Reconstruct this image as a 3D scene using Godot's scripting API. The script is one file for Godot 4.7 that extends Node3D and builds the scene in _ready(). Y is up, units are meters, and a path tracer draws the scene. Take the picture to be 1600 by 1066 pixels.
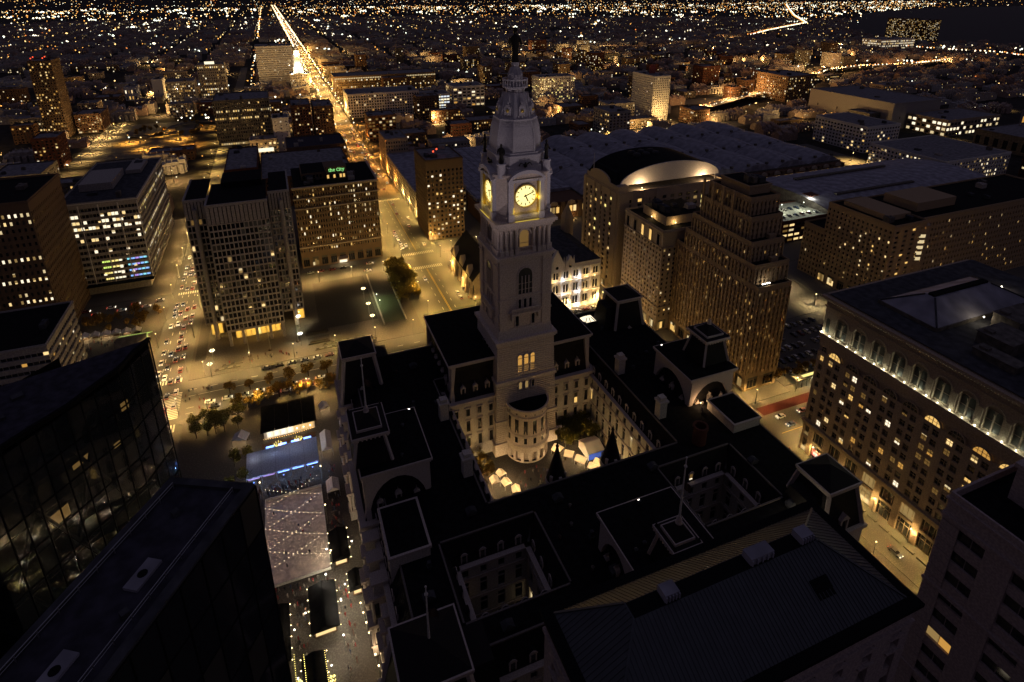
extends Node3D
# A city hall with a clock tower and the streets round it at nightfall, seen from a high floor to the south-west.
# x runs east, z runs south, y is up; metres. The clock tower's foot stands at the origin.

var rng := RandomNumberGenerator.new()
var M := {}
var used := {}
var LIT: Array = []
var quad_cache := {}

class Buf:
	var v := PackedVector3Array()
	var n := PackedVector3Array()
	func tri(a: Vector3, b: Vector3, c: Vector3, out: Vector3) -> void:
		var g := (b - a).cross(c - a)
		if g.dot(out) > 0.0:
			v.append(a); v.append(c); v.append(b)
		else:
			v.append(a); v.append(b); v.append(c)
			g = -g
		g = g.normalized()
		n.append(g); n.append(g); n.append(g)
	func quad(a: Vector3, b: Vector3, c: Vector3, d: Vector3, out: Vector3) -> void:
		tri(a, b, c, out)
		tri(a, c, d, out)
	func box(x0: float, y0: float, z0: float, x1: float, y1: float, z1: float, under := false) -> void:
		taper(x0, z0, x1, z1, y0, x0, z0, x1, z1, y1, under)
	# a box whose foot and head are rectangles of their own
	func taper(a0: float, c0: float, a1: float, c1: float, y0: float, b0: float, d0: float, b1: float, d1: float, y1: float, under := false, cap := true) -> void:
		var p := [Vector3(a0, y0, c0), Vector3(a1, y0, c0), Vector3(a1, y0, c1), Vector3(a0, y0, c1), Vector3(b0, y1, d0), Vector3(b1, y1, d0), Vector3(b1, y1, d1), Vector3(b0, y1, d1)]
		quad(p[0], p[1], p[5], p[4], Vector3(0, 0, -1))
		quad(p[1], p[2], p[6], p[5], Vector3(1, 0, 0))
		quad(p[2], p[3], p[7], p[6], Vector3(0, 0, 1))
		quad(p[3], p[0], p[4], p[7], Vector3(-1, 0, 0))
		if cap:
			quad(p[4], p[5], p[6], p[7], Vector3.UP)
		if under:
			quad(p[0], p[1], p[2], p[3], Vector3.DOWN)
	func obox(t: Transform3D, s: Vector3) -> void:
		var h := s / 2.0
		for k in 3:
			for sg in [-1.0, 1.0]:
				var ax := Vector3.ZERO
				ax[k] = sg
				var u := Vector3.ZERO
				u[(k + 1) % 3] = h[(k + 1) % 3]
				var w := Vector3.ZERO
				w[(k + 2) % 3] = h[(k + 2) % 3]
				var c := ax * h[k]
				quad(t * (c - u - w), t * (c + u - w), t * (c + u + w), t * (c - u + w), t.basis * ax)
	func bar(a: Vector3, b: Vector3, w: float, d := 0.0) -> void:
		var y := (b - a).normalized()
		var x := y.cross(Vector3.UP)
		if x.length() < 0.01:
			x = Vector3.RIGHT
		x = x.normalized()
		obox(Transform3D(Basis(x, y, x.cross(y)), (a + b) / 2.0), Vector3(w, (b - a).length(), d if d > 0.0 else w))
	# profile: array of Vector2(radius, height); an upright solid of revolution, or a prism of few sides
	func lathe(c: Vector3, prof: Array, seg: int, turn := 0.0, smooth := true, a0 := 0.0, a1 := TAU) -> void:
		for k in prof.size() - 1:
			var p: Vector2 = prof[k]
			var q: Vector2 = prof[k + 1]
			for i in seg:
				var t0 := turn + a0 + (a1 - a0) * i / seg
				var t1 := turn + a0 + (a1 - a0) * (i + 1) / seg
				var e0 := Vector3(sin(t0), 0, cos(t0))
				var e1 := Vector3(sin(t1), 0, cos(t1))
				var A := c + e0 * p.x + Vector3.UP * p.y
				var B := c + e1 * p.x + Vector3.UP * p.y
				var C := c + e1 * q.x + Vector3.UP * q.y
				var D := c + e0 * q.x + Vector3.UP * q.y
				var up: float = (p.x - q.x) / maxf((p - q).length(), 1e-4)
				var out := (e0 + e1) * maxf(absf(q.y - p.y), 0.001) * signf(q.y - p.y + 1e-6) + Vector3.UP * (p.x - q.x) * signf(q.y - p.y + 1e-6)
				if absf(q.y - p.y) < 1e-4:
					out = Vector3.UP if p.x > q.x else Vector3.DOWN
				var at := v.size()
				if q.x > 1e-4:
					if p.x > 1e-4:
						quad(A, B, C, D, out)
					else:
						tri(A, C, D, out)
				else:
					tri(A, B, C, out)
				if smooth and absf(q.y - p.y) > 1e-4:
					for j in range(at, v.size()):
						var r := v[j] - c
						r.y = 0
						if r.length() > 1e-4:
							n[j] = (r.normalized() + Vector3.UP * up * 0.8).normalized() if out.dot(r) >= 0 else n[j]
	func ball(c: Vector3, r: float, seg := 8, rows := 5) -> void:
		var prof := []
		for k in rows + 1:
			var a := -PI / 2 + PI * k / rows
			prof.append(Vector2(maxf(cos(a), 0) * r, sin(a) * r))
		lathe(c, prof, seg)
	# flat outline (Vector2 u,y) put at a side's plane and given thickness
	func slab(poly: PackedVector2Array, f: Callable, d0: float, d1: float) -> void:
		var out: Vector3 = f.call(0.0, 0.0, 1.0) - f.call(0.0, 0.0, 0.0)
		var idx := Geometry2D.triangulate_polygon(poly)
		for k in range(0, idx.size(), 3):
			var a := poly[idx[k]]
			var b := poly[idx[k + 1]]
			var c := poly[idx[k + 2]]
			tri(f.call(a.x, a.y, d1), f.call(b.x, b.y, d1), f.call(c.x, c.y, d1), out)
		var cw := Geometry2D.is_polygon_clockwise(poly)
		for k in poly.size():
			var a := poly[k]
			var b := poly[(k + 1) % poly.size()]
			var e := b - a
			var nn := Vector2(e.y, -e.x) * (-1.0 if cw else 1.0)
			var o: Vector3 = f.call(nn.x, nn.y, 0.0) - f.call(0.0, 0.0, 0.0)
			quad(f.call(a.x, a.y, d0), f.call(b.x, b.y, d0), f.call(b.x, b.y, d1), f.call(a.x, a.y, d1), o)
	func mesh(off := Vector3.ZERO) -> ArrayMesh:
		var m := ArrayMesh.new()
		if v.is_empty():
			return m
		var arr := []
		arr.resize(Mesh.ARRAY_MAX)
		arr[Mesh.ARRAY_VERTEX] = Transform3D(Basis(), -off) * v
		arr[Mesh.ARRAY_NORMAL] = n
		m.add_surface_from_arrays(Mesh.PRIMITIVE_TRIANGLES, arr)
		return m

# ---- nodes -------------------------------------------------------------------------------------------------
func numbered(called: String) -> String:
	var k: int = used.get(called, 0)
	used[called] = k + 1
	return called if k == 0 else "%s_%03d" % [called, k]

func thing(called: String, label: String, category: String, at := Vector3.ZERO, group := "") -> Node3D:
	var o := Node3D.new()
	o.name = numbered(called)
	add_child(o, true)
	o.position = at
	tag(o, label, category, group)
	return o

func tag(o: Node, label: String, category: String, group := "") -> void:
	o.set_meta("label", label)
	o.set_meta("category", category)
	if group != "":
		o.set_meta("group", group)

func put(b: Buf, called: String, m: Material, parent: Node3D, kind := "") -> MeshInstance3D:
	if b.v.is_empty():
		return null
	var o := MeshInstance3D.new()
	o.mesh = b.mesh(at_of(parent))
	o.mesh.surface_set_material(0, m)
	o.name = called
	parent.add_child(o, true)
	if kind != "":
		o.set_meta("kind", kind)
	return o

func at_of(p: Node3D) -> Vector3:
	var a := Vector3.ZERO
	var q: Node = p
	while q != self and q != null:
		a += (q as Node3D).position
		q = q.get_parent()
	return a

func struct(b: Buf, called: String, m: Material) -> MeshInstance3D:
	var o := put(b, numbered(called), m, self)
	o.set_meta("kind", "structure")
	return o

func dup(o: Node3D, at: Vector3, turn := 0.0, label := "", group := "") -> Node3D:
	var base := String(o.name)
	var r := o.duplicate() as Node3D
	r.name = numbered(o.get_meta("base", base))
	add_child(r, true)
	r.position = at
	r.rotation.y = turn
	if label != "":
		r.set_meta("label", label)
	if group != "":
		r.set_meta("group", group)
	return r

# ---- materials ---------------------------------------------------------------------------------------------
func noise_tex(freq: float, lo: float, hi: float, size := 256, oct := 4, kind := FastNoiseLite.TYPE_SIMPLEX, sd := 1) -> ImageTexture:
	var f := FastNoiseLite.new()
	f.seed = sd
	f.frequency = freq
	f.noise_type = kind
	f.fractal_octaves = oct
	var im := f.get_seamless_image(size, size)
	im.convert(Image.FORMAT_RGB8)
	var out := Image.create(size, size, false, Image.FORMAT_RGB8)
	for y in size:
		for x in size:
			var t := im.get_pixel(x, y).r
			var g := lerpf(lo, hi, t)
			out.set_pixel(x, y, Color(g, g, g))
	return ImageTexture.create_from_image(out)

func mat(c: Array, rough := 0.9, tex: Texture2D = null, scale := 0.1, metal := 0.0) -> StandardMaterial3D:
	var m := StandardMaterial3D.new()
	m.albedo_color = Color(c[0], c[1], c[2]).linear_to_srgb()
	m.roughness = rough
	m.metallic = metal
	if rough > 0.6:
		m.metallic_specular = 0.15
	if tex:
		m.albedo_texture = tex
		m.uv1_triplanar = true
		m.uv1_world_triplanar = true
		m.uv1_scale = Vector3(scale, scale, scale)
	return m

func glow(c: Array, strength: float, base := 0.05) -> StandardMaterial3D:
	var m := StandardMaterial3D.new()
	m.albedo_color = Color(base, base, base).linear_to_srgb()
	m.roughness = 0.6
	m.emission_enabled = true
	m.emission = Color(c[0], c[1], c[2]).linear_to_srgb()
	m.emission_energy_multiplier = strength
	return m

func make_materials() -> void:
	var fine := noise_tex(0.05, 0.78, 1.0, 256, 5, FastNoiseLite.TYPE_SIMPLEX, 3)
	var blot := noise_tex(0.02, 0.68, 1.0, 256, 4, FastNoiseLite.TYPE_SIMPLEX, 7)
	var cell := noise_tex(0.09, 0.66, 1.0, 256, 2, FastNoiseLite.TYPE_CELLULAR, 11)
	M.fine = fine
	M.stone = mat([0.46, 0.41, 0.36], 0.9, fine, 0.11)
	M.tower = mat([0.60, 0.50, 0.42], 0.9, fine, 0.09)
	M.dome = mat([0.55, 0.51, 0.52], 0.75, fine, 0.13)
	M.trim = mat([0.44, 0.37, 0.33], 0.9, fine, 0.15)
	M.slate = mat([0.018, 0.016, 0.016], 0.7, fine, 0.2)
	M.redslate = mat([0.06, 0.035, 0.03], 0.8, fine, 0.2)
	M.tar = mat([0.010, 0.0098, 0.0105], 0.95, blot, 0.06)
	M.greyroof = mat([0.06, 0.06, 0.066], 0.9, blot, 0.04)
	M.blueroof = mat([0.27, 0.26, 0.30], 0.7, blot, 0.02)
	M.metal = mat([0.024, 0.027, 0.031], 0.55, blot, 0.06)
	M.lime = mat([0.34, 0.27, 0.20], 0.9, fine, 0.1)
	M.deco = mat([0.32, 0.23, 0.14], 0.9, fine, 0.1)
	M.wana = mat([0.33, 0.255, 0.19], 0.9, fine, 0.1)
	M.pinkstone = mat([0.34, 0.27, 0.25], 0.9, fine, 0.12)
	M.brick = mat([0.15, 0.085, 0.055], 0.9, cell, 0.2)
	M.brown = mat([0.17, 0.115, 0.075], 0.9, cell, 0.2)
	M.redbrick = mat([0.12, 0.05, 0.035], 0.9, cell, 0.2)
	M.white = mat([0.6, 0.57, 0.53], 0.8, fine, 0.1)
	M.concrete = mat([0.30, 0.27, 0.245], 0.9, fine, 0.06)
	M.darkconc = mat([0.13, 0.115, 0.10], 0.9, blot, 0.05)
	M.bronze = mat([0.018, 0.015, 0.012], 0.5, fine, 0.3, 0.6)
	M.mullion = mat([0.27, 0.235, 0.205], 0.7)
	M.black = mat([0.006, 0.006, 0.006], 0.9)
	M.glass = mat([0.012, 0.013, 0.015], 0.08)
	M.glass.metallic_specular = 0.6
	M.dimglass = mat([0.03, 0.028, 0.024], 0.3)
	M.asphalt = mat([0.095, 0.088, 0.078], 0.75, fine, 0.12)
	M.pave = mat([0.15, 0.135, 0.115], 0.9, cell, 0.12)
	M.plaza = mat([0.10, 0.088, 0.075], 0.85, cell, 0.08)
	M.earth = mat([0.035, 0.031, 0.028], 1.0, blot, 0.01)
	M.paint = mat([0.62, 0.6, 0.52], 0.8, fine, 0.5)
	M.yellow = mat([0.6, 0.42, 0.08], 0.8, fine, 0.5)
	M.redlane = mat([0.05, 0.012, 0.01], 0.85, fine, 0.3)
	M.ice = mat([0.62, 0.52, 0.45], 0.3, fine, 0.03)
	M.canvas = mat([0.78, 0.74, 0.68], 0.9)
	M.canvas.backlight_enabled = true
	M.canvas.backlight = Color(0.7, 0.6, 0.48)
	M.tentblue = mat([0.42, 0.5, 0.62], 0.6, fine, 0.1)
	M.tentblue.backlight_enabled = true
	M.tentblue.backlight = Color(0.55, 0.55, 0.6)
	M.cobalt = mat([0.02, 0.05, 0.35], 0.8)
	M.steel = mat([0.25, 0.25, 0.26], 0.4, null, 1.0, 0.8)
	M.post = mat([0.05, 0.05, 0.05], 0.5)
	M.bark = mat([0.045, 0.032, 0.022], 1.0)
	M.leaf = mat([0.10, 0.08, 0.025], 0.9)
	M.leaf2 = mat([0.12, 0.115, 0.03], 0.9)
	M.leaf3 = mat([0.11, 0.065, 0.018], 0.9)
	for k in ["leaf", "leaf2", "leaf3"]:
		M[k].backlight_enabled = true
		M[k].backlight = Color(0.35, 0.3, 0.1)
	M.water = mat([0.004, 0.004, 0.007], 0.62)
	M.grass = mat([0.03, 0.04, 0.012], 1.0, cell, 0.3)
	M.skin = mat([0.3, 0.2, 0.15], 0.8)
	# lit panes: what shows through the windows of rooms with a lamp on
	var cols := [[1.0, 0.60, 0.17, 0.115], [1.0, 0.70, 0.30, 0.14], [1.0, 0.50, 0.10, 0.07], [1.0, 0.78, 0.42, 0.09], [1.0, 0.64, 0.22, 0.035], [1.0, 0.85, 0.6, 0.17], [1.0, 0.55, 0.14, 0.018]]
	for c in cols:
		LIT.append(glow([c[0], c[1], c[2]], c[3]))
	M.signred = glow([1.0, 0.05, 0.04], 0.12)
	M.roofdark = mat([0.045, 0.042, 0.055], 0.9, blot, 0.05)
	M.deck = mat([0.42, 0.43, 0.36], 0.9, blot, 0.06)
	M.pane = mat([0.05, 0.06, 0.06], 0.05)
	M.pane.transparency = BaseMaterial3D.TRANSPARENCY_ALPHA
	M.pane.albedo_color.a = 0.22
	M.court_floor = mat([0.10, 0.105, 0.07], 1.0, cell, 0.2)  # court paving, no grass; its green comes from the greenish lamps
	M.darkpave = mat([0.055, 0.048, 0.042], 0.9, cell, 0.1)
	M.mural = mat([0.3, 0.09, 0.08], 0.9, cell, 0.05)
	M.deckwood = mat([0.09, 0.05, 0.03], 0.85, fine, 0.4)
	M.car = [mat([0.02, 0.02, 0.022], 0.3), mat([0.55, 0.55, 0.55], 0.3), mat([0.2, 0.2, 0.21], 0.3), mat([0.12, 0.02, 0.02], 0.3), mat([0.03, 0.05, 0.1], 0.3), mat([0.05, 0.05, 0.055], 0.3), mat([0.35, 0.33, 0.3], 0.3)]
	M.head = glow([1.0, 0.86, 0.62], 0.8)
	M.cityroof = mat([0.2, 0.19, 0.2], 0.95, blot, 0.03)  # tone raised in place of city glow on the mid-distance roofs
	M.farbrick = mat([0.34, 0.26, 0.22], 0.95, cell, 0.02)  # far houses, all four tones: lightened in place of street light on them
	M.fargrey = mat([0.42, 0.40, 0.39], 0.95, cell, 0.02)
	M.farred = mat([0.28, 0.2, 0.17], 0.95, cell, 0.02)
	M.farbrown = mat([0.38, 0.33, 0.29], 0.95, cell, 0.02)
	M.curb = mat([0.14, 0.12, 0.11], 0.9, fine, 0.15)
	M.litcool = glow([0.85, 0.92, 1.0], 0.12)
	M.litwhite = glow([1.0, 0.88, 0.62], 0.16)
	M.litgold = glow([1.0, 0.52, 0.06], 0.13)
	M.lityel = glow([1.0, 0.8, 0.25], 0.15)
	M.litgreen = glow([0.35, 1.0, 0.3], 0.14)
	M.litblue = glow([0.25, 0.5, 1.0], 0.15)
	M.litcyan = glow([0.3, 0.85, 1.0], 0.13)
	M.litlime = glow([0.75, 1.0, 0.2], 0.13)
	M.litviolet = glow([0.55, 0.35, 1.0], 0.12)
	M.lamp_warm = glow([1.0, 0.74, 0.34], 1.6)
	M.lamp_white = glow([1.0, 0.9, 0.72], 1.8)
	M.lamp_green = glow([0.92, 1.0, 0.74], 1.8)
	M.lamp_red = glow([1.0, 0.08, 0.03], 0.3)
	M.lamp_blue = glow([0.12, 0.25, 1.0], 0.7)
	M.lamp_orange = glow([1.0, 0.5, 0.12], 1.4)
	M.clock = glow([1.0, 0.82, 0.30], 0.19)
	M.lamp_yellow = glow([1.0, 0.8, 0.2], 0.9)
	M.tube = glow([1.0, 0.72, 0.06], 0.1)
	M.gilt = mat([0.55, 0.38, 0.07], 0.45, null, 1.0, 0.5)
	M.bulb = glow([1.0, 0.75, 0.45], 1.2)
	M.clockdark = mat([0.02, 0.014, 0.004], 0.7)

func _ready() -> void:
	rng.seed = 20251118
	# camera: a shifted lens, level horizon just above the frame
	var cam := Camera3D.new()
	cam.name = "camera"
	cam.projection = Camera3D.PROJECTION_FRUSTUM
	cam.near = 1.0
	cam.far = 40000.0
	cam.size = 1066.0 / 924.0
	cam.frustum_offset = Vector2(0.0, -226.4 / 924.0)
	add_child(cam)
	cam.position = Vector3(-78.3, 179.6, 194.3)
	cam.rotation_degrees = Vector3(-19.3, -21.65, 0.0)
	cam.current = true
	# nightfall: the last of the twilight
	var env := Environment.new()
	env.background_mode = Environment.BG_SKY
	var sky := Sky.new()
	var sm := ProceduralSkyMaterial.new()
	sm.sky_top_color = Color(0.085, 0.082, 0.115)
	sm.sky_horizon_color = Color(0.125, 0.098, 0.095)
	sm.ground_bottom_color = Color(0.02, 0.02, 0.02)
	sm.ground_horizon_color = Color(0.05, 0.045, 0.05)
	sky.sky_material = sm
	env.sky = sky
	env.background_energy_multiplier = 1.15
	env.tonemap_mode = Environment.TONE_MAPPER_LINEAR
	env.tonemap_exposure = 8.0
	env.sdfgi_enabled = true
	env.ssao_enabled = true
	env.ssil_enabled = true
	var we := WorldEnvironment.new()
	we.name = "environment"
	we.environment = env
	add_child(we)
	var sun := DirectionalLight3D.new()
	sun.name = "afterglow"
	sun.light_color = Color(0.9, 0.82, 1.0)
	sun.light_energy = 0.0012
	sun.light_angular_distance = 40.0
	sun.shadow_enabled = true
	sun.rotation_degrees = Vector3(-14, -70, 0)
	add_child(sun)
	make_materials()
	print("materials")
	ground_and_streets()
	city_hall()
	clock_tower()
	print("city hall")
	near_buildings()
	print("near buildings")
	mid_buildings()
	print("mid buildings")
	far_city()
	print("far city")
	plaza_things()
	trees()
	lamps()
	vehicles()
	people()
	print("done")


# ---- facades -----------------------------------------------------------------------------------------------
func fp(side: String, plane: float) -> Callable:
	match side:
		"S": return func(u: float, y: float, d: float) -> Vector3: return Vector3(u, y, plane + d)
		"N": return func(u: float, y: float, d: float) -> Vector3: return Vector3(u, y, plane - d)
		"E": return func(u: float, y: float, d: float) -> Vector3: return Vector3(plane + d, y, u)
	return func(u: float, y: float, d: float) -> Vector3: return Vector3(plane - d, y, u)

func out_of(side: String) -> Vector3:
	return {"S": Vector3(0, 0, 1), "N": Vector3(0, 0, -1), "E": Vector3(1, 0, 0), "W": Vector3(-1, 0, 0)}[side]

func fbox(b: Buf, side: String, plane: float, u0: float, u1: float, y0: float, y1: float, d0: float, d1: float) -> void:
	match side:
		"S": b.box(u0, y0, plane + d0, u1, y1, plane + d1, true)
		"N": b.box(u0, y0, plane - d1, u1, y1, plane - d0, true)
		"E": b.box(plane + d0, y0, u0, plane + d1, y1, u1, true)
		"W": b.box(plane - d1, y0, u0, plane - d0, y1, u1, true)

func new_set(node: Node3D, indiv := false) -> Dictionary:
	return {"node": node, "wall": Buf.new(), "trim": Buf.new(), "roof": Buf.new(), "panes": {}, "indiv": indiv, "count": 0}

func pane(T: Dictionary, side: String, plane: float, u: float, y: float, d: float, w: float, h: float, m: Material, called := "window") -> void:
	var f := fp(side, plane)
	if T.indiv and T.count < 300:
		T.count += 1
		var key := "%s%.2f_%.2f" % [side, w, h]
		if not quad_cache.has(key):
			var b := Buf.new()
			var g := fp(side, 0.0)
			b.quad(g.call(-w / 2, -h / 2, 0.0), g.call(w / 2, -h / 2, 0.0), g.call(w / 2, h / 2, 0.0), g.call(-w / 2, h / 2, 0.0), out_of(side))
			quad_cache[key] = b.mesh()
		var o := MeshInstance3D.new()
		o.name = called
		if m in LIT and rng.randf() < 0.6:
			# a blind drawn part of the way: two tones in one opening
			var cut: float = [0.25, 0.5, 0.7][rng.randi() % 3]
			var k2 := key + str(cut)
			if not quad_cache.has(k2):
				var g := fp(side, 0.0)
				var am := ArrayMesh.new()
				var yc := h / 2 - h * cut
				for part in [[-h / 2, yc], [yc, h / 2]]:
					var b := Buf.new()
					b.quad(g.call(-w / 2, part[0], 0.0), g.call(w / 2, part[0], 0.0), g.call(w / 2, part[1], 0.0), g.call(-w / 2, part[1], 0.0), out_of(side))
					am.add_surface_from_arrays(Mesh.PRIMITIVE_TRIANGLES, b.mesh().surface_get_arrays(0))
				quad_cache[k2] = am
			o.mesh = quad_cache[k2]
			o.set_surface_override_material(0, m)
			o.set_surface_override_material(1, [LIT[4], LIT[6], M.dimglass, LIT[3]][rng.randi() % 4])
		else:
			o.mesh = quad_cache[key]
			o.material_override = m
		T.node.add_child(o, true)
		o.position = (f.call(u, y, d) as Vector3) - at_of(T.node)
		return
	if not T.panes.has(m):
		T.panes[m] = Buf.new()
	var b: Buf = T.panes[m]
	b.quad(f.call(u - w / 2, y - h / 2, d), f.call(u + w / 2, y - h / 2, d), f.call(u + w / 2, y + h / 2, d), f.call(u - w / 2, y + h / 2, d), out_of(side))

func pick_pane(o: Dictionary, run: float) -> Material:
	var p: float = o.get("lit", 0.12)
	if rng.randf() < p * run:
		var l: Array = o.get("lits", LIT)
		return l[rng.randi() % l.size()]
	return M.glass if rng.randf() < 0.8 else M.dimglass

# a grid of window openings: piers and spandrels stand proud of the panes
func facade(T: Dictionary, side: String, plane: float, u0: float, u1: float, y0: float, y1: float, o: Dictionary) -> void:
	var cols: int = o.cols
	var rows: int = o.rows
	var rec: float = o.get("rec", 0.4)
	var bay := (u1 - u0) / cols
	var st := (y1 - y0) / rows
	var w: float = bay * o.get("ww", 0.5)
	var h: float = st * o.get("wh", 0.55)
	var sill := (st - h) * 0.45
	var wall: Buf = T.wall
	var pier: float = o.get("pier", 0.06)
	var ya := y0
	for r in rows + 1:
		var yb: float = y0 + r * st + sill if r < rows else y1
		if o.get("bands", true):
			fbox(wall, side, plane, u0, u1, ya, yb, -rec, o.get("band_out", 0.0))
		if r < rows:
			ya = y0 + r * st + sill + h
	var ua := u0 + 0.012
	for c in cols + 1:
		var ub: float = u0 + c * bay + (bay - w) / 2 if c < cols else u1 - 0.012
		fbox(wall, side, plane, ua, ub, y0 + 0.012, y1 - 0.012, -rec, pier)
		if c < cols:
			ua = ub + w
	var sub: int = o.get("sub", 1)
	for r in rows:
		var rowlit := 1.0
		var forced: Array = o.get("fullrows", [])
		if o.get("streaky", false):
			rowlit = pow(rng.randf(), 3.0) * 4.0
		var run := 0.0
		for c in cols:
			if o.get("streaky", false):
				run = rowlit * (1.8 if run > 1.0 and rng.randf() < 0.7 else 0.6)
			else:
				run = 1.0
			var uc: float = u0 + (c + 0.5) * bay
			var yc := y0 + r * st + sill + h / 2
			for s in sub:
				var m := pick_pane(o, run)
				if r in forced:
					m = o.get("full_mat", M.litwhite)
				if o.has("only") and not o.only.call(c, r):
					m = M.glass
				var sw: float = w / sub - (0.12 if sub > 1 else 0.0)
				pane(T, side, plane, uc + (s - (sub - 1) / 2.0) * w / sub, yc, -rec + 0.03, sw, h, m)

# one storeyed block: core, facades, cornice, parapet and flat roof
func tier(T: Dictionary, x0: float, z0: float, x1: float, z1: float, y0: float, y1: float, o: Dictionary) -> void:
	var rec: float = o.get("rec", 0.4)
	var wall: Buf = T.wall
	var i := {}
	for s in ["S", "N", "E", "W"]:
		i[s] = rec if o.has(s) else 0.0
	wall.box(x0 + i.W, y0, z0 + i.N, x1 - i.E, y1 - 0.02, z1 - i.S)
	var base: float = o.get("base", 0.0)
	for s in ["S", "N", "E", "W"]:
		if not o.has(s):
			continue
		var fo: Dictionary = o.duplicate()
		fo.merge(o[s], true)
		var plane: float = {"S": z1, "N": z0, "E": x1, "W": x0}[s]
		var a: float = x0 if s in ["S", "N"] else z0 + i.N
		var b: float = x1 if s in ["S", "N"] else z1 - i.S
		var top: float = y1 - fo.get("attic", 1.0)
		if base > 0.0:
			shopfront(T, s, plane, a, b, y0, y0 + base, fo)
		fbox(wall, s, plane, a, b, top, y1 - 0.03, -rec, 0.02)
		facade(T, s, plane, a, b, y0 + base, top, fo)
	var par: float = o.get("par", 0.9)
	var lip: float = o.get("lip", 0.35)
	var tr: Buf = T.trim
	if par > 0.0:
		tr.box(x0 - lip, y1, z0 - lip, x1 + lip, y1 + 0.35, z0 + 0.45, true)
		tr.box(x0 - lip, y1, z1 - 0.45, x1 + lip, y1 + 0.35, z1 + lip, true)
		tr.box(x0 - lip, y1, z0 + 0.45, x0 + 0.45, y1 + 0.35, z1 - 0.45, true)
		tr.box(x1 - 0.45, y1, z0 + 0.45, x1 + lip, y1 + 0.35, z1 - 0.45, true)
		for q in [[x0, z0, x1, z0 + 0.4], [x0, z1 - 0.4, x1, z1], [x0, z0 + 0.4, x0 + 0.4, z1 - 0.4], [x1 - 0.4, z0 + 0.4, x1, z1 - 0.4]]:
			wall.box(q[0], y1 + 0.35, q[1], q[2], y1 + 0.35 + par, q[3])
	T.roof.box(x0 + 0.46, y1 - 0.01, z0 + 0.46, x1 - 0.46, y1 + 0.12, z1 - 0.46)

# ground storey: tall shop windows between piers
func shopfront(T: Dictionary, side: String, plane: float, u0: float, u1: float, y0: float, y1: float, o: Dictionary) -> void:
	var rec: float = o.get("rec", 0.4)
	var cols: int = o.get("shops", maxi(2, int((u1 - u0) / 7.0)))
	var bay := (u1 - u0) / cols
	var h := y1 - y0
	fbox(T.wall, side, plane, u0, u1, y1 - h * 0.22, y1, -rec, 0.1)
	fbox(T.wall, side, plane, u0, u1, y0, y0 + h * 0.08, -rec, 0.03)
	var w := bay * 0.66
	var ua := u0 + 0.012
	for c in cols + 1:
		var ub: float = u0 + c * bay + (bay - w) / 2 if c < cols else u1 - 0.012
		fbox(T.wall, side, plane, ua, ub, y0, y1 - h * 0.22 - 0.01, -rec, 0.14)
		if c < cols:
			ua = ub + w
			var m: Material = M.glass
			if rng.randf() < o.get("shoplit", 0.35):
				m = [LIT[1], LIT[3], LIT[4], LIT[0]][rng.randi() % 4]
			var lit: bool = m != M.glass
			for e in 3:
				var mm: Material = m
				if lit and rng.randf() < 0.35:
					mm = [M.dimglass, LIT[6], LIT[4]][rng.randi() % 3]
				pane(T, side, plane, u0 + (c + 0.5) * bay + (e - 1) * w / 3, y0 + h * 0.34, -rec + 0.03, w / 3 - 0.14, h * 0.5, mm, "shop_window")
			pane(T, side, plane, u0 + (c + 0.5) * bay, y0 + h * 0.69, -rec + 0.03, w, h * 0.16, M.dimglass, "transom_window")

func units(T: Dictionary, x0: float, z0: float, x1: float, z1: float, y: float, count: int) -> void:
	for k in count:
		var b := Buf.new()
		var w := rng.randf_range(2.0, 5.5)
		var d := rng.randf_range(2.0, 6.0)
		var hh := rng.randf_range(1.2, 3.6)
		if x1 - x0 < w + 3 or z1 - z0 < d + 3:
			continue
		var x := rng.randf_range(x0 + 1.2, x1 - w - 1.2)
		var z := rng.randf_range(z0 + 1.2, z1 - d - 1.2)
		b.box(x, y, z, x + w, y + hh, z + d)
		b.box(x + 0.3, y + hh, z + 0.3, x + w * 0.45, y + hh + 0.35, z + d * 0.5)
		if rng.randf() < 0.5:
			b.lathe(Vector3(x + w * 0.72, y + hh, z + d * 0.5), [Vector2(0.6, 0), Vector2(0.6, 0.5), Vector2(0, 0.5)], 8)
		put(b, "rooftop_unit", [M.greyroof, M.darkconc, M.concrete][rng.randi() % 3], T.node)

func finish(T: Dictionary, wall: Material, trim: Material, roof: Material) -> void:
	put(T.wall, "wall", wall, T.node)
	put(T.trim, "cornice", trim, T.node)
	put(T.roof, "roof", roof, T.node)
	for m in T.panes:
		put(T.panes[m], "window_panes" if m in [M.glass, M.dimglass] else "lit_window_panes", m, T.node, "stuff")

func building(called: String, label: String, x0: float, z0: float, x1: float, z1: float, h: float, o: Dictionary) -> Dictionary:
	var n := thing(called, label, o.get("category", "building"), Vector3((x0 + x1) / 2, 0, (z0 + z1) / 2), o.get("group", ""))
	var T := new_set(n, o.get("indiv", false))
	tier(T, x0, z0, x1, z1, 0.1, h, o)
	units(T, x0, z0, x1, z1, h + 0.1, o.get("units", 3))
	if o.get("done", true):
		finish(T, o.get("wall", M.lime), o.get("trim", o.get("wall", M.lime)), o.get("roof", M.tar))
	return T


# ---- city hall ---------------------------------------------------------------------------------------------
const HX := 71.0
const HW := 66.6
const HN := -28.0
const HS := 106.0
const CORN := 26.0
const FLAT := 33.0

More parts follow.
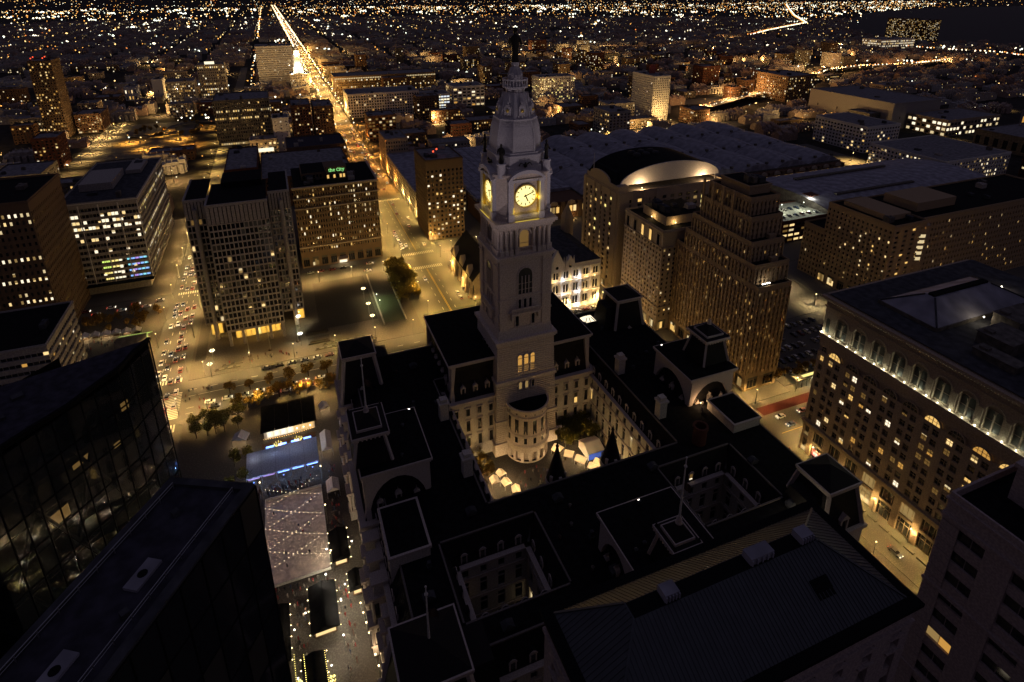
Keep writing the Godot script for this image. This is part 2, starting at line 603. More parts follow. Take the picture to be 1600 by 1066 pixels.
# one storeyed stone front with a mansard above; lean: how far the slope runs in; a and b: mitre at the ends (+1 convex, -1 reflex)
func hall_front(T: Dictionary, side: String, plane: float, u0: float, u1: float, a: float, b: float, lit: float, court := false) -> void:
	var n := int(round((u1 - u0) / 5.2))
	var bay := (u1 - u0) / n
	var f := fp(side, plane)
	var o := out_of(side)
	var W: Buf = T.wall
	var R: Buf = T.trim
	var y := [0.1, 4.6, 12.4, 20.4, CORN - 1.6]
	fbox(W, side, plane, u0, u1, 0.0, y[0] + 0.3, -0.5, 0.25)
	# storey bands
	for k in [1, 2, 3]:
		fbox(R, side, plane, u0, u1, y[k] - 0.35, y[k] + 0.35, -0.5, 0.35)
	fbox(R, side, plane, u0 - 0.3, u1 + 0.3, CORN - 1.6, CORN - 0.7, -0.5, 0.5)
	fbox(R, side, plane, u0 - 0.8, u1 + 0.8, CORN - 0.7, CORN, -0.5, 1.1)
	var wins := [[1.2, 3.9, 0.42], [5.4, 11.6, 0.40], [13.2, 19.3, 0.38], [21.0, 23.9, 0.34]]
	for k in 4:
		var w: float = bay * wins[k][2]
		var y0: float = y[k] + (0.35 if k > 0 else 0.3)
		var y1: float = y[k + 1] - (0.35 if k < 3 else 0.0)
		fbox(W, side, plane, u0, u1, y0, wins[k][0], -0.5, 0.0)
		fbox(W, side, plane, u0, u1, wins[k][1], y1, -0.5, 0.0)
		var ua := u0 + 0.012
		for c in n + 1:
			var ub: float = u0 + c * bay + (bay - w) / 2 if c < n else u1 - 0.012
			fbox(W, side, plane, ua, ub, y0 + 0.01, y1 - 0.01, -0.5, 0.05)
			if c < n:
				ua = ub + w
				var m: Material = M.glass
				if rng.randf() < lit:
					m = [LIT[0], LIT[2], LIT[4], LIT[3]][rng.randi() % 4]
				pane(T, side, plane, u0 + (c + 0.5) * bay, (wins[k][0] + wins[k][1]) / 2, -0.46, w, wins[k][1] - wins[k][0], m)
				if k in [1, 2]:
					# hood over the opening, sash bar across it
					fbox(R, side, plane, ub - 0.35, ua + 0.35, wins[k][1] + 0.1, wins[k][1] + 0.6, 0.0, 0.4)
					fbox(R, side, plane, ub, ua, wins[k][0] + 3.6, wins[k][0] + 3.9, -0.44, -0.25)
		if not court and k in [1, 2]:
			# coupled half columns between the bays
			for c in n + 1:
				var u: float = clampf(u0 + c * bay, u0 + 0.6, u1 - 0.6)
				R.lathe(f.call(u, y0, 0.35), [Vector2(0.55, 0.0), Vector2(0.55, 0.5), Vector2(0.42, 0.6), Vector2(0.36, y1 - y0 - 0.9), Vector2(0.6, y1 - y0 - 0.1), Vector2(0.0, y1 - y0 - 0.1)], 8)
	# mansard slope
	var lean := 3.2
	var s: Buf = T.slate
	s.quad(f.call(u0, CORN, -0.4), f.call(u1, CORN, -0.4), f.call(u1 - b * lean, FLAT, -0.4 - lean), f.call(u0 + a * lean, FLAT, -0.4 - lean), o + Vector3.UP * 0.3)
	for k in 9:
		var t := (k + 0.5) / 9.0
		var yy := lerpf(CORN, FLAT, t)
		s.bar(f.call(u0 + a * lean * t, yy, -0.37 - lean * t), f.call(u1 - b * lean * t, yy, -0.37 - lean * t), 0.1, 0.12)
	# curb along the head of the slope
	var p: Vector3 = f.call(u0 + a * lean, FLAT, -0.4 - lean)
	var q: Vector3 = f.call(u1 - b * lean, FLAT, -0.4 - lean)
	T.curb.bar(p + Vector3.UP * 0.1, q + Vector3.UP * 0.1, 0.5, 0.45)
	# dormers
	for c in n:
		var u: float = u0 + (c + 0.5) * bay
		if (a > 0 and u < u0 + 3.0) or (b > 0 and u > u1 - 3.0):
			continue
		fbox(R, side, plane, u - 0.95, u - 0.6, CORN, CORN + 3.0, -0.9, -0.5)
		fbox(R, side, plane, u + 0.6, u + 0.95, CORN, CORN + 3.0, -0.9, -0.5)
		fbox(s, side, plane, u - 0.9, u + 0.9, CORN, CORN + 3.0, -2.2, -0.9)
		s.slab(PackedVector2Array([Vector2(u - 1.05, CORN + 3.0), Vector2(u + 1.05, CORN + 3.0), Vector2(u + 0.6, CORN + 3.6), Vector2(u, CORN + 3.9), Vector2(u - 0.6, CORN + 3.6)]), f, -2.5, -0.62)
		R.slab(PackedVector2Array([Vector2(u - 1.15, CORN + 3.0), Vector2(u + 1.15, CORN + 3.0), Vector2(u + 0.66, CORN + 3.7), Vector2(u, CORN + 4.0), Vector2(u - 0.66, CORN + 3.7)]), f, -0.62, -0.4)
		var m: Material = M.glass
		if rng.randf() < lit * 1.3:
			m = [LIT[0], LIT[5]][rng.randi() % 2]
		pane(T, side, plane, u, CORN + 1.6, -0.62, 1.2, 3.0, m, "dormer_window")

func hall_set(n: Node3D) -> Dictionary:
	var T := new_set(n, true)
	T.slate = Buf.new()
	T.curb = Buf.new()
	return T

func hall_finish(T: Dictionary) -> void:
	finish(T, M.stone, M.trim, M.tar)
	put(T.slate, "mansard_slope", M.slate, T.node)
	put(T.curb, "roof_curb", M.curb, T.node)

func rect_holes(b: Buf, xs: Array, zs: Array, y0: float, y1: float, skip: Callable) -> void:
	for i in xs.size() - 1:
		for j in zs.size() - 1:
			if not skip.call((xs[i] + xs[i + 1]) / 2.0, (zs[j] + zs[j + 1]) / 2.0):
				b.quad(Vector3(xs[i], y1, zs[j]), Vector3(xs[i + 1], y1, zs[j]), Vector3(xs[i + 1], y1, zs[j + 1]), Vector3(xs[i], y1, zs[j + 1]), Vector3.UP)

func city_hall() -> void:
	var hall := thing("city_hall", "ornate pale stone city hall ring round a courtyard, dark mansard roofs, pavilions and cupolas", "city hall", Vector3(0, 0, 39))
	# each range of the ring is a part; its windows and dormers hang under it
	var cx := 31.0
	var cn := 3.0
	var cs := 60.0
	var courts := [[-48.0, 75.0, -26.0, 92.0], [25.0, 74.0, 47.0, 91.0]]
	var fronts := [
		["west_range", "W", -HW, HN, HS, 1, 1, 0.03, false], ["south_range", "S", HS, -HW, HX, 1, 1, 0.10, false], ["east_range", "E", HX, HN, HS, 1, 1, 0.03, false], ["north_range", "N", HN, -HW, HX, 1, 1, 0.03, false],
		["courtyard_front", "W", cx, cn, cs, -1, -1, 0.012, true], ["courtyard_front", "S", cn, -cx, cx, -1, -1, 0.06, true], ["courtyard_front", "E", -cx, cn, cs, -1, -1, 0.03, true], ["courtyard_front", "N", cs, -cx, cx, -1, -1, 0.02, true]]
	for c in courts:
		var l: float = 0.06 if c[0] < 0 else 0.16
		fronts.append(["light_court_front", "S", c[1], c[0], c[2], -1, -1, l, true])
		fronts.append(["light_court_front", "W", c[2], c[1], c[3], -1, -1, l, true])
		fronts.append(["light_court_front", "E", c[0], c[1], c[3], -1, -1, l * 0.4, true])
		fronts.append(["light_court_front", "N", c[3], c[0], c[2], -1, -1, 0.02, true])
	for q in fronts:
		var part := Node3D.new()
		part.name = q[0]
		hall.add_child(part, true)
		var T := hall_set(part)
		hall_front(T, q[1], q[2], q[3], q[4], q[5], q[6], q[7], q[8])
		hall_finish(T)
	# flat roofs, pierced by the courtyard and the two light courts
	var rf := Buf.new()
	var e := 3.6
	var skip := func(x: float, z: float) -> bool:
		if absf(x) < cx + e and z > cn - e and z < cs + e:
			return true
		for c in courts:
			if x > c[0] - e and x < c[2] + e and z > c[1] - e and z < c[3] + e:
				return true
		return false
	rect_holes(rf, [-HW + e, -48 - e, -cx - e, -26 + e, 25 - e, cx + e, 47 + e, HX - e], [HN + e, cn - e, cs + e, 74 - e, 75 - e, 91 + e, 92 + e, HS - e], FLAT, FLAT, skip)
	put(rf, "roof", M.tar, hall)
	# solid core so that the fronts close
	var core := Buf.new()
	for q in [[-HW + 0.5, HN + 0.5, -48.5, HS - 0.5], [-47.6, HN + 0.6, -cx - 0.5, 74.5], [48, HN + 0.5, HX - 0.5, HS - 0.5], [cx + 0.5, HN + 0.6, 46.8, 73.5], [-cx - 0.4, HN + 0.7, cx + 0.4, cn - 0.5], [-25.5, cs + 0.5, 24.5, HS - 0.6], [-48.4, 92.5, -25.6, HS - 0.7], [24.6, 91.5, 47.9, HS - 0.7], [-cx - 0.4, cs + 0.6, -25.6, 74.4], [24.6, cs + 0.6, cx + 0.4, 73.4]]:
		core.box(q[0], 0.0, q[1], q[2], CORN - 0.2, q[3])
	put(core, "wall_core", M.stone, hall)
	# pavilions in the middle of the west, east, north and south ranges
	pavilion(hall, -69.5, 27.0, -47.8, 52.2, true)
	pavilion(hall, 48.8, 26.5, 70.5, 50.5, true)
	pavilion(hall, -31.0, -30.0, 31.0, 9.6, false)
	pavilion(hall, -11.5, 88.0, 13.0, 107.0, false)
	cupola(hall, -65.0, 41.5, 5.6, 7.0, 45.4, 55.0, 17.0)
	cupola(hall, 64.0, 39.5, 5.6, 6.0, 45.4, 55.0, 0.0)
	cupola(hall, -1.0, 108.4, 4.2, 4.4, 45.4, 54.0, 18.0)
	# corner pavilions
	corner(hall, -61.5, -13.5, 6.6, 47.0, 0.0, -48.6)
	corner(hall, 59.0, -13.0, 6.6, 47.0, 0.0, 47.0)
	corner(hall, 62.0, 99.0, 6.4, 42.0, 0.0, 50.0)
	corner(hall, -62.5, 107.0, 7.6, 47.0, 15.0, -48.0)
	# raised blocks beside the east and west pavilions
	for q in [[-65.6, 57.0, -54.5, 74.0], [55.5, 53.0, 67.0, 67.0]]:
		var b := Buf.new()
		var t := Buf.new()
		b.box(q[0], FLAT - 6, q[1], q[2], 36.0, q[3])
		t.box(q[0] - 0.4, 36.0, q[1] - 0.4, q[2] + 0.4, 36.8, q[3] + 0.4, true)
		var r := Buf.new()
		r.box(q[0] + 0.3, 36.8, q[1] + 0.3, q[2] - 0.3, 36.86, q[3] - 0.3)
		var o := put(b, "raised_block", M.stone, hall)
		put(t, "coping", M.trim, o)
		put(r, "roof", M.tar, o)
	# projecting bays of the west front, storey upon storey, columns at their corners
	for z in [-8.0, 2.0, 12.0, 21.5, 56.5, 63.5, 70.5, 77.5, 86.0, 92.5]:
		var b := Buf.new()
		var t := Buf.new()
		var tall: float = 26.0 if z < 72.0 else 22.0
		var outx: float = -72.2 if z < 72.0 else -70.6
		b.box(outx, 0.0, z - 1.9, -66.2, 12.0, z + 1.9)
		b.box(outx + 0.9, 12.9, z - 1.6, -66.2, tall - 4.4, z + 1.6)
		b.box(outx + 1.8, tall - 3.6, z - 1.4, -66.2, tall + 0.6, z + 1.4)
		t.box(outx - 0.6, 12.0, z - 2.5, -66.2, 12.9, z + 2.5, true)
		t.box(outx + 0.3, tall - 4.4, z - 2.2, -66.2, tall - 3.6, z + 2.2, true)
		t.box(outx + 1.2, tall + 0.6, z - 2.0, -66.2, tall + 1.4, z + 2.0, true)
		t.box(outx - 0.4, 4.2, z - 2.2, -66.2, 4.8, z + 2.2, true)
		for x in [outx + 0.5, outx + 3.6]:
			t.lathe(Vector3(x, 4.8, z + 2.1), [Vector2(0.45, 0), Vector2(0.36, 0.5), Vector2(0.3, 6.2), Vector2(0.48, 7.0), Vector2(0, 7.0)], 8)
			t.lathe(Vector3(x + 0.8, 12.9, z + 1.8), [Vector2(0.42, 0), Vector2(0.34, 0.5), Vector2(0.28, tall - 18.6), Vector2(0.45, tall - 17.6), Vector2(0, tall - 17.6)], 8)
		var o := put(b, "projecting_bay", M.stone, hall)
		put(t, "bay_order", M.trim, o)
		for y in [[6.0, 10.6], [14.4, tall - 6.0]]:
			var g := Buf.new()
			g.box(outx + 1.7, y[0], z + 1.86, outx + 2.9, y[1], z + 1.98)
			put(g, "window", M.glass, o)
	# chimneys along the courtyard
	for p in [[37.0, 22.0], [37.0, 50.0], [-36.5, 22.0], [-36.5, 50.0]]:
		var b := Buf.new()
		b.box(p[0] - 1.5, CORN - 10, p[1] - 1.5, p[0] + 1.5, 39.5, p[1] + 1.5)
		b.box(p[0] - 1.9, 39.5, p[1] - 1.9, p[0] + 1.9, 40.3, p[1] + 1.9, true)
		b.box(p[0] - 1.2, 40.3, p[1] - 1.2, p[0] + 1.2, 41.6, p[1] + 1.2)
		put(b, "chimney", M.stone, hall)
	var st := Buf.new()
	st.lathe(Vector3(41.5, 20.0, 66.0), [Vector2(2.4, 0), Vector2(2.3, 18.5), Vector2(2.6, 18.7), Vector2(2.6, 20.0), Vector2(1.9, 20.0), Vector2(1.9, 17.0), Vector2(0, 17.0)], 16)
	put(st, "brick_chimney", M.redbrick, hall)
	# stair turrets of the courtyard's south corners
	for x in [-9.6, 10.6]:
		var w := Buf.new()
		w.lathe(Vector3(x, 0, 60.0), [Vector2(3.1, 0), Vector2(3.0, 29.0), Vector2(3.6, 29.4), Vector2(3.6, 30.6), Vector2(3.2, 30.8)], 16)
		var o := put(w, "stair_turret", M.stone, hall)
		var c := Buf.new()
		c.lathe(Vector3(x, 30.8, 60.0), [Vector2(3.3, 0), Vector2(1.9, 5.6), Vector2(0.35, 12.0), Vector2(0.55, 12.6), Vector2(0.3, 13.2), Vector2(0, 14.4)], 16)
		put(c, "conical_roof", M.slate, o)
		var d := Buf.new()
		for k in 6:
			var a := TAU * k / 6
			d.obox(Transform3D(Basis(Vector3.UP, a), Vector3(x + sin(a) * 2.75, 32.4, 60.0 + cos(a) * 2.75)), Vector3(0.9, 2.0, 1.0))
		put(d, "lucarne", M.trim, o)
	# small lanterns, hatches and ducts on the flat roofs
	for p in [[-58.0, 10.0], [-40.0, 65.0], [-14.0, 70.0], [-58.0, 86.0], [40.0, -14.0], [-40.0, -12.0], [20.0, 70.0], [52.0, 80.0], [-10.0, 97.0], [50.0, 98.0], [-42.0, 100.0]]:
		var b := Buf.new()
		b.box(p[0] - 1.4, FLAT, p[1] - 1.0, p[0] + 1.4, FLAT + 1.1, p[1] + 1.0)
		b.taper(p[0] - 1.6, p[1] - 1.2, p[0] + 1.6, p[1] + 1.2, FLAT + 1.1, p[0] - 0.3, p[1] - 0.9, p[0] + 0.3, p[1] + 0.9, FLAT + 2.0, true)
		put(b, "roof_hatch", M.greyroof, hall)
	for k in 46:
		var b := Buf.new()
		var x := rng.randf_range(-60, 66)
		var z := rng.randf_range(-22, 100)
		if skip.call(x - 1.5, z - 1.5) or skip.call(x + 1.5, z + 1.5):
			continue
		if k % 3 == 0:
			b.box(x - 0.5, FLAT, z - 0.5, x + 0.5, FLAT + rng.randf_range(1.2, 3.2), z + 0.5)
			b.box(x - 0.7, FLAT + 1.0, z - 0.7, x + 0.7, FLAT + 1.25, z + 0.7, true)
		else:
			b.lathe(Vector3(x, FLAT, z), [Vector2(0.3, 0), Vector2(0.3, 0.9), Vector2(0.55, 1.0), Vector2(0, 1.5)], 8)
		put(b, "roof_vent", [M.greyroof, M.curb, M.redslate][k % 3], hall)
	# glazed roof light glowing in the north-east range, and the lamp left on by the east pavilion's roof door
	var sk := Buf.new()
	sk.taper(41.0, -20.0, 47.0, -15.0, FLAT + 0.8, 42.6, -18.6, 45.4, -16.4, FLAT + 2.2)
	put(sk, "glowing_skylight_window", LIT[5], hall)
	var sc := Buf.new()
	sc.box(40.6, FLAT, -20.4, 47.4, FLAT + 0.8, -14.6)
	for k in 3:
		sc.bar(Vector3(41.5 + k * 2.5, FLAT + 0.85, -20.0), Vector3(42.8 + k * 1.1, FLAT + 2.3, -18.5), 0.25)
		sc.bar(Vector3(41.5 + k * 2.5, FLAT + 0.85, -15.0), Vector3(42.8 + k * 1.1, FLAT + 2.3, -16.5), 0.25)
	put(sc, "skylight_frame", M.black, hall)
	bulkhead(hall, Vector3(53.6, 35.0, 51.6), [1.0, 0.62, 0.3], 1.3)
	bulkhead(hall, Vector3(47.0, 35.6, 103.6), [1.0, 0.86, 0.6], 0.9)

func bulkhead(hall: Node3D, p: Vector3, c: Array, e: float) -> void:
	var b := Buf.new()
	b.ball(p, 0.22, 8, 5)
	var o := put(b, "roof_lamp", M.lamp_warm, hall)
	var g := Buf.new()
	g.bar(p + Vector3(0, -2.4, 0.2), p + Vector3(0, 0.3, 0.2), 0.12)
	put(g, "lamp_post", M.post, o)
	omni(hall, p, c, e)

func omni(parent: Node3D, p: Vector3, c: Array, e: float, size := 0.2) -> OmniLight3D:
	var l := OmniLight3D.new()
	l.name = "lamp_light"
	l.light_color = Color(c[0], c[1], c[2]).linear_to_srgb()
	l.light_energy = e * 2.6
	l.light_size = size
	l.omni_range = 120.0
	l.omni_attenuation = 2.0
	l.shadow_enabled = true
	parent.add_child(l, true)
	l.position = p - at_of(parent)
	return l

# pavilion: flared slate mansard with an arched gable on each long side, flat roof at 45 m
func pavilion(hall: Node3D, x0: float, z0: float, x1: float, z1: float, arched_ns: bool) -> void:
	var part := Node3D.new()
	part.name = "pavilion"
	hall.add_child(part, true)
	var T := hall_set(part)
	var W: Buf = T.wall
	var R: Buf = T.trim
	W.box(x0 - 0.6, 0.0, z0 - 0.6, x1 + 0.6, CORN + 1.0, z1 + 0.6)
	R.box(x0 - 1.6, CORN + 1.0, z0 - 1.6, x1 + 1.6, CORN + 2.2, z1 + 1.6, true)
	# slate body curving in as it rises
	var y0 := CORN + 2.2
	var prof := [[0.0, 0.3], [3.0, 1.5], [7.0, 2.2], [12.0, 2.4], [15.2, 1.6]]
	for k in prof.size() - 1:
		var a: float = prof[k][1]
		var b: float = prof[k + 1][1]
		T.slate.taper(x0 + a, z0 + a, x1 - a, z1 - a, y0 + prof[k][0], x0 + b, z0 + b, x1 - b, z1 - b, y0 + prof[k + 1][0], false, false)
	# roof slab with its moulded edge
	R.box(x0 + 0.5, 43.4, z0 + 0.5, x1 - 0.5, 44.3, z1 - 0.5, true)
	R.box(x0, 44.3, z0, x1, 45.1, z1, true)
	T.roof.box(x0 + 0.35, 45.1, z0 + 0.35, x1 - 0.35, 45.16, z1 - 0.35)
	# stone frames: corner ribs and a broad arch on every side
	for s in ["S", "N", "W", "E"]:
		var plane: float = {"S": z1, "N": z0, "E": x1, "W": x0}[s]
		var a: float = x0 if s in ["S", "N"] else z0
		var b: float = x1 if s in ["S", "N"] else z1
		var f := fp(s, plane)
		var hw := (b - a) / 2.0
		var c := (a + b) / 2.0
		var wide := hw > 16.0
		var polys: Array = []
		if wide:
			polys.append(PackedVector2Array([Vector2(a + 0.1, y0), Vector2(a + 1.0, y0 + 4.0), Vector2(a + 1.4, 43.4), Vector2(a + 3.2, 43.4), Vector2(a + 2.2, y0 + 6.0), Vector2(a + 1.5, y0)]))
			polys.append(PackedVector2Array([Vector2(b - 0.1, y0), Vector2(b - 1.0, y0 + 4.0), Vector2(b - 1.4, 43.4), Vector2(b - 3.2, 43.4), Vector2(b - 2.2, y0 + 6.0), Vector2(b - 1.5, y0)]))
		var poly := PackedVector2Array()
		poly.append(Vector2(a + 0.1, y0))
		poly.append(Vector2(a + 1.0, y0 + 4.0))
		poly.append(Vector2(a + 1.4, 43.4))
		poly.append(Vector2(b - 1.4, 43.4))
		poly.append(Vector2(b - 1.0, y0 + 4.0))
		poly.append(Vector2(b - 0.1, y0))
		poly.append(Vector2(b - 1.5, y0))
		for k in 13:
			var t := PI * k / 12.0
			poly.append(Vector2(c + cos(t) * (hw - 2.0), y0 + 0.6 + sin(t) * 12.6))
		poly.append(Vector2(a + 1.5, y0))
		if not wide:
			polys.append(poly)
		for pg in polys:
			R.slab(pg, f, -2.3, -0.75)
		# round-headed dormers in the arch
		var nd := int(hw / 2.6) if wide else 3
		for k in nd:
			var u: float = c + (k - (nd - 1) / 2.0) * (5.0 if wide else hw * 0.52)
			var yd := y0 + 1.6 + (2.2 if k == 1 and not wide else 0.8)
			fbox(R, s, plane, u - 0.95, u - 0.55, yd, yd + 2.2, -2.4, -0.9)
			fbox(R, s, plane, u + 0.55, u + 0.95, yd, yd + 2.2, -2.4, -0.9)
			R.slab(PackedVector2Array([Vector2(u - 1.1, yd + 2.2), Vector2(u + 1.1, yd + 2.2), Vector2(u + 0.7, yd + 2.9), Vector2(u + 0.15, yd + 3.2), Vector2(u, yd + 4.2), Vector2(u - 0.15, yd + 3.2), Vector2(u - 0.7, yd + 2.9)]), f, -2.4, -0.8)
			pane(T, s, plane, u, yd + 1.1, -1.3, 1.1, 2.1, M.glass, "dormer_window")
		# windows below the cornice
		var n := int((b - a) / 4.6)
		for k in n:
			var u: float = a + (k + 0.5) * (b - a) / n
			for w in [[6.0, 11.4], [13.4, 18.8], [20.8, 24.4]]:
				fbox(R, s, plane, u - 1.15, u - 0.8, w[0], w[1], 0.6, 0.95)
				fbox(R, s, plane, u + 0.8, u + 1.15, w[0], w[1], 0.6, 0.95)
				fbox(R, s, plane, u - 1.3, u + 1.3, w[1], w[1] + 0.5, 0.6, 1.1)
				var m: Material = M.glass if rng.randf() > 0.05 else LIT[0]
				pane(T, s, plane, u, (w[0] + w[1]) / 2, 0.64, 1.5, w[1] - w[0], m)
	# small things on the flat
	for k in 3:
		var q := Buf.new()
		var x := rng.randf_range(x0 + 3, x1 - 3)
		var z := rng.randf_range(z0 + 3, z1 - 3)
		q.lathe(Vector3(x, 45.1, z), [Vector2(0.35, 0), Vector2(0.35, 0.9), Vector2(0.6, 0.95), Vector2(0, 1.3)], 8)
		put(q, "roof_vent", M.greyroof, part)
	hall_finish(T)

# truncated slate pyramid with stone ribs, dentilled cornice, hipped cap and a flag pole
func cupola(hall: Node3D, x: float, z: float, hx: float, hz: float, y0: float, y1: float, pole: float) -> void:
	var part := Node3D.new()
	part.name = "cupola"
	hall.add_child(part, true)
	var s := Buf.new()
	var R := Buf.new()
	var bx := hx * 1.02
	var bz := hz * 1.02
	var tx := hx * 0.72
	var tz := hz * 0.72
	s.taper(x - bx, z - bz, x + bx, z + bz, y0, x - tx, z - tz, x + tx, z + tz, y1 - 1.2)
	for i in [-1.0, 1.0]:
		for j in [-1.0, 1.0]:
			R.bar(Vector3(x + i * bx, y0, z + j * bz), Vector3(x + i * tx, y1 - 1.2, z + j * tz), 0.8)
	R.box(x - tx - 0.4, y1 - 1.2, z - tz - 0.4, x + tx + 0.4, y1 - 0.5, z + tz + 0.4, true)
	for k in 9:
		for j in [-1.0, 1.0]:
			var u := x - hx + 0.6 + k * (2 * hx - 1.2) / 8.0
			R.box(u - 0.22, y1 - 0.5, z + j * (hz - 0.35) - 0.3, u + 0.22, y1, z + j * (hz - 0.35) + 0.3, true)
			var w := z - hz + 0.6 + k * (2 * hz - 1.2) / 8.0
			R.box(x + j * (hx - 0.35) - 0.3, y1 - 0.5, w - 0.22, x + j * (hx - 0.35) + 0.3, y1 - 0.01, w + 0.22, true)
	R.box(x - hx, y1, z - hz, x + hx, y1 + 0.9, z + hz, true)
	var k2 := 0.62
	R.box(x - hx * k2 - 0.3, y1 + 0.95, z - hz * k2 - 0.3, x + hx * k2 + 0.3, y1 + 1.7, z + hz * k2 + 0.3)
	var c := Buf.new()
	c.box(x - hx + 0.3, y1 + 0.9, z - hz + 0.3, x + hx - 0.3, y1 + 0.95, z + hz - 0.3)
	c.taper(x - hx * k2, z - hz * k2, x + hx * k2, z + hz * k2, y1 + 1.7, x - 0.25, z - 0.25, x + 0.25, z + 0.25, y1 + 4.6)
	for i in [-1.0, 1.0]:
		for j in [-1.0, 1.0]:
			c.taper(x + i * (hx - 0.7) - 0.35, z + j * (hz - 0.7) - 0.35, x + i * (hx - 0.7) + 0.35, z + j * (hz - 0.7) + 0.35, y1 + 0.9, x + i * (hx - 0.7), z + j * (hz - 0.7), x + i * (hx - 0.7), z + j * (hz - 0.7), y1 + 2.2)
	put(s, "slate_side", M.slate, part)
	put(R, "stone_rib", M.trim, part)
	put(c, "hipped_cap", M.slate, part)
	var f := Buf.new()
	f.lathe(Vector3(x, y1 + 4.4, z), [Vector2(0.9, 0), Vector2(0.6, 0.8), Vector2(0.75, 1.2), Vector2(0.2, 2.2), Vector2(0, 2.4)], 8)
	put(f, "finial", M.trim, part)
	if pole > 0.0:
		flagpole(part, Vector3(x, y1 + 6.0, z), pole)

func flagpole(part: Node3D, p: Vector3, h: float) -> void:
	var f := Buf.new()
	f.lathe(p, [Vector2(0.28, 0), Vector2(0.12, h), Vector2(0.0, h)], 8)
	f.ball(p + Vector3(0, h * 0.86, 0), 0.42, 8, 5)
	f.ball(p + Vector3(0, h, 0), 0.25, 8, 4)
	var o := put(f, "flagpole", M.white, part)
	var g := Buf.new()
	var a := p + Vector3(0.15, h * 0.62, 0)
	for k in 6:
		var u0 := k * 0.35
		var u1 := (k + 1) * 0.35
		var w0 := Vector3(u0, -u0 * 1.1, sin(u0 * 3.0) * 0.35)
		var w1 := Vector3(u1, -u1 * 1.1, sin(u1 * 3.0) * 0.35)
		g.quad(a + w0, a + w1, a + w1 + Vector3(0.1, -2.4, 0.1), a + w0 + Vector3(0.1, -2.4, 0.1), Vector3(0, 0, 1))
	put(g, "flag", M.redslate, o)

# corner pavilion: a square stone tower head with a tapering slate roof and hipped cap
func corner(hall: Node3D, x: float, z: float, r: float, y1: float, pole: float, cut: float) -> void:
	var part := Node3D.new()
	part.name = "corner_pavilion"
	hall.add_child(part, true)
	var W := Buf.new()
	var R := Buf.new()
	var s := Buf.new()
	var g := r * 1.3
	W.box(x - g, 0.0, z - g, x + g, CORN + 0.6, z + g)
	R.box(x - g - 0.8, CORN + 0.6, z - g - 0.8, x + g + 0.8, CORN + 1.8, z + g + 0.8, true)
	var t := r * 0.86
	s.taper(x - g + 0.4, z - g + 0.4, x + g - 0.4, z + g - 0.4, CORN + 1.8, x - t, z - t, x + t, z + t, y1 - 1.6)
	for i in [-1.0, 1.0]:
		for j in [-1.0, 1.0]:
			R.bar(Vector3(x + i * (g - 0.4), CORN + 1.8, z + j * (g - 0.4)), Vector3(x + i * t, y1 - 1.6, z + j * t), 1.1)
	R.box(x - t - 0.5, y1 - 1.6, z - t - 0.5, x + t + 0.5, y1 - 0.9, z + t + 0.5, true)
	for k in 10:
		var u := -r + 0.5 + k * (2 * r - 1.0) / 9.0
		for j in [-1.0, 1.0]:
			R.box(x + u - 0.25, y1 - 0.9, z + j * (r - 0.4) - 0.3, x + u + 0.25, y1 - 0.4, z + j * (r - 0.4) + 0.3, true)
			R.box(x + j * (r - 0.4) - 0.3, y1 - 0.9, z + u - 0.25, x + j * (r - 0.4) + 0.3, y1 - 0.41, z + u + 0.25, true)
	R.box(x - r, y1 - 0.4, z - r, x + r, y1 + 0.2, z + r, true)
	for sd in ["S", "N", "W", "E"]:
		var plane: float = {"S": z + g, "N": z - g, "E": x + g, "W": x - g}[sd]
		var c: float = x if sd in ["S", "N"] else z
		var f := fp(sd, plane)
		for k in 3:
			var u: float = c + (k - 1) * g * 0.62
			for w in [[6.0, 11.4], [13.4, 18.8]]:
				fbox(R, sd, plane, u - 1.2, u - 0.8, w[0], w[1], 0.0, 0.5)
				fbox(R, sd, plane, u + 0.8, u + 1.2, w[0], w[1], 0.0, 0.5)
				fbox(R, sd, plane, u - 1.3, u + 1.3, w[1], w[1] + 0.5, 0.0, 0.6)
		fbox(R, sd, plane, c - 1.6, c - 1.0, CORN + 1.8, CORN + 6.0, -2.6, -0.2)
		fbox(R, sd, plane, c + 1.0, c + 1.6, CORN + 1.8, CORN + 6.0, -2.6, -0.2)
		R.slab(PackedVector2Array([Vector2(c - 1.9, CORN + 6.0), Vector2(c + 1.9, CORN + 6.0), Vector2(c, CORN + 8.0)]), f, -2.8, -0.1)
	var h := Buf.new()
	h.taper(x - r + 0.4, z - r + 0.4, x + r - 0.4, z + r - 0.4, y1 + 0.2, x - 0.3, z - 0.3, x + 0.3, z + 0.3, y1 + 3.4)
	# lower wing of the corner's roof towards the middle of the range
	var sx := signf(cut - x)
	s.taper(minf(x + sx * r, cut), z - r * 0.8, maxf(x + sx * r, cut), z + r * 0.8, FLAT - 1.0, minf(x + sx * r, cut - sx * 1.5), z - r * 0.6, maxf(x + sx * r, cut - sx * 1.5), z + r * 0.6, y1 - 4.0)
	put(W, "wall", M.stone, part)
	put(R, "stone_rib", M.trim, part)
	put(s, "slate_side", M.slate, part)
	put(h, "hipped_cap", M.slate, part)
	if pole > 0.0:
		flagpole(part, Vector3(x, y1 + 3.2, z), pole)


# ---- clock tower -------------------------------------------------------------------------------------------
func ring4(b: Buf, h: float, y0: float, y1: float, h1 := -1.0) -> void:
	var k := h if h1 < 0.0 else h1
	b.taper(-h, -h, h, h, y0, -k, -k, k, k, y1, true)

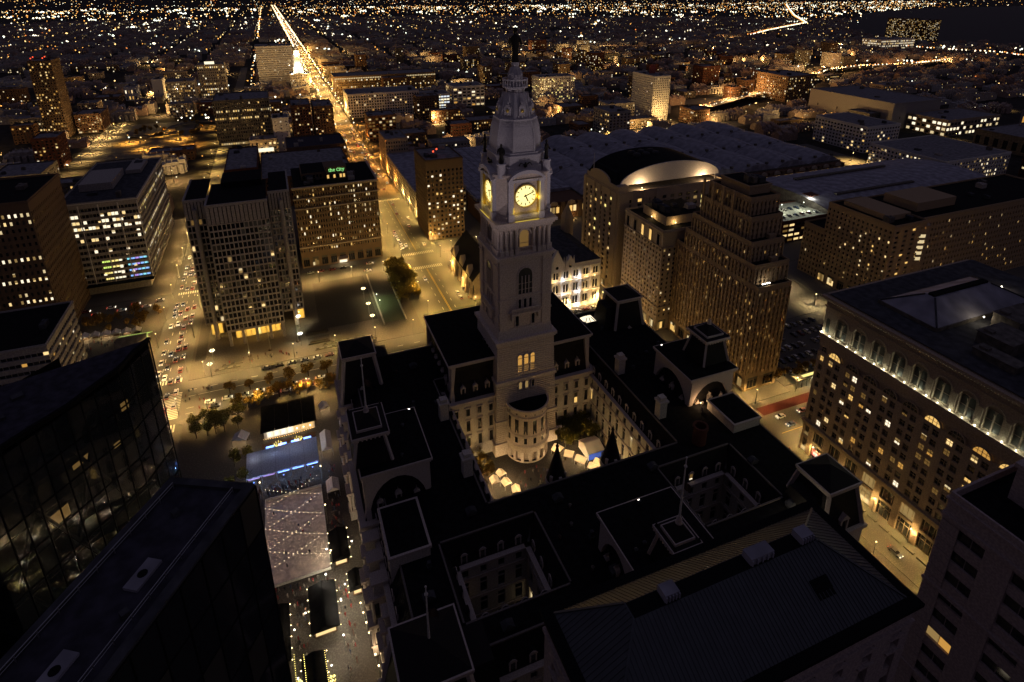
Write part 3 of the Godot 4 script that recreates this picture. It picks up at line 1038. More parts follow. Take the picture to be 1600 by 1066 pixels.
# square with cut corners
func oct(b: Buf, r: float, cut: float, y0: float, y1: float, r1 := -1.0, cut1 := -1.0) -> void:
	if r1 < 0.0:
		r1 = r
		cut1 = cut
	var A := oct_pts(r, cut, y0)
	var B := oct_pts(r1, cut1, y1)
	for k in 8:
		var j := (k + 1) % 8
		b.quad(A[k], A[j], B[j], B[k], (A[k] + A[j]) * Vector3(1, 0, 1) + Vector3.UP * (r - r1))
	for k in range(1, 7):
		b.tri(B[0], B[k], B[k + 1], Vector3.UP)
		b.tri(A[0], A[k], A[k + 1], Vector3.DOWN)

func oct_pts(r: float, c: float, y: float) -> Array:
	return [Vector3(-r + c, y, r), Vector3(r - c, y, r), Vector3(r, y, r - c), Vector3(r, y, -r + c), Vector3(r - c, y, -r), Vector3(-r + c, y, -r), Vector3(-r, y, -r + c), Vector3(-r, y, r - c)]

func clock_tower() -> void:
	var tw := thing("clock_tower", "tall pale stone clock tower with glowing yellow dials, domed top and dark bronze statue", "clock tower")
	var T := new_set(tw, true)
	var W: Buf = T.wall
	var R: Buf = T.trim
	# rusticated shaft: courses stand proud with joints between
	var shaft := func(h0: float, h1: float, y0: float, y1: float, step: float) -> void:
		var n := int((y1 - y0) / step)
		var hh := func(y: float) -> float: return lerpf(h0, h1, (y - y0) / (y1 - y0))
		W.taper(-h0 + 0.26, -h0 + 0.26, h0 - 0.26, h0 - 0.26, y0, -h1 + 0.26, -h1 + 0.26, h1 - 0.26, h1 - 0.26, y1)
		for k in n:
			var ya := y0 + k * step
			var yb := ya + step - 0.24
			ring4(W, hh.call(ya), ya, yb, hh.call(yb))
	ring4(W, 13.9, 0.0, 5.5, 13.7)
	ring4(R, 14.2, 5.5, 6.3)
	shaft.call(13.4, 13.0, 6.3, 15.6, 0.93)
	ring4(R, 13.5, 15.6, 16.6)
	shaft.call(12.9, 12.5, 16.6, 33.2, 0.92)
	ring4(R, 13.0, 33.2, 34.5)
	shaft.call(12.3, 11.9, 34.5, 50.6, 0.94)
	ring4(R, 12.4, 50.6, 51.4)
	ring4(R, 12.9, 51.4, 52.6)
	ring4(W, 11.3, 52.6, 56.5, 10.9)
	ring4(W, 10.6, 56.5, 62.8)
	ring4(R, 11.0, 62.8, 63.6)
	ring4(W, 10.4, 63.6, 85.2)
	ring4(R, 11.0, 85.2, 86.0)
	ring4(R, 11.7, 86.0, 87.2)
	# sides: windows, pilasters and balconies
	for s in ["S", "N", "E", "W"]:
		var f := fp(s, 0.0)
		# three tall lancets at 37-47 m, lit from within
		for k in 3:
			var u := (k - 1) * 2.7
			arch_window(T, s, 12.1, u, 36.8, 44.0, 1.7, LIT[2] if s == "S" else M.glass, [40.2, 43.2])
			arch_window(T, s, 12.75, u, 29.6, 32.2, 1.2, LIT[4] if k < 2 and s == "S" else M.glass, [])
		# balcony at 63 m
		fbox(R, s, 0.0, -6.0, 6.0, 62.6, 63.4, 10.4, 12.4)
		fbox(R, s, 0.0, -6.0, 6.0, 65.0, 65.4, 12.0, 12.4)
		for k in 17:
			fbox(R, s, 0.0, -5.9 + k * 0.72, -5.6 + k * 0.72, 63.4, 65.0, 12.05, 12.35)
		for k in [-1, 1]:
			fbox(R, s, 0.0, k * 5.4 - 0.5, k * 5.4 + 0.5, 60.2, 62.6, 10.4, 12.0)
			arch_window(T, s, 10.65, k * 3.3, 57.2, 61.0, 1.3, M.glass, [])
		for k in 3:
			arch_window(T, s, 10.45, (k - 1) * 2.2, 64.6, 68.0, 1.1, M.glass, [])
		# great arched window 71-81 m
		arch_window(T, s, 10.45, 0.0, 70.6, 78.6, 5.6, M.dimglass, [72.5, 75.0])
		for k in [-1.4, 0.0, 1.4]:
			fbox(R, s, 0.0, k - 0.16, k + 0.16, 70.6, 78.2, 10.52, 10.9)
		# corner piers
		for k in [-1.0, 1.0]:
			fbox(W, s, 0.0, k * 8.7 - 1.7, k * 8.7 + 1.7, 56.0, 85.2, 10.3, 10.95)
			fbox(R, s, 0.0, k * 8.7 - 1.9, k * 8.7 + 1.9, 68.6, 69.5, 10.3, 11.2)
			fbox(R, s, 0.0, k * 8.7 - 1.9, k * 8.7 + 1.9, 82.6, 83.3, 10.3, 11.2)
		fbox(R, s, 0.0, -7.0, 7.0, 69.2, 70.0, 10.35, 10.7)
	# column stage 87-97 m
	ring4(W, 8.9, 87.2, 97.4)
	for s in ["S", "N", "E", "W"]:
		fbox(W, s, 0.0, -10.2, -5.0, 87.2, 97.4, 8.7, 9.6)
		fbox(W, s, 0.0, 5.0, 10.2, 87.2, 97.4, 8.7, 9.6)
		for u in [-9.2, -7.4, -5.6, 5.6, 7.4, 9.2, -3.4, 3.4]:
			var f := fp(s, 0.0)
			fbox(R, s, 0.0, u - 0.75, u + 0.75, 87.2, 89.6, 9.2, 11.0)
			R.lathe(f.call(u, 89.6, 10.1), [Vector2(0.68, 0), Vector2(0.6, 0.5), Vector2(0.5, 6.2), Vector2(0.75, 7.0), Vector2(0.8, 7.7), Vector2(0, 7.7)], 10)
		fbox(R, s, 0.0, -3.0, 3.0, 87.2, 88.4, 9.0, 10.6)
		for k in 9:
			fbox(R, s, 0.0, -2.9 + k * 0.7, -2.6 + k * 0.7, 88.4, 89.6, 10.2, 10.5)
		fbox(R, s, 0.0, -3.0, 3.0, 89.6, 89.9, 10.1, 10.6)
		arch_window(T, s, 8.95, 0.0, 89.4, 94.4, 3.6, LIT[6] if s == "S" else M.glass, [91.0])
		var f2 := fp(s, 0.0)
		var arc := PackedVector2Array()
		for k in 13:
			var t := PI * k / 12.0
			arc.append(Vector2(cos(t) * 3.0, 94.4 + sin(t) * 3.0))
		for k in 13:
			var t := PI * (12 - k) / 12.0
			arc.append(Vector2(cos(t) * 2.3, 94.4 + sin(t) * 2.3))
		R.slab(arc, f2, 8.9, 9.9)
	ring4(R, 10.8, 97.4, 98.6)
	ring4(R, 11.4, 98.6, 99.4)
	ring4(R, 12.1, 99.4, 100.6)
	# clock stage 100-119 m: square with cut corners
	oct(W, 10.0, 3.0, 100.6, 117.6)
	oct(R, 10.4, 3.1, 100.6, 102.4)
	oct(R, 10.6, 3.2, 116.4, 117.4)
	oct(R, 11.2, 3.4, 117.4, 118.2)
	finish(T, M.tower, M.tower, M.tar)
	var names := {"S": "south", "N": "north", "E": "east", "W": "west"}
	for s in ["S", "N", "E", "W"]:
		clock_face(tw, s)
	# drum and dome
	var D := Buf.new()
	oct(D, 9.4, 3.4, 118.2, 120.6)
	oct(D, 8.9, 3.3, 120.6, 123.6)
	oct(D, 9.2, 3.5, 123.6, 124.4)
	oct(D, 8.7, 3.4, 124.4, 125.2)
	var dp := [[8.3, 125.2], [8.25, 127.5], [8.0, 131.0], [7.5, 134.0], [6.9, 136.2]]
	for k in dp.size() - 1:
		oct(D, dp[k][0], dp[k][0] * 0.52, dp[k][1], dp[k + 1][1], dp[k + 1][0], dp[k + 1][0] * 0.52)
	oct(D, 7.15, 3.75, 136.2, 136.9)
	var dq := [[6.6, 136.9], [5.9, 139.5], [4.9, 142.4], [4.0, 144.6], [3.6, 145.4]]
	for k in dq.size() - 1:
		oct(D, dq[k][0], dq[k][0] * 0.56, dq[k][1], dq[k + 1][1], dq[k + 1][0], dq[k + 1][0] * 0.56)
	# ribs on the dome's edges and sunk panels on its faces
	for k in 8:
		for g in [dp, dq]:
			var sh := 0.52 if g == dp else 0.56
			for i in g.size() - 1:
				var a: Vector3 = oct_pts(g[i][0], g[i][0] * sh, g[i][1])[k]
				var b: Vector3 = oct_pts(g[i + 1][0], g[i + 1][0] * sh, g[i + 1][1])[k]
				D.bar(a, b, 0.5)
	for k in 26:
		var r: float = lerpf(8.32, 7.15, clampf((125.9 + k * 0.4 - 127.0) / 9.0, 0, 1))
		oct(D, r, r * 0.52, 125.9 + k * 0.4, 126.1 + k * 0.4)
	put(D, "dome", M.dome, tw)
	# oculi: gilt roundels in hooded frames
	for k in 8:
		var a := TAU * k / 8
		var e := Vector3(sin(a), 0, cos(a))
		var hoodb := Buf.new()
		var t := Transform3D(Basis(Vector3.UP, a), e * 6.0 + Vector3(0, 139.6, 0))
		hoodb.obox(t, Vector3(2.3, 3.0, 1.4))
		hoodb.obox(t.translated(Vector3(0, 1.7, 0)), Vector3(1.5, 0.6, 1.3))
		hoodb.obox(t.translated(Vector3(0, 2.4, 0)), Vector3(0.5, 1.4, 0.8))
		hoodb.obox(t.translated(Vector3(0, -2.0, 0)), Vector3(0.5, 1.2, 1.6))
		hoodb.obox(t.translated(t.basis.x * 1.4 + Vector3(0, -2.0, 0)), Vector3(0.4, 1.0, 1.2))
		hoodb.obox(t.translated(t.basis.x * -1.4 + Vector3(0, -2.0, 0)), Vector3(0.4, 1.0, 1.2))
		var h := put(hoodb, "oculus_frame", M.dome, tw)
		var o := Buf.new()
		o.ball(e * 6.75 + Vector3(0, 139.7, 0), 0.62, 10, 6)
		put(o, "gilt_oculus", M.gilt, h)
		var p := Buf.new()
		p.taper(e.x * 5.2 - 0.35, e.z * 5.2 - 0.35, e.x * 5.2 + 0.35, e.z * 5.2 + 0.35, 142.2, e.x * 4.9 - 0.08, e.z * 4.9 - 0.08, e.x * 4.9 + 0.08, e.z * 4.9 + 0.08, 145.2)
		put(p, "dome_pinnacle", M.dome, tw)
	# gallery and ribbed cap below the statue
	var G := Buf.new()
	G.lathe(Vector3.ZERO, [Vector2(3.3, 145.2), Vector2(3.4, 146.6), Vector2(4.5, 147.0), Vector2(4.5, 147.6), Vector2(3.0, 147.6)], 24)
	for k in 24:
		var a := TAU * k / 24
		G.bar(Vector3(sin(a) * 4.3, 147.6, cos(a) * 4.3), Vector3(sin(a) * 4.3, 149.7, cos(a) * 4.3), 0.24)
	G.lathe(Vector3.ZERO, [Vector2(4.1, 149.6), Vector2(4.5, 149.6), Vector2(4.5, 150.1), Vector2(4.1, 150.1), Vector2(4.1, 149.6)], 24)
	put(G, "gallery", M.dome, tw)
	var Cp := Buf.new()
	Cp.lathe(Vector3.ZERO, [Vector2(2.6, 147.6), Vector2(2.6, 150.2), Vector2(2.5, 151.6), Vector2(1.7, 153.6), Vector2(1.15, 154.2), Vector2(1.45, 154.8), Vector2(1.45, 155.7), Vector2(0, 155.7)], 16)
	for k in 14:
		var a := TAU * k / 14
		var e := Vector3(sin(a), 0, cos(a))
		Cp.bar(e * 2.62 + Vector3(0, 150.0, 0), e * 2.5 + Vector3(0, 151.7, 0), 0.34)
		Cp.bar(e * 2.5 + Vector3(0, 151.7, 0), e * 1.6 + Vector3(0, 153.8, 0), 0.3)
	put(Cp, "ribbed_cap", M.dome, tw)
	# half-round stair bay on the courtyard side
	var A := new_set(Node3D.new(), false)
	A.node.name = "rounded_bay"
	tw.add_child(A.node, true)
	var wb: Buf = A.wall
	var cz := Vector3(0, 0, 13.2)
	wb.lathe(cz, [Vector2(8.6, 5.0), Vector2(8.6, 7.2), Vector2(9.3, 7.4), Vector2(9.3, 8.3), Vector2(8.5, 8.6), Vector2(8.4, 12.3), Vector2(8.7, 12.4), Vector2(8.7, 12.9), Vector2(8.3, 13.0), Vector2(8.2, 20.6), Vector2(8.6, 20.8), Vector2(8.6, 21.4), Vector2(8.2, 21.5), Vector2(8.2, 23.8), Vector2(8.9, 24.2), Vector2(8.9, 25.0), Vector2(8.2, 25.0)], 28, 0.0, true, -PI / 2, PI / 2)
	wb.lathe(cz, [Vector2(8.8, 0), Vector2(8.8, 0.6), Vector2(8.4, 0.6)], 28, 0.0, true, -PI / 2, PI / 2)
	wb.lathe(cz, [Vector2(7.2, 0.1), Vector2(7.2, 5.2)], 28, 0.0, true, -PI / 2, PI / 2)
	for k in 8:
		var a := -PI / 2 + PI * (k + 0.5) / 8.0 - PI / 16 * 0
		wb.obox(Transform3D(Basis(Vector3.UP, a), cz + Vector3(sin(a) * 8.0, 2.6, cos(a) * 8.0)), Vector3(1.2, 5.0, 1.3))
	A.roof.lathe(cz, [Vector2(8.2, 24.4), Vector2(0, 24.9)], 28, 0.0, true, -PI / 2, PI / 2)
	finish(A, M.tower, M.tower, M.tar)
	for k in 7:
		var a := -PI / 2 + PI * (k + 0.5) / 7.0
		for q in [[13.6, 20.0, 1.6, 8.22], [9.2, 11.8, 1.2, 8.47], [22.4, 22.9, 0.5, 8.22]]:
			var g := Buf.new()
			var t := Transform3D(Basis(Vector3.UP, a), cz + Vector3(sin(a) * q[3], (q[0] + q[1]) / 2, cos(a) * q[3]))
			g.obox(t, Vector3(q[2], q[1] - q[0], 0.1))
			put(g, "window", M.glass, A.node)
	# bronze figures at the four corners and eagles over the dials
	for s in ["S", "N", "E", "W"]:
		var f := fp(s, 0.0)
		var g := Buf.new()
		var c: Vector3 = f.call(0.0, 120.0, 9.9)
		g.ball(c + Vector3(0, 0.9, 0), 0.75, 8, 6)
		g.ball(c + Vector3(0, 1.9, 0) + out_of(s) * 0.3, 0.38, 8, 5)
		for k in [-1.0, 1.0]:
			var u: Vector3 = f.call(k * 1.0, 0.0, 0.0)
			g.bar(c + Vector3(0, 1.2, 0) + u * 0.4, c + Vector3(0, 2.0, 0) + u * 1.7, 0.5, 0.25)
			g.bar(c + Vector3(0, 2.0, 0) + u * 1.7, c + Vector3(0, 0.9, 0) + u * 2.5, 0.45, 0.2)
		put(g, "bronze_eagle", M.bronze, tw)
	for i in [-1.0, 1.0]:
		for j in [-1.0, 1.0]:
			var pd := Buf.new()
			pd.lathe(Vector3(i * 8.6, 117.0, j * 8.6), [Vector2(1.6, 0), Vector2(1.5, 4.4), Vector2(1.75, 4.6), Vector2(1.75, 5.2), Vector2(0, 5.2)], 14)
			put(pd, "statue_pedestal", M.dome, tw)
			var st := Buf.new()
			bronze_figure(st, Vector3(i * 8.6, 122.2, j * 8.6), 7.2, atan2(i, j))
			put(st, "corner_statue", M.bronze, tw)
	var pn := Buf.new()
	bronze_figure(pn, Vector3(0, 155.7, 0), 11.5, 2.6, true)
	put(pn, "founder_statue", M.bronze, tw)

# a robed or coated standing figure: one lathe-like skin of stacked ovals with arms and a hat
func bronze_figure(b: Buf, p: Vector3, h: float, turn: float, hat := false) -> void:
	var k := h / 11.5
	var rings := [[0.0, 1.35, 1.2], [0.5, 1.5, 1.25], [2.5, 1.15, 0.95], [4.6, 1.2, 0.95], [6.2, 1.35, 0.95], [7.6, 1.75, 0.95], [8.7, 1.55, 0.85], [9.2, 0.6, 0.55], [9.5, 0.5, 0.5], [10.0, 0.72, 0.7], [10.6, 0.72, 0.72], [11.1, 0.5, 0.5], [11.4, 0.05, 0.05]]
	var B := Basis(Vector3.UP, turn)
	var seg := 12
	for r in rings.size() - 1:
		for i in seg:
			var q := []
			for e in [[r, i], [r, i + 1], [r + 1, i + 1], [r + 1, i]]:
				var g: Array = rings[e[0]]
				var a: float = TAU * e[1] / seg
				q.append(p + B * (Vector3(sin(a) * g[1], g[0], cos(a) * g[2]) * k))
			b.quad(q[0], q[1], q[2], q[3], ((q[0] + q[1]) / 2 - p) * Vector3(1, 0, 1))
	for s in [-1.0, 1.0]:
		var sh := p + B * (Vector3(s * 1.6, 8.1, 0) * k)
		var el := p + B * (Vector3(s * 2.2, 6.2, 0.35 * (1 + s)) * k)
		var ha := p + B * (Vector3(s * 1.9, 5.4, 1.1 + s * 0.6) * k)
		b.bar(sh, el, 0.75 * k)
		b.bar(el, ha, 0.6 * k)
		b.ball(ha, 0.36 * k, 6, 4)
	if hat:
		b.lathe(p + Vector3(0, 10.75 * k, 0), [Vector2(1.25 * k, 0), Vector2(1.3 * k, 0.18 * k), Vector2(0.75 * k, 0.25 * k), Vector2(0.68 * k, 0.8 * k), Vector2(0, 0.95 * k)], 12)

func arch_window(T: Dictionary, side: String, d: float, u: float, y0: float, ys: float, w: float, m: Material, bars: Array) -> void:
	var f := fp(side, 0.0)
	var poly := PackedVector2Array([Vector2(u - w / 2, y0), Vector2(u + w / 2, y0)])
	for k in 9:
		var t := PI * k / 8.0
		poly.append(Vector2(u + cos(t) * w / 2, ys + sin(t) * w / 2))
	var b := Buf.new()
	b.slab(poly, f, d - 0.3, d + 0.06)
	put(b, "window", m, T.node)
	# moulded surround
	var ring := PackedVector2Array([Vector2(u + w / 2 + 0.35, y0), Vector2(u + w / 2 + 0.35, ys)])
	for k in 9:
		var t := PI * k / 8.0
		ring.append(Vector2(u + cos(t) * (w / 2 + 0.35), ys + sin(t) * (w / 2 + 0.35)))
	ring.append(Vector2(u - w / 2 - 0.35, y0))
	ring.append(Vector2(u - w / 2, y0))
	for k in 9:
		var t := PI * (8 - k) / 8.0
		ring.append(Vector2(u + cos(t) * w / 2, ys + sin(t) * w / 2))
	ring.append(Vector2(u + w / 2, y0))
	T.trim.slab(ring, f, d - 0.3, d + 0.3)
	fbox(T.trim, side, 0.0, u - w / 2 - 0.4, u + w / 2 + 0.4, y0 - 0.35, y0, d - 0.3, d + 0.45)
	for y in bars:
		fbox(T.trim, side, 0.0, u - w / 2, u + w / 2, y - 0.09, y + 0.09, d, d + 0.2)

# dial 7.9 m across in a gilt bay, segmental pediment above, hands near eleven minutes past five
func clock_face(tw: Node3D, s: String) -> void:
	var f := fp(s, 0.0)
	var part := Node3D.new()
	part.name = "clock_face"
	tw.add_child(part, true)
	var c := Vector2(0.0, 109.7)
	var R := Buf.new()
	# bay frame: side piers and sill
	for k in [-1.0, 1.0]:
		fbox(R, s, 0.0, k * 5.9 - 0.95, k * 5.9 + 0.95, 102.4, 116.2, 9.9, 11.3)
		fbox(R, s, 0.0, k * 5.9 - 1.15, k * 5.9 + 1.15, 100.6, 103.6, 9.9, 11.6)
		fbox(R, s, 0.0, k * 5.9 - 1.15, k * 5.9 + 1.15, 115.2, 116.3, 9.9, 11.5)
	fbox(R, s, 0.0, -5.0, 5.0, 100.6, 103.0, 9.9, 11.0)
	fbox(R, s, 0.0, -4.9, 4.9, 115.0, 116.2, 9.9, 10.6)
	var arc := PackedVector2Array()
	for k in 13:
		var t := lerpf(0.42, PI - 0.42, k / 12.0)
		arc.append(Vector2(cos(t) * 8.0, 113.6 + sin(t) * 6.2))
	for k in 13:
		var t := lerpf(PI - 0.42, 0.42, k / 12.0)
		arc.append(Vector2(cos(t) * 7.3, 113.4 + sin(t) * 5.2))
	R.slab(arc, f, 9.0, 12.0)
	var ty := PackedVector2Array([Vector2(-6.7, 116.2), Vector2(6.7, 116.2)])
	for k in 11:
		var t := lerpf(0.45, PI - 0.45, k / 10.0)
		ty.append(Vector2(cos(t) * 7.4, 113.4 + sin(t) * 5.3))
	R.slab(ty, f, 9.0, 11.0)
	# shell crest
	for k in 7:
		var a := PI * (k + 0.5) / 7.0
		R.bar(f.call(0.0, 118.4, 11.0), f.call(cos(a) * 2.6, 118.4 + sin(a) * 1.6, 11.2), 0.6, 0.5)
	put(R, "dial_bay", M.dome, part)
	# gilt inner frame, which the dial lights
	var g := Buf.new()
	for k in [-1.0, 1.0]:
		fbox(g, s, 0.0, k * 4.75 - 0.2, k * 4.75 + 0.2, 103.0, 115.0, 10.0, 10.9)
	var rim := PackedVector2Array()
	var seg := 48
	for k in seg + 1:
		var t := TAU * k / seg
		rim.append(c + Vector2(cos(t), sin(t)) * 4.35)
	for k in seg + 1:
		var t := TAU * (seg - k) / seg
		rim.append(c + Vector2(cos(t), sin(t)) * 3.97)
	for k in seg:
		var t0 := TAU * k / seg
		var t1 := TAU * (k + 1) / seg
		g.slab(PackedVector2Array([c + Vector2(cos(t0), sin(t0)) * 3.97, c + Vector2(cos(t0), sin(t0)) * 4.4, c + Vector2(cos(t1), sin(t1)) * 4.4, c + Vector2(cos(t1), sin(t1)) * 3.97]), f, 9.9, 10.65)
	put(g, "dial_rim", M.gilt, part)
	var d := Buf.new()
	var disc := PackedVector2Array()
	for k in seg:
		var t := TAU * k / seg
		disc.append(c + Vector2(cos(t), sin(t)) * 3.97)
	d.slab(disc, f, 10.0, 10.2)
	put(d, "lit_dial_lamp", M.clock, part)
	# hour strokes, hands
	var h := Buf.new()
	var flip := -1.0 if s in ["N", "W"] else 1.0
	if s == "E":
		flip = -1.0
	if s == "W":
		flip = 1.0
	var st := func(a: float, r0: float, r1: float, w: float, dd: float) -> void:
		var e := Vector2(sin(a) * flip, cos(a))
		var n := Vector2(e.y, -e.x) * w / 2
		h.slab(PackedVector2Array([c + e * r0 - n, c + e * r1 - n, c + e * r1 + n, c + e * r0 + n]), f, 10.18, dd)
	for k in 12:
		st.call(TAU * k / 12, 2.75, 3.65, 0.34, 10.24)
	for k in 60:
		st.call(TAU * k / 60, 3.72, 3.9, 0.08, 10.24)
	st.call(TAU * (5.18 / 12.0), -0.5, 2.35, 0.42, 10.34)
	st.call(TAU * (11.5 / 60.0), -0.7, 3.5, 0.30, 10.42)
	put(h, "clock_hands_and_marks", M.clockdark, part)
	# yellow tubes along the bay's edge and sill, and the light they throw on it
	for q in [[5.15, 103.4, 115.0], [-5.15, 103.2, 106.0]]:
		var lb := Buf.new()
		lb.bar(f.call(q[0] * flip, q[1], 11.25), f.call(q[0] * flip, q[2], 11.25), 0.16)
		put(lb, "bay_tube_lamp", M.tube, part)
	var sl := Buf.new()
	sl.bar(f.call(-4.6, 100.95, 12.2), f.call(4.6, 100.95, 12.2), 0.14)
	put(sl, "sill_tube_lamp", M.tube, part)
	omni(tw, f.call(4.5 * flip, 109.0, 11.9), [1.0, 0.70, 0.10], 0.2)
	omni(tw, f.call(-3.6 * flip, 104.0, 11.9), [1.0, 0.70, 0.10], 0.12)
	omni(tw, f.call(3.6 * flip, 103.6, 11.9), [1.0, 0.70, 0.10], 0.12)


# ---- buildings round the square ----------------------------------------------------------------------------
func near_buildings() -> void:
	gridded_office()
	store_with_arcade()
	metal_roofed()
	corner_tower()
	glass_pair()
	grand_hotel()
	stepped_tower()
	vaulted_hotel()
	lodge_hall()
	church()
	convention_hall()
	west_side()
	east_side()

func gridded_office() -> void:
	var n := thing("office_block", "tall gridded office block with ribbed blank crown and golden lobby above the plaza", "office block", Vector3(-104, 0, -140))
	var T := new_set(n, true)
	var parts := [[-118.0, -150.0, -89.5, -112.0, 7, 7], [-128.8, -163.0, -118.0, -124.0, 3, 8], [-89.5, -163.0, -79.0, -124.0, 3, 8]]
	var warm := [LIT[1], LIT[3], LIT[4], LIT[6], LIT[4]]
	for q in parts:
		var W: Buf = T.wall
		var y0 := 9.3
		W.box(q[0] + 0.5, y0, q[1] + 0.5, q[2] - 0.5, 69.6, q[3] - 0.5)
		T.roof.box(q[0] + 0.6, 79.3, q[1] + 0.6, q[2] - 0.6, 79.4, q[3] - 0.6)
		W.box(q[0] + 0.4, y0 - 0.9, q[1] + 0.4, q[2] - 0.4, y0 - 0.02, q[3] - 0.4, true)
		for s in ["S", "W", "E"]:
			if s == "E" and q[0] < -110 and q[2] > -119:
				continue
			var plane: float = {"S": q[3], "E": q[2], "W": q[0]}[s]
			var a: float = q[0] if s == "S" else (q[1] if q[4] == 3 else -124.0)
			var b: float = q[2] if s == "S" else q[3] - 0.5
			if (s == "W" and q[0] == -89.5) or (s == "E" and q[2] == -118.0):
				continue
			var cols: int = q[4] * 2 if s == "S" else maxi(3, int((b - a) / 2.05))
			facade(T, s, plane, a, b, y0, 69.5, {"cols": cols, "rows": 17, "ww": 0.78, "wh": 0.78, "rec": 0.5, "pier": 0.02, "lit": 0.055, "streaky": true, "lits": warm})
			# stronger mullions every second bay
			for k in cols / 2 + 1:
				var u: float = clampf(a + k * 2 * (b - a) / cols, a + 0.2, b - 0.2)
				fbox(T.trim, s, plane, u - 0.2, u + 0.2, y0 - 0.3, 69.4, -0.1, 0.3)
			# ribbed blank panels of the crown
			var np: int = q[4] * 2 + 1 if s == "S" else maxi(4, int((b - a) / 1.9))
			for k in np:
				var w := (b - a) / np
				fbox(T.trim, s, plane, a + k * w + 0.2, a + (k + 1) * w - 0.2, 69.8, 78.6, -0.4, 0.3)
			fbox(T.roof, s, plane, a, b, 69.52, 79.0, -0.5, -0.3)  # dark backing puts shade into the gaps between the ribs
			fbox(T.trim, s, plane, a, b, 78.7, 80.0, -0.6, 0.25)
	# two round piers standing in front of the set-back wings
	for x in [-124.2, -83.6]:
		T.trim.lathe(Vector3(x, 0, -123.0), [Vector2(1.15, 0), Vector2(1.15, 75.0), Vector2(0, 75.0)], 14)
	for q in [[-117.0, -112.8], [-90.5, -112.8], [-128.0, -161.0], [-80.0, -161.0], [-110.5, -112.8], [-97.0, -112.8], [-103.8, -112.8]]:
		T.trim.box(q[0] - 0.7, 0.1, q[1] - 0.7, q[0] + 0.7, 8.5, q[1] + 0.7)
	T.roof.box(-112.0, 79.4, -160.0, -92.0, 82.6, -140.0)
	finish(T, M.mullion, M.concrete, M.tar)
	# the lobby, glazed and lit, set back under the block
	var lob := Buf.new()
	lob.box(-115.0, 0.15, -148.0, -92.0, 8.4, -119.5)
	put(lob, "lobby_core", M.lime, n)
	for k in 9:
		var g := Buf.new()
		var x := -114.6 + k * 2.5
		g.box(x, 0.5, -119.48, x + 2.1, 7.6, -119.3)
		put(g, "lobby_window", M.litgold if k != 4 else M.lityel, n)
	for k in 4:
		omni(n, Vector3(-113.0 + k * 6.3, 6.8, -116.2), [1.0, 0.55, 0.12], 1.5)
		var f := Buf.new()
		f.ball(Vector3(-113.0 + k * 6.3, 6.8, -116.2), 0.2, 6, 4)
		put(f, "soffit_lamp", M.lamp_warm, n)
	for q in [[-124.5, -128.0], [-82.0, -128.5]]:
		var g := Buf.new()
		g.box(q[0] - 3.0, 0.15, q[1] - 14.0, q[0] + 3.0, 8.3, q[1])
		var c := put(g, "side_lobby", M.lime, n)
		var w := Buf.new()
		w.box(q[0] - 2.6, 0.6, q[1] + 0.02, q[0] + 2.6, 7.4, q[1] + 0.15)
		put(w, "lobby_window", M.litgold, c)
		omni(n, Vector3(q[0], 6.0, q[1] + 2.6), [1.0, 0.6, 0.15], 1.0)
		var f := Buf.new()
		f.ball(Vector3(q[0], 6.0, q[1] + 2.6), 0.2, 6, 4)
		put(f, "soffit_lamp", M.lamp_warm, n)

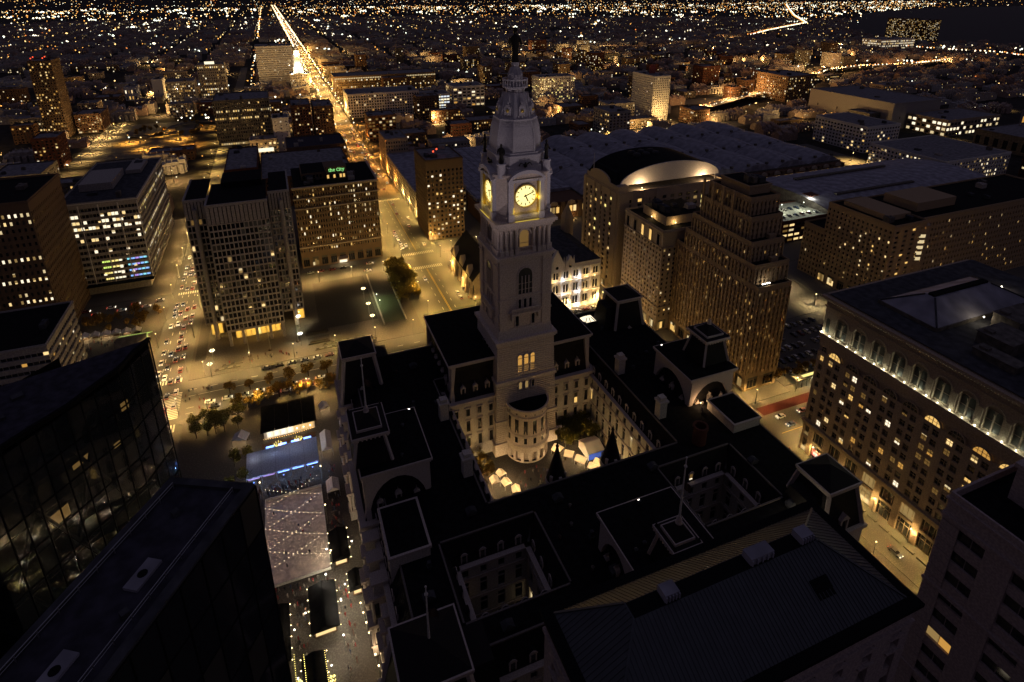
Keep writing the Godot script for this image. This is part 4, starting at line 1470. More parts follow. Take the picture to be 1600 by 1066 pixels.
# big stone department store: arcaded top storey washed by lamps on its ledge
func store_with_arcade() -> void:
	var n := thing("department_store", "huge stone department store with floodlit arched top storey and hipped skylight roof", "department store", Vector3(150, 0, 95))
	var T := new_set(n, true)
	var x0 := 105.0
	var z0 := 55.0
	var x1 := 186.0
	var z1 := 137.0
	var W: Buf = T.wall
	var R: Buf = T.trim
	W.box(x0 + 0.6, 0.0, z0 + 0.6, x1, 71.6, z1)
	# west front: 11 bays of 7.4 m
	var bay := 7.42
	var zs := z0 + 3.9
	var rows := 9
	var y0 := 15.2
	var st := 3.95
	fbox(W, "W", x0, z0, z1, 51.9, 55.4, -0.6, 0.0)
	# floors: pairs of windows per bay, single ones at the corner
	var ws := []
	ws.append([z0 + 2.1, 1.7])
	for k in 11:
		var c := zs + bay * (k + 0.5)
		ws.append([c - 1.5, 2.0])
		ws.append([c + 1.5, 2.0])
	for r in rows:
		var ya := y0 + r * st
		fbox(W, "W", x0, z0, z1, ya, ya + 0.75, -0.6, 0.0)
		fbox(W, "W", x0, z0, z1, ya + 3.15, ya + st, -0.6, 0.0)
		for i in ws.size():
			var m: Material = M.glass if rng.randf() < 0.6 else M.dimglass
			var dice := rng.randf()
			if dice < 0.17:
				m = [LIT[0], LIT[1], LIT[5], LIT[2]][rng.randi() % 4]
			elif dice < 0.3:
				m = LIT[6]
			if r == rows - 1 and i > 0:
				continue
			pane(T, "W", x0, ws[i][0], ya + 1.95, -0.52, ws[i][1], 2.4, m)
			# sash bars
			fbox(R, "W", x0, ws[i][0] - ws[i][1] / 2, ws[i][0] + ws[i][1] / 2, ya + 1.9, ya + 2.02, -0.5, -0.4)
			fbox(R, "W", x0, ws[i][0] - 0.05, ws[i][0] + 0.05, ya + 0.75, ya + 3.15, -0.5, -0.41)
	var ua := z0 + 0.012
	for i in ws.size() + 1:
		var ub: float = ws[i][0] - ws[i][1] / 2 if i < ws.size() else z1
		fbox(W, "W", x0, ua, ub, y0, y0 + (rows - 1) * st + 0.7, -0.6, 0.05)
		if i < ws.size():
			ua = ub + ws[i][1]
	# half-round windows of the ninth row
	for k in 11:
		var c := zs + bay * (k + 0.5)
		var ya := y0 + (rows - 1) * st + 0.75
		var poly := PackedVector2Array([Vector2(c - 2.5, ya)])
		for j in 11:
			var t := PI * (10 - j) / 10.0
			poly.append(Vector2(c + cos(t) * 2.5, ya + sin(t) * 2.5))
		var m: Material = [LIT[0], M.glass, LIT[0], M.dimglass, LIT[0], LIT[6], LIT[2], M.glass][rng.randi() % 8]
		var b := Buf.new()
		b.slab(poly, fp("W", x0), -0.58, 0.09)
		put(b, "arched_window", m, n)
		fbox(R, "W", x0, c - 0.1, c + 0.1, ya, ya + 2.45, 0.08, 0.2)
		for e in [-1.25, 1.25]:
			fbox(R, "W", x0, c + e - 0.06, c + e + 0.06, ya, ya + 2.1, 0.08, 0.18)
		fbox(R, "W", x0, c - 2.3, c + 2.3, ya + 1.1, ya + 1.22, 0.08, 0.18)
		# hood
		var hood := PackedVector2Array()
		for j in 11:
			var t := PI * j / 10.0
			hood.append(Vector2(c + cos(t) * 2.85, ya + sin(t) * 2.85))
		for j in 11:
			var t := PI * (10 - j) / 10.0
			hood.append(Vector2(c + cos(t) * 2.5, ya + sin(t) * 2.5))
		W.slab(hood, fp("W", x0), -0.3, 0.3)
	fbox(W, "W", x0, z0, z1, y0 + rows * st - 0.6, 52.0, -0.6, -0.02)
	# ledge with lamps
	fbox(R, "W", x0, z0 - 0.5, z1, 54.6, 55.5, -0.6, 0.78)
	fbox(R, "W", x0, z0 - 0.3, z1, 53.6, 54.6, -0.6, 0.8)
	# arcade 55.5-66: paired openings under round arches
	var holes := []
	for k in 11:
		var c := zs + bay * (k + 0.5)
		holes.append(c)
		for e in [-1.15, 1.15]:
			var poly := PackedVector2Array([Vector2(c + e - 0.92, 56.3), Vector2(c + e + 0.92, 56.3)])
			for j in 9:
				var t := PI * j / 8.0
				poly.append(Vector2(c + e + cos(t) * 0.92, 62.3 + sin(t) * 0.92))
			var b := Buf.new()
			b.slab(poly, fp("W", x0), -0.7, -0.55)
			put(b, "arched_window", M.dimglass, n)
			fbox(R, "W", x0, c + e - 0.92, c + e + 0.92, 59.6, 59.75, -0.55, -0.45)
		# column between the lights
		R.lathe(Vector3(x0 + 0.1, 56.0, c), [Vector2(0.3, 0), Vector2(0.3, 0.4), Vector2(0.2, 0.5), Vector2(0.18, 5.6), Vector2(0.34, 6.1), Vector2(0.34, 6.4)], 8)
		# wall with the arch cut out, one piece a bay
		var wall := PackedVector2Array([Vector2(c - bay / 2, 55.5), Vector2(c - 2.35, 55.5)])
		for j in 13:
			var t := PI * (12 - j) / 12.0
			wall.append(Vector2(c + cos(t) * 2.35, 62.4 + sin(t) * 2.35))
		wall.append_array([Vector2(c + 2.35, 55.5), Vector2(c + bay / 2, 55.5), Vector2(c + bay / 2, 67.0), Vector2(c - bay / 2, 67.0)])
		W.slab(wall, fp("W", x0), -0.6, 0.0)
		var ring := PackedVector2Array()
		for j in 13:
			var t := PI * j / 12.0
			ring.append(Vector2(c + cos(t) * 2.95, 62.4 + sin(t) * 2.95))
		for j in 13:
			var t := PI * (12 - j) / 12.0
			ring.append(Vector2(c + cos(t) * 2.4, 62.4 + sin(t) * 2.4))
		R.slab(ring, fp("W", x0), -0.1, 0.28)
		# tympanum over the pair
		var ty := PackedVector2Array([Vector2(c - 2.3, 63.3)])
		for j in 11:
			var t := PI * (10 - j) / 10.0
			ty.append(Vector2(c + cos(t) * 2.3, 62.9 + sin(t) * 1.9))
		ty.append(Vector2(c + 2.3, 63.3))
		W.slab(ty, fp("W", x0), -0.6, -0.2)
		fbox(R, "W", x0, c + bay / 2 - 0.75, c + bay / 2 + 0.75, 55.5, 62.2, 0.0, 0.22)
		# lamps: one on each pier, a weaker one at the foot of each column
		for e in [[bay / 2, 0.8], [0.0, 0.3]]:
			var p := Vector3(x0 - 0.5, 55.8, c + e[0])
			var lb := Buf.new()
			lb.ball(p, 0.24 if e[1] > 0.5 else 0.17, 8, 5)
			put(lb, "ledge_lamp", M.lamp_green, n)
			omni(n, p, [0.93, 1.0, 0.72], e[1])
	# corner bay
	fbox(W, "W", x0, z0, zs, 55.5, 67.0, -0.6, 0.0)
	var cb := PackedVector2Array([Vector2(z0 + 1.1, 56.3), Vector2(z0 + 2.7, 56.3)])
	for j in 9:
		var t := PI * j / 8.0
		cb.append(Vector2(z0 + 1.9 + cos(t) * 0.8, 61.5 + sin(t) * 0.8))
	var cbb := Buf.new()
	cbb.slab(cb, fp("W", x0), -0.4, 0.04)
	put(cbb, "arched_window", M.dimglass, n)
	for z in [z0 + 0.3, zs - 0.05]:
		var p := Vector3(x0 - 0.5, 55.8, z)
		var lb := Buf.new()
		lb.ball(p, 0.24, 8, 5)
		put(lb, "ledge_lamp", M.lamp_green, n)
		omni(n, p, [0.93, 1.0, 0.72], 0.8)
	# attic and cornice
	fbox(W, "W", x0, z0, z1, 67.0, 69.4, -0.6, 0.0)
	for k in 12:
		fbox(R, "W", x0, zs + bay * k - 0.55, zs + bay * k + 0.55, 67.7, 68.7, 0.0, 0.2)
	fbox(R, "W", x0, z0 - 0.4, z1, 66.8, 67.3, -0.6, 0.45)
	fbox(R, "W", x0, z0 - 0.7, z1, 69.4, 70.2, -0.6, 0.7)
	fbox(R, "W", x0, z0 - 1.6, z1, 70.2, 71.2, -0.6, 1.7)
	for k in 90:
		fbox(R, "W", x0, z0 + k * 0.92, z0 + k * 0.92 + 0.4, 69.5, 70.2, 0.7, 1.4)
	R.box(x0, 70.2, z0 - 1.6, x1, 71.2, z0 + 0.5, true)
	R.box(x0, 69.4, z0 - 0.7, x1, 70.2, z0 + 0.5, true)
	# shop storey: tall openings, cornice at 14.5 m
	fbox(R, "W", x0, z0 - 0.7, z1, 14.2, 15.2, -0.6, 1.0)
	fbox(W, "W", x0, z0, z1, 12.6, 14.2, -0.6, 0.1)
	fbox(W, "W", x0, z0, z1, 6.6, 7.8, -0.6, 0.05)
	var pz := z0
	for k in 12:
		var c: float = zs + bay * (k - 0.5) if k > 0 else z0 + 1.9
		var w: float = 5.0 if k > 0 else 2.4
		fbox(W, "W", x0, pz, c - w / 2, 0.0, 12.6, -0.6, 0.14)
		pz = c + w / 2
		var lit := k in [0, 2, 4]
		pane(T, "W", x0, c, 10.2, -0.5, w, 4.6, LIT[4] if rng.randf() < 0.3 else M.glass, "upper_shop_window")
		pane(T, "W", x0, c, 3.5, -0.5, w, 6.0, LIT[1] if lit else (LIT[4] if k == 3 else M.glass), "shop_window")
		for e in 3:
			fbox(R, "W", x0, c + (e - 1) * w / 3 - 0.06, c + (e - 1) * w / 3 + 0.06, 0.4, 12.5, -0.48, -0.36)
		fbox(R, "W", x0, c - w / 2, c + w / 2, 4.4, 4.6, -0.48, -0.36)
	# red discs with white flowers in the lit shop window
	for q in [[zs + bay * 1.5, 2.2], [zs + bay * 0.5, 3.0]]:
		var sg := Buf.new()
		sg.box(x0 + 0.3, q[1] - 1.4, q[0] - 1.9, x0 + 0.42, q[1] + 1.4, q[0] + 1.9)
		var so := put(sg, "red_window_sign", M.signred, n)
		var fl := Buf.new()
		for j in 5:
			var a := TAU * j / 5
			fl.ball(Vector3(x0 + 0.26, q[1] + sin(a) * 0.55, q[0] + cos(a) * 0.8), 0.42, 6, 4)
		put(fl, "white_flower_sign", M.litwhite, so)
	# north front: plainer copy
	facade(T, "N", z0, x0 + 0.6, x1, 15.2, 53.0, {"cols": 22, "rows": 9, "ww": 0.5, "wh": 0.62, "rec": 0.5, "lit": 0.1})
	fbox(W, "N", z0, x0 + 0.6, x1, 53.0, 69.4, -0.6, 0.0)
	# roof: deck, kerb, hipped skylight hall, plant rooms
	T.roof.box(x0 + 0.2, 71.6, z0 + 0.2, x1, 71.9, z1)
	finish(T, M.wana, M.wana, M.greyroof)
	var hp := Buf.new()
	hp.taper(116.0, 67.0, 166.0, 87.5, 73.2, 126.0, 75.5, 156.0, 79.0, 78.0)
	var hip := put(hp, "hipped_skylight", M.blueroof, n)
	var hb := Buf.new()
	hb.box(115.6, 71.9, 66.6, 166.4, 73.2, 87.9)
	put(hb, "skylight_kerb", M.darkconc, hip)
	var rd := Buf.new()
	rd.box(126.5, 78.0, 76.2, 155.5, 78.8, 78.3)
	put(rd, "ridge_vent", M.black, hip)
	var hr := Buf.new()
	for q in [[116.0, 67.0, 126.0, 75.5], [166.0, 67.0, 156.0, 75.5], [116.0, 87.5, 126.0, 79.0], [166.0, 87.5, 156.0, 79.0]]:
		hr.bar(Vector3(q[0], 73.3, q[1]), Vector3(q[2], 78.1, q[3]), 0.5)
	put(hr, "hip_flashing", M.greyroof, hip)
	for q in [[122.0, 96.0, 134.0, 106.0, 4.0], [136.0, 92.0, 150.0, 100.0, 5.5], [128.0, 110.0, 150.0, 122.0, 6.0], [114.0, 100.0, 119.0, 112.0, 2.2], [154.0, 96.0, 176.0, 120.0, 8.0], [113.0, 118.0, 122.0, 126.0, 3.0]]:
		var b := Buf.new()
		b.box(q[0], 71.9, q[1], q[2], 71.9 + q[4], q[3])
		b.box(q[0] - 0.3, 71.9 + q[4], q[1] - 0.3, q[2] + 0.3, 72.2 + q[4], q[3] + 0.3, true)
		b.box(q[0] + 1.0, 72.2 + q[4], q[1] + 1.0, q[0] + 3.0, 73.0 + q[4], q[1] + 3.5)
		put(b, "plant_room", M.darkconc, n)
	var rl := Buf.new()
	rl.ball(Vector3(134.6, 75.0, 90.4), 0.22, 8, 5)
	put(rl, "roof_lamp", M.lamp_white, n)
	omni(n, Vector3(134.6, 75.0, 90.4), [1.0, 0.85, 0.6], 0.6)
	var rl2 := Buf.new()
	rl2.ball(Vector3(167.6, 73.4, 77.0), 0.22, 8, 5)
	put(rl2, "roof_lamp", M.lamp_white, n)
	omni(n, Vector3(167.6, 73.4, 77.0), [1.0, 0.8, 0.6], 1.0)

# bank building just below: hipped standing-seam roof
func metal_roofed() -> void:
	var n := thing("bank_building", "stone bank building with dark standing-seam hipped metal roof, just below the viewpoint", "building", Vector3(-28, 0, 150))
	var T := new_set(n, true)
	var x0 := -53.0
	var x1 := -5.0
	var z0 := 143.0
	var z1 := 160.6
	var h := 100.0
	var W: Buf = T.wall
	W.box(x0 + 0.8, 0, z0 + 0.8, x1 - 0.8, h - 1.2, z1 - 0.8)
	for s in ["S", "W", "E", "N"]:
		var plane: float = {"S": z1, "N": z0, "E": x1, "W": x0}[s]
		var a: float = x0 if s in ["S", "N"] else z0 + 0.8
		var b: float = x1 if s in ["S", "N"] else z1 - 0.8
		fbox(W, s, plane, a, b, h - 3.4, h - 1.2, -0.8, 0.0)
		fbox(T.trim, s, plane, a - 0.3, b + 0.3, h - 3.9, h - 3.3, -0.5, 0.35)
		facade(T, s, plane, a, b, h - 84.0, h - 3.9, {"cols": int((b - a) / 5.0), "rows": 18, "ww": 0.34, "wh": 0.6, "rec": 0.8, "lit": 0.10, "pier": 0.2})
		# pedimented heads over the top row
		var cols := int((b - a) / 5.0)
		for k in cols:
			var u: float = a + (k + 0.5) * (b - a) / cols
			T.trim.slab(PackedVector2Array([Vector2(u - 1.6, h - 5.1), Vector2(u + 1.6, h - 5.1), Vector2(u, h - 4.2)]), fp(s, plane), 0.1, 0.5)
			fbox(T.trim, s, plane, u - 1.5, u + 1.5, h - 8.0, h - 7.7, 0.0, 0.5)
	# wide dark gutter round the roof
	T.trim.box(x0 - 0.2, h - 1.2, z0 - 0.2, x1 + 0.2, h - 0.5, z1 + 0.2, true)
	T.roof.box(x0 - 0.7, h - 0.5, z0 - 0.7, x1 + 0.7, h + 0.1, z1 + 0.7, true)
	finish(T, M.pinkstone, M.pinkstone, M.black)
	var r := Buf.new()
	var ya := h + 0.1
	var yb := h + 4.4
	var a0 := x0 + 0.9
	var a1 := x1 - 0.9
	var c0 := z0 + 0.7
	var c1 := z1 - 0.9
	var b0 := x0 + 8.5
	var b1 := x1 - 8.5
	var d0 := z0 + 5.6
	var d1 := z0 + 7.9
	r.taper(a0, c0, a1, c1, ya, b0, d0, b1, d1, yb)
	var ro := put(r, "metal_roof", M.metal, n)
	# standing seams
	var sm := Buf.new()
	var m := int((a1 - a0) / 0.62)
	for k in m:
		var t := (k + 0.5) / m
		var x := lerpf(a0, a1, t)
		var q := Vector3(clampf(x, b0, b1), yb, d1)
		var frac := 1.0
		if x < b0:
			frac = (x - a0) / (b0 - a0)
		elif x > b1:
			frac = (a1 - x) / (a1 - b1)
		q = Vector3(x, lerpf(ya, yb, frac), lerpf(c1, d1, frac))
		sm.bar(Vector3(x, ya, c1), q, 0.09, 0.16)
		sm.bar(Vector3(x, ya, c0), Vector3(x, lerpf(ya, yb, frac), lerpf(c0, d0, frac)), 0.09, 0.16)
	m = int((c1 - c0) / 0.62)
	for k in m:
		var z := lerpf(c0, c1, (k + 0.5) / m)
		var frac := 1.0
		if z < d0:
			frac = (z - c0) / (d0 - c0)
		elif z > d1:
			frac = (c1 - z) / (c1 - d1)
		sm.bar(Vector3(a0, ya, z), Vector3(lerpf(a0, b0, frac), lerpf(ya, yb, frac), z), 0.09, 0.16)
		sm.bar(Vector3(a1, ya, z), Vector3(lerpf(a1, b1, frac), lerpf(ya, yb, frac), z), 0.09, 0.16)
	for q in [[a0, c0, b0, d0], [a1, c0, b1, d0], [a0, c1, b0, d1], [a1, c1, b1, d1]]:
		sm.bar(Vector3(q[0], ya, q[1]), Vector3(q[2], yb, q[3]), 0.3, 0.3)
	put(sm, "standing_seams", M.metal, ro, "stuff")
	# sunk ridge well with louvred boxes
	var w := Buf.new()
	w.box(b0 + 0.2, yb - 0.02, d0 + 0.1, b1 - 0.2, yb + 0.05, d1 - 0.1)
	put(w, "ridge_walk", M.black, ro)
	for x in [b0 + 6.0, b0 + 21.0, b1 - 1.8]:
		var v := Buf.new()
		var vw := 2.0 if x > b0 + 10 and x < b1 - 5 else 1.1
		v.box(x - vw, yb, d0 + 0.2, x + vw, yb + 1.2, d1 - 0.3)
		for k in 5:
			v.box(x - vw + k * vw * 0.45, yb + 0.2, d1 - 0.3, x - vw + k * vw * 0.45 + 0.2, yb + 1.1, d1 - 0.05)
		put(v, "ridge_ventilator", M.blueroof, n)
	var ht := Buf.new()
	ht.obox(Transform3D(Basis(Vector3.RIGHT, 0.5), Vector3(-17.0, h + 2.2, z1 - 5.2)), Vector3(3.0, 0.2, 2.4))
	put(ht, "roof_hatch", M.black, ro)

# stone office tower at the lower right
func corner_tower() -> void:
	var n := thing("stone_office_tower", "pinkish stone office tower with paired windows rising at the lower right corner", "office tower", Vector3(35, 0, 170))
	var T := new_set(n, true)
	var o := {"W": {"cols": 6, "rows": 22}, "S": {"cols": 6, "rows": 22}, "N": {"cols": 6, "rows": 22}, "sub": 2, "ww": 0.52, "wh": 0.52, "rec": 0.5, "lit": 0.045, "lits": [LIT[2], LIT[4], LIT[6], LIT[6]], "attic": 3.0, "pier": 0.12, "par": 1.2}
	tier(T, 17.0, 150.5, 60.0, 200.0, 0.1, 100.0, o)
	# quoined courses and string bands
	for k in 40:
		fbox(T.trim, "W", 17.0, 150.4, 153.2, 18.0 + k * 2.0, 19.85 + k * 2.0, 0.0, 0.22)
	for y in [38.0, 62.0, 82.2, 96.6]:
		fbox(T.trim, "W", 17.0, 150.2, 200.0, y, y + 0.7, -0.2, 0.5)
	# penthouse with rounded corner
	T.wall.box(26.0, 100.0, 154.0, 58.0, 106.5, 198.0)
	T.trim.box(25.6, 106.5, 153.6, 58.4, 107.3, 198.4, true)
	T.roof.box(26.4, 107.3, 154.4, 57.6, 107.36, 197.6)
	T.wall.box(22.5, 100.0, 166.0, 26.0, 104.6, 190.0)
	T.trim.box(22.1, 104.6, 165.6, 26.0, 105.2, 190.4, true)
	for k in 4:
		pane(T, "W", 26.0, 157.0 + k * 2.2, 103.4, 0.05, 1.3, 3.2, M.glass)
		pane(T, "W", 22.5, 168.5 + k * 4.6, 102.6, 0.05, 2.2, 2.6, M.glass)
	finish(T, M.pinkstone, M.pinkstone, M.tar)

# two rotated glass buildings at the lower left
func glass_pair() -> void:
	var n := thing("glass_tower", "dark glass tower with sloping curved roof edge at the left, diagonal braces behind the glazing", "glass building", Vector3(-150, 0, 30))
	var h := 85.0
	var tip := Vector3(-121.0, h, 20.0)
	var fd := Vector3(-0.53, 0, 0.848)
	var bd := Vector3(-0.945, 0, 0.327)
	# the roof's front edge bends twice on its way south-west
	var front := [tip, Vector3(-122.1, h, 22.3), Vector3(-123.9, h, 26.1), Vector3(-124.9, h, 30.0), Vector3(-126.2, h, 33.6), Vector3(-129.3, h, 37.8), Vector3(-134.1, h, 45.6), Vector3(-139.7, h, 51.8), Vector3(-148.5, h, 62.6)]
	var back := [tip, Vector3(-124.0, h, 20.9), Vector3(-128.0, h, 22.3), Vector3(-131.5, h, 23.5), Vector3(-135.0, h, 24.7), Vector3(-140.0, h, 26.4), Vector3(-147.0, h, 28.8), Vector3(-155.0, h, 31.6), Vector3(-172.0, h, 37.5)]
	var r := Buf.new()
	var fc := Buf.new()
	for k in 8:
		r.quad(front[k], front[k + 1], back[k + 1], back[k], Vector3.UP)
		var a: Vector3 = front[k]
		var b: Vector3 = front[k + 1]
		fc.quad(a + Vector3(0, 0.5, 0), b + Vector3(0, 0.5, 0), b - Vector3(0, 0.9, 0), a - Vector3(0, 0.9, 0), Vector3(1, 0, 1))
		fc.bar(a + Vector3(0, 0.45, 0), b + Vector3(0, 0.45, 0), 0.9, 0.3)
	put(r, "roof", M.roofdark, n)
	put(fc, "roof_fascia", M.black, n)
	for q in [[0.32, 0.5, 2.4], [0.62, 0.35, 1.6]]:
		var hb := Buf.new()
		var c: Vector3 = tip + fd * (q[0] * 40.0) + bd * (q[1] * 40.0)
		hb.obox(Transform3D(Basis(Vector3.UP, 0.5), c + Vector3(0, -0.3, 0)), Vector3(q[2], 2.0, q[2]))
		put(hb, "roof_hatch", M.greyroof, n)
	# glass front, one pane per panel, framed; floors and braces behind
	var path := []
	for k in 4:
		path.append(tip.lerp(Vector3(-126.2, h, 33.6), k / 3.0))
	for k in 10:
		path.append(Vector3(-126.2, h, 33.6).lerp(Vector3(-148.5, h, 62.6), (k + 1) / 10.0))
	fd = (path[13] - path[3]).normalized()
	var side := Vector3(fd.z, 0, -fd.x)
	var fr := Buf.new()
	for i in path.size() - 1:
		var a: Vector3 = path[i]
		var c: Vector3 = path[i + 1]
		var e: Vector3 = (c - a).normalized()
		var nn := Vector3(e.z, 0, -e.x)
		for j in 9:
			var y0 := h - 2.0 - (j + 1) * 9.0
			var g := Buf.new()
			var p := Vector3(a.x, y0 + 0.12, a.z) + e * 0.1
			var q := Vector3(c.x, y0 + 0.12, c.z) - e * 0.1
			g.quad(p, q, q + Vector3(0, 8.76, 0), p + Vector3(0, 8.76, 0), nn)
			put(g, "glass_panel", M.pane, n)
			fr.bar(Vector3(a.x, y0, a.z), Vector3(c.x, y0, c.z), 0.3)
		fr.bar(Vector3(a.x, 0, a.z), Vector3(a.x, h - 0.6, a.z), 0.3)
	for i in 2:
		var a: Vector3 = path[4 + i * 4] - side * 3.2
		var b: Vector3 = path[8 + i * 4] - side * 3.2
		fr.bar(Vector3(a.x, h - 40.0, a.z), Vector3(b.x, h - 4.0, b.z), 0.8)
		fr.bar(Vector3(b.x, h - 40.0, b.z), Vector3(a.x, h - 4.0, a.z), 0.8)
		fr.bar(Vector3(a.x, h - 76.0, a.z), Vector3(b.x, h - 40.0, b.z), 0.8)
	put(fr, "steel_frame", M.black, n)
	var fl := Buf.new()
	for j in 9:
		var y := h - 11.0 - j * 9.0
		var a := Vector3(tip.x, y, tip.z) - side * 3.5 + fd * 4.0
		var b := a + fd * 44.0
		var c := b - side * 16.0
		var d := a - side * 4.0 + fd * 8.0
		fl.quad(a, b, c, d, Vector3.UP)
		fl.quad(a, b, b - Vector3(0, 0.5, 0), a - Vector3(0, 0.5, 0), side)
	put(fl, "floor_slabs", M.black, n, "stuff")
	var cw := Buf.new()
	cw.quad(tip - side * 16.0 + fd * 14.0, tip - side * 16.0 + fd * 48.0, Vector3(0, -h, 0) + tip - side * 16.0 + fd * 48.0, Vector3(0, -h, 0) + tip - side * 16.0 + fd * 14.0, side)
	cw.quad(tip + bd * 0.4 - Vector3(0, 0.2, 0), tip + bd * 58.0 - Vector3(0, 1, 0), tip + bd * 58.0 - Vector3(0, h, 0), tip + bd * 0.4 - Vector3(0, h, 0), Vector3(0, 0, -1))
	put(cw, "core_wall", M.black, n)
	for q in [[20.0, 60.0, 3.0, 0.6], [23.5, 60.0, 2.0, 0.5], [6.0, 66.0, 3.4, 0.9], [29.0, 49.0, 5.0, 1.2], [12.0, 57.0, 2.0, 0.5]]:
		var lw := Buf.new()
		var a: Vector3 = tip + fd * q[0] - side * 4.6
		var p := Vector3(a.x, q[1], a.z)
		lw.quad(p, p + fd * q[2], p + fd * q[2] + Vector3(0, q[3] * 3, 0), p + Vector3(0, q[3] * 3, 0), side)
		put(lw, "lit_room_window", LIT[6], n)
	# nearer block: flat roof with walkway, railings and pale hatches
	var m := thing("glass_block", "dark glazed block with railed flat roof and two pale round-holed hatches at bottom left", "glass building", Vector3(-105, 0, 130))
	var H := 110.0
	var c0 := Vector3(-88.4, H, 116.5)
	var ld := Vector3(-0.53, 0, 0.848)
	var wd := Vector3(-0.89, 0, -0.455)
	var L := 44.0
	var wdt := 13.2
	var rb := Buf.new()
	rb.quad(c0, c0 + ld * L, c0 + ld * L + wd * wdt, c0 + wd * wdt, Vector3.UP)
	put(rb, "roof", M.roofdark, m)
	var sh := Buf.new()
	sh.bar(c0 + wd * 0.7 + Vector3(0, 0.25, 0), c0 + wd * 0.7 + ld * L + Vector3(0, 0.25, 0), 1.4, 0.5)
	sh.bar(c0 + wd * (wdt - 0.6) + Vector3(0, 0.25, 0), c0 + wd * (wdt - 0.6) + ld * L + Vector3(0, 0.25, 0), 1.2, 0.5)
	sh.bar(c0 + ld * 0.6 + Vector3(0, 0.26, 0), c0 + ld * 0.6 + wd * wdt + Vector3(0, 0.26, 0), 1.2, 0.5)
	put(sh, "roof_kerb", M.greyroof, m)
	for e in [2.4, wdt - 1.6]:
		for k in 16:
			var rr := Buf.new()
			var a: Vector3 = c0 + wd * e + ld * (1.6 + k * 2.7)
			rr.bar(a, a + Vector3(0, 1.15, 0), 0.1)
			if k < 15:
				rr.bar(a + Vector3(0, 1.1, 0), a + ld * 2.7 + Vector3(0, 1.1, 0), 0.1)
				rr.bar(a + Vector3(0, 0.6, 0), a + ld * 2.7 + Vector3(0, 0.6, 0), 0.06)
			put(rr, "railing", M.steel, m)
	for q in [[15.0, 5.6], [26.5, 6.4]]:
		var hb := Buf.new()
		var t := Transform3D(Basis(ld.cross(Vector3.UP).normalized(), Vector3.UP, ld), c0 + ld * q[0] + wd * q[1] + Vector3(0, 0.2, 0))
		hb.obox(t, Vector3(2.0, 0.4, 4.2))
		var ho := put(hb, "pale_hatch", M.blueroof, m)
		var hl := Buf.new()
		hl.lathe(t.origin + Vector3(0, 0.2, 0), [Vector2(0.6, 0), Vector2(0.6, 0.03), Vector2(0, 0.03)], 14)
		put(hl, "round_fan", M.black, ho)
	for q in [[6.0, 8.0], [20.0, 3.8], [33.0, 8.6]]:
		var hb := Buf.new()
		hb.obox(Transform3D(Basis(Vector3.UP, 0.56), c0 + ld * q[0] + wd * q[1] + Vector3(0, 0.4, 0)), Vector3(0.9, 0.8, 0.9))
		put(hb, "vent_box", M.greyroof, m)
	var es := Vector3(0.848, 0, 0.53)
	for i in 11:
		for j in 14:
			var g := Buf.new()
			var p := c0 + ld * (i * 4.0 + 0.08) + Vector3(0, -8.0 * (j + 1) + 0.1, 0)
			var q := p + ld * 3.84
			g.quad(p, q, q + Vector3(0, 7.8, 0), p + Vector3(0, 7.8, 0), es)
			put(g, "glass_panel", M.glass if (i * 5 + j * 3) % 7 else M.dimglass, m)
	var mf := Buf.new()
	for i in 12:
		var p := c0 + ld * (i * 4.0)
		mf.bar(p, p - Vector3(0, H, 0), 0.22)
	for j in 15:
		mf.bar(c0 - Vector3(0, 8.0 * j, 0), c0 - Vector3(0, 8.0 * j, 0) + ld * L, 0.22)
	put(mf, "mullion_grid", M.black, m)
	var bk := Buf.new()
	bk.quad(c0 - es * 0.5, c0 + ld * L - es * 0.5, c0 + ld * L - es * 0.5 - Vector3(0, H, 0), c0 - es * 0.5 - Vector3(0, H, 0), es)
	bk.quad(c0, c0 + wd * wdt, c0 + wd * wdt - Vector3(0, H, 0), c0 - Vector3(0, H, 0), Vector3(0, 0, -1))
	bk.quad(c0 + wd * wdt, c0 + wd * wdt + ld * L, c0 + wd * wdt + ld * L - Vector3(0, H, 0), c0 + wd * wdt - Vector3(0, H, 0), Vector3(-1, 0, 0))
	put(bk, "back_wall", M.black, m)

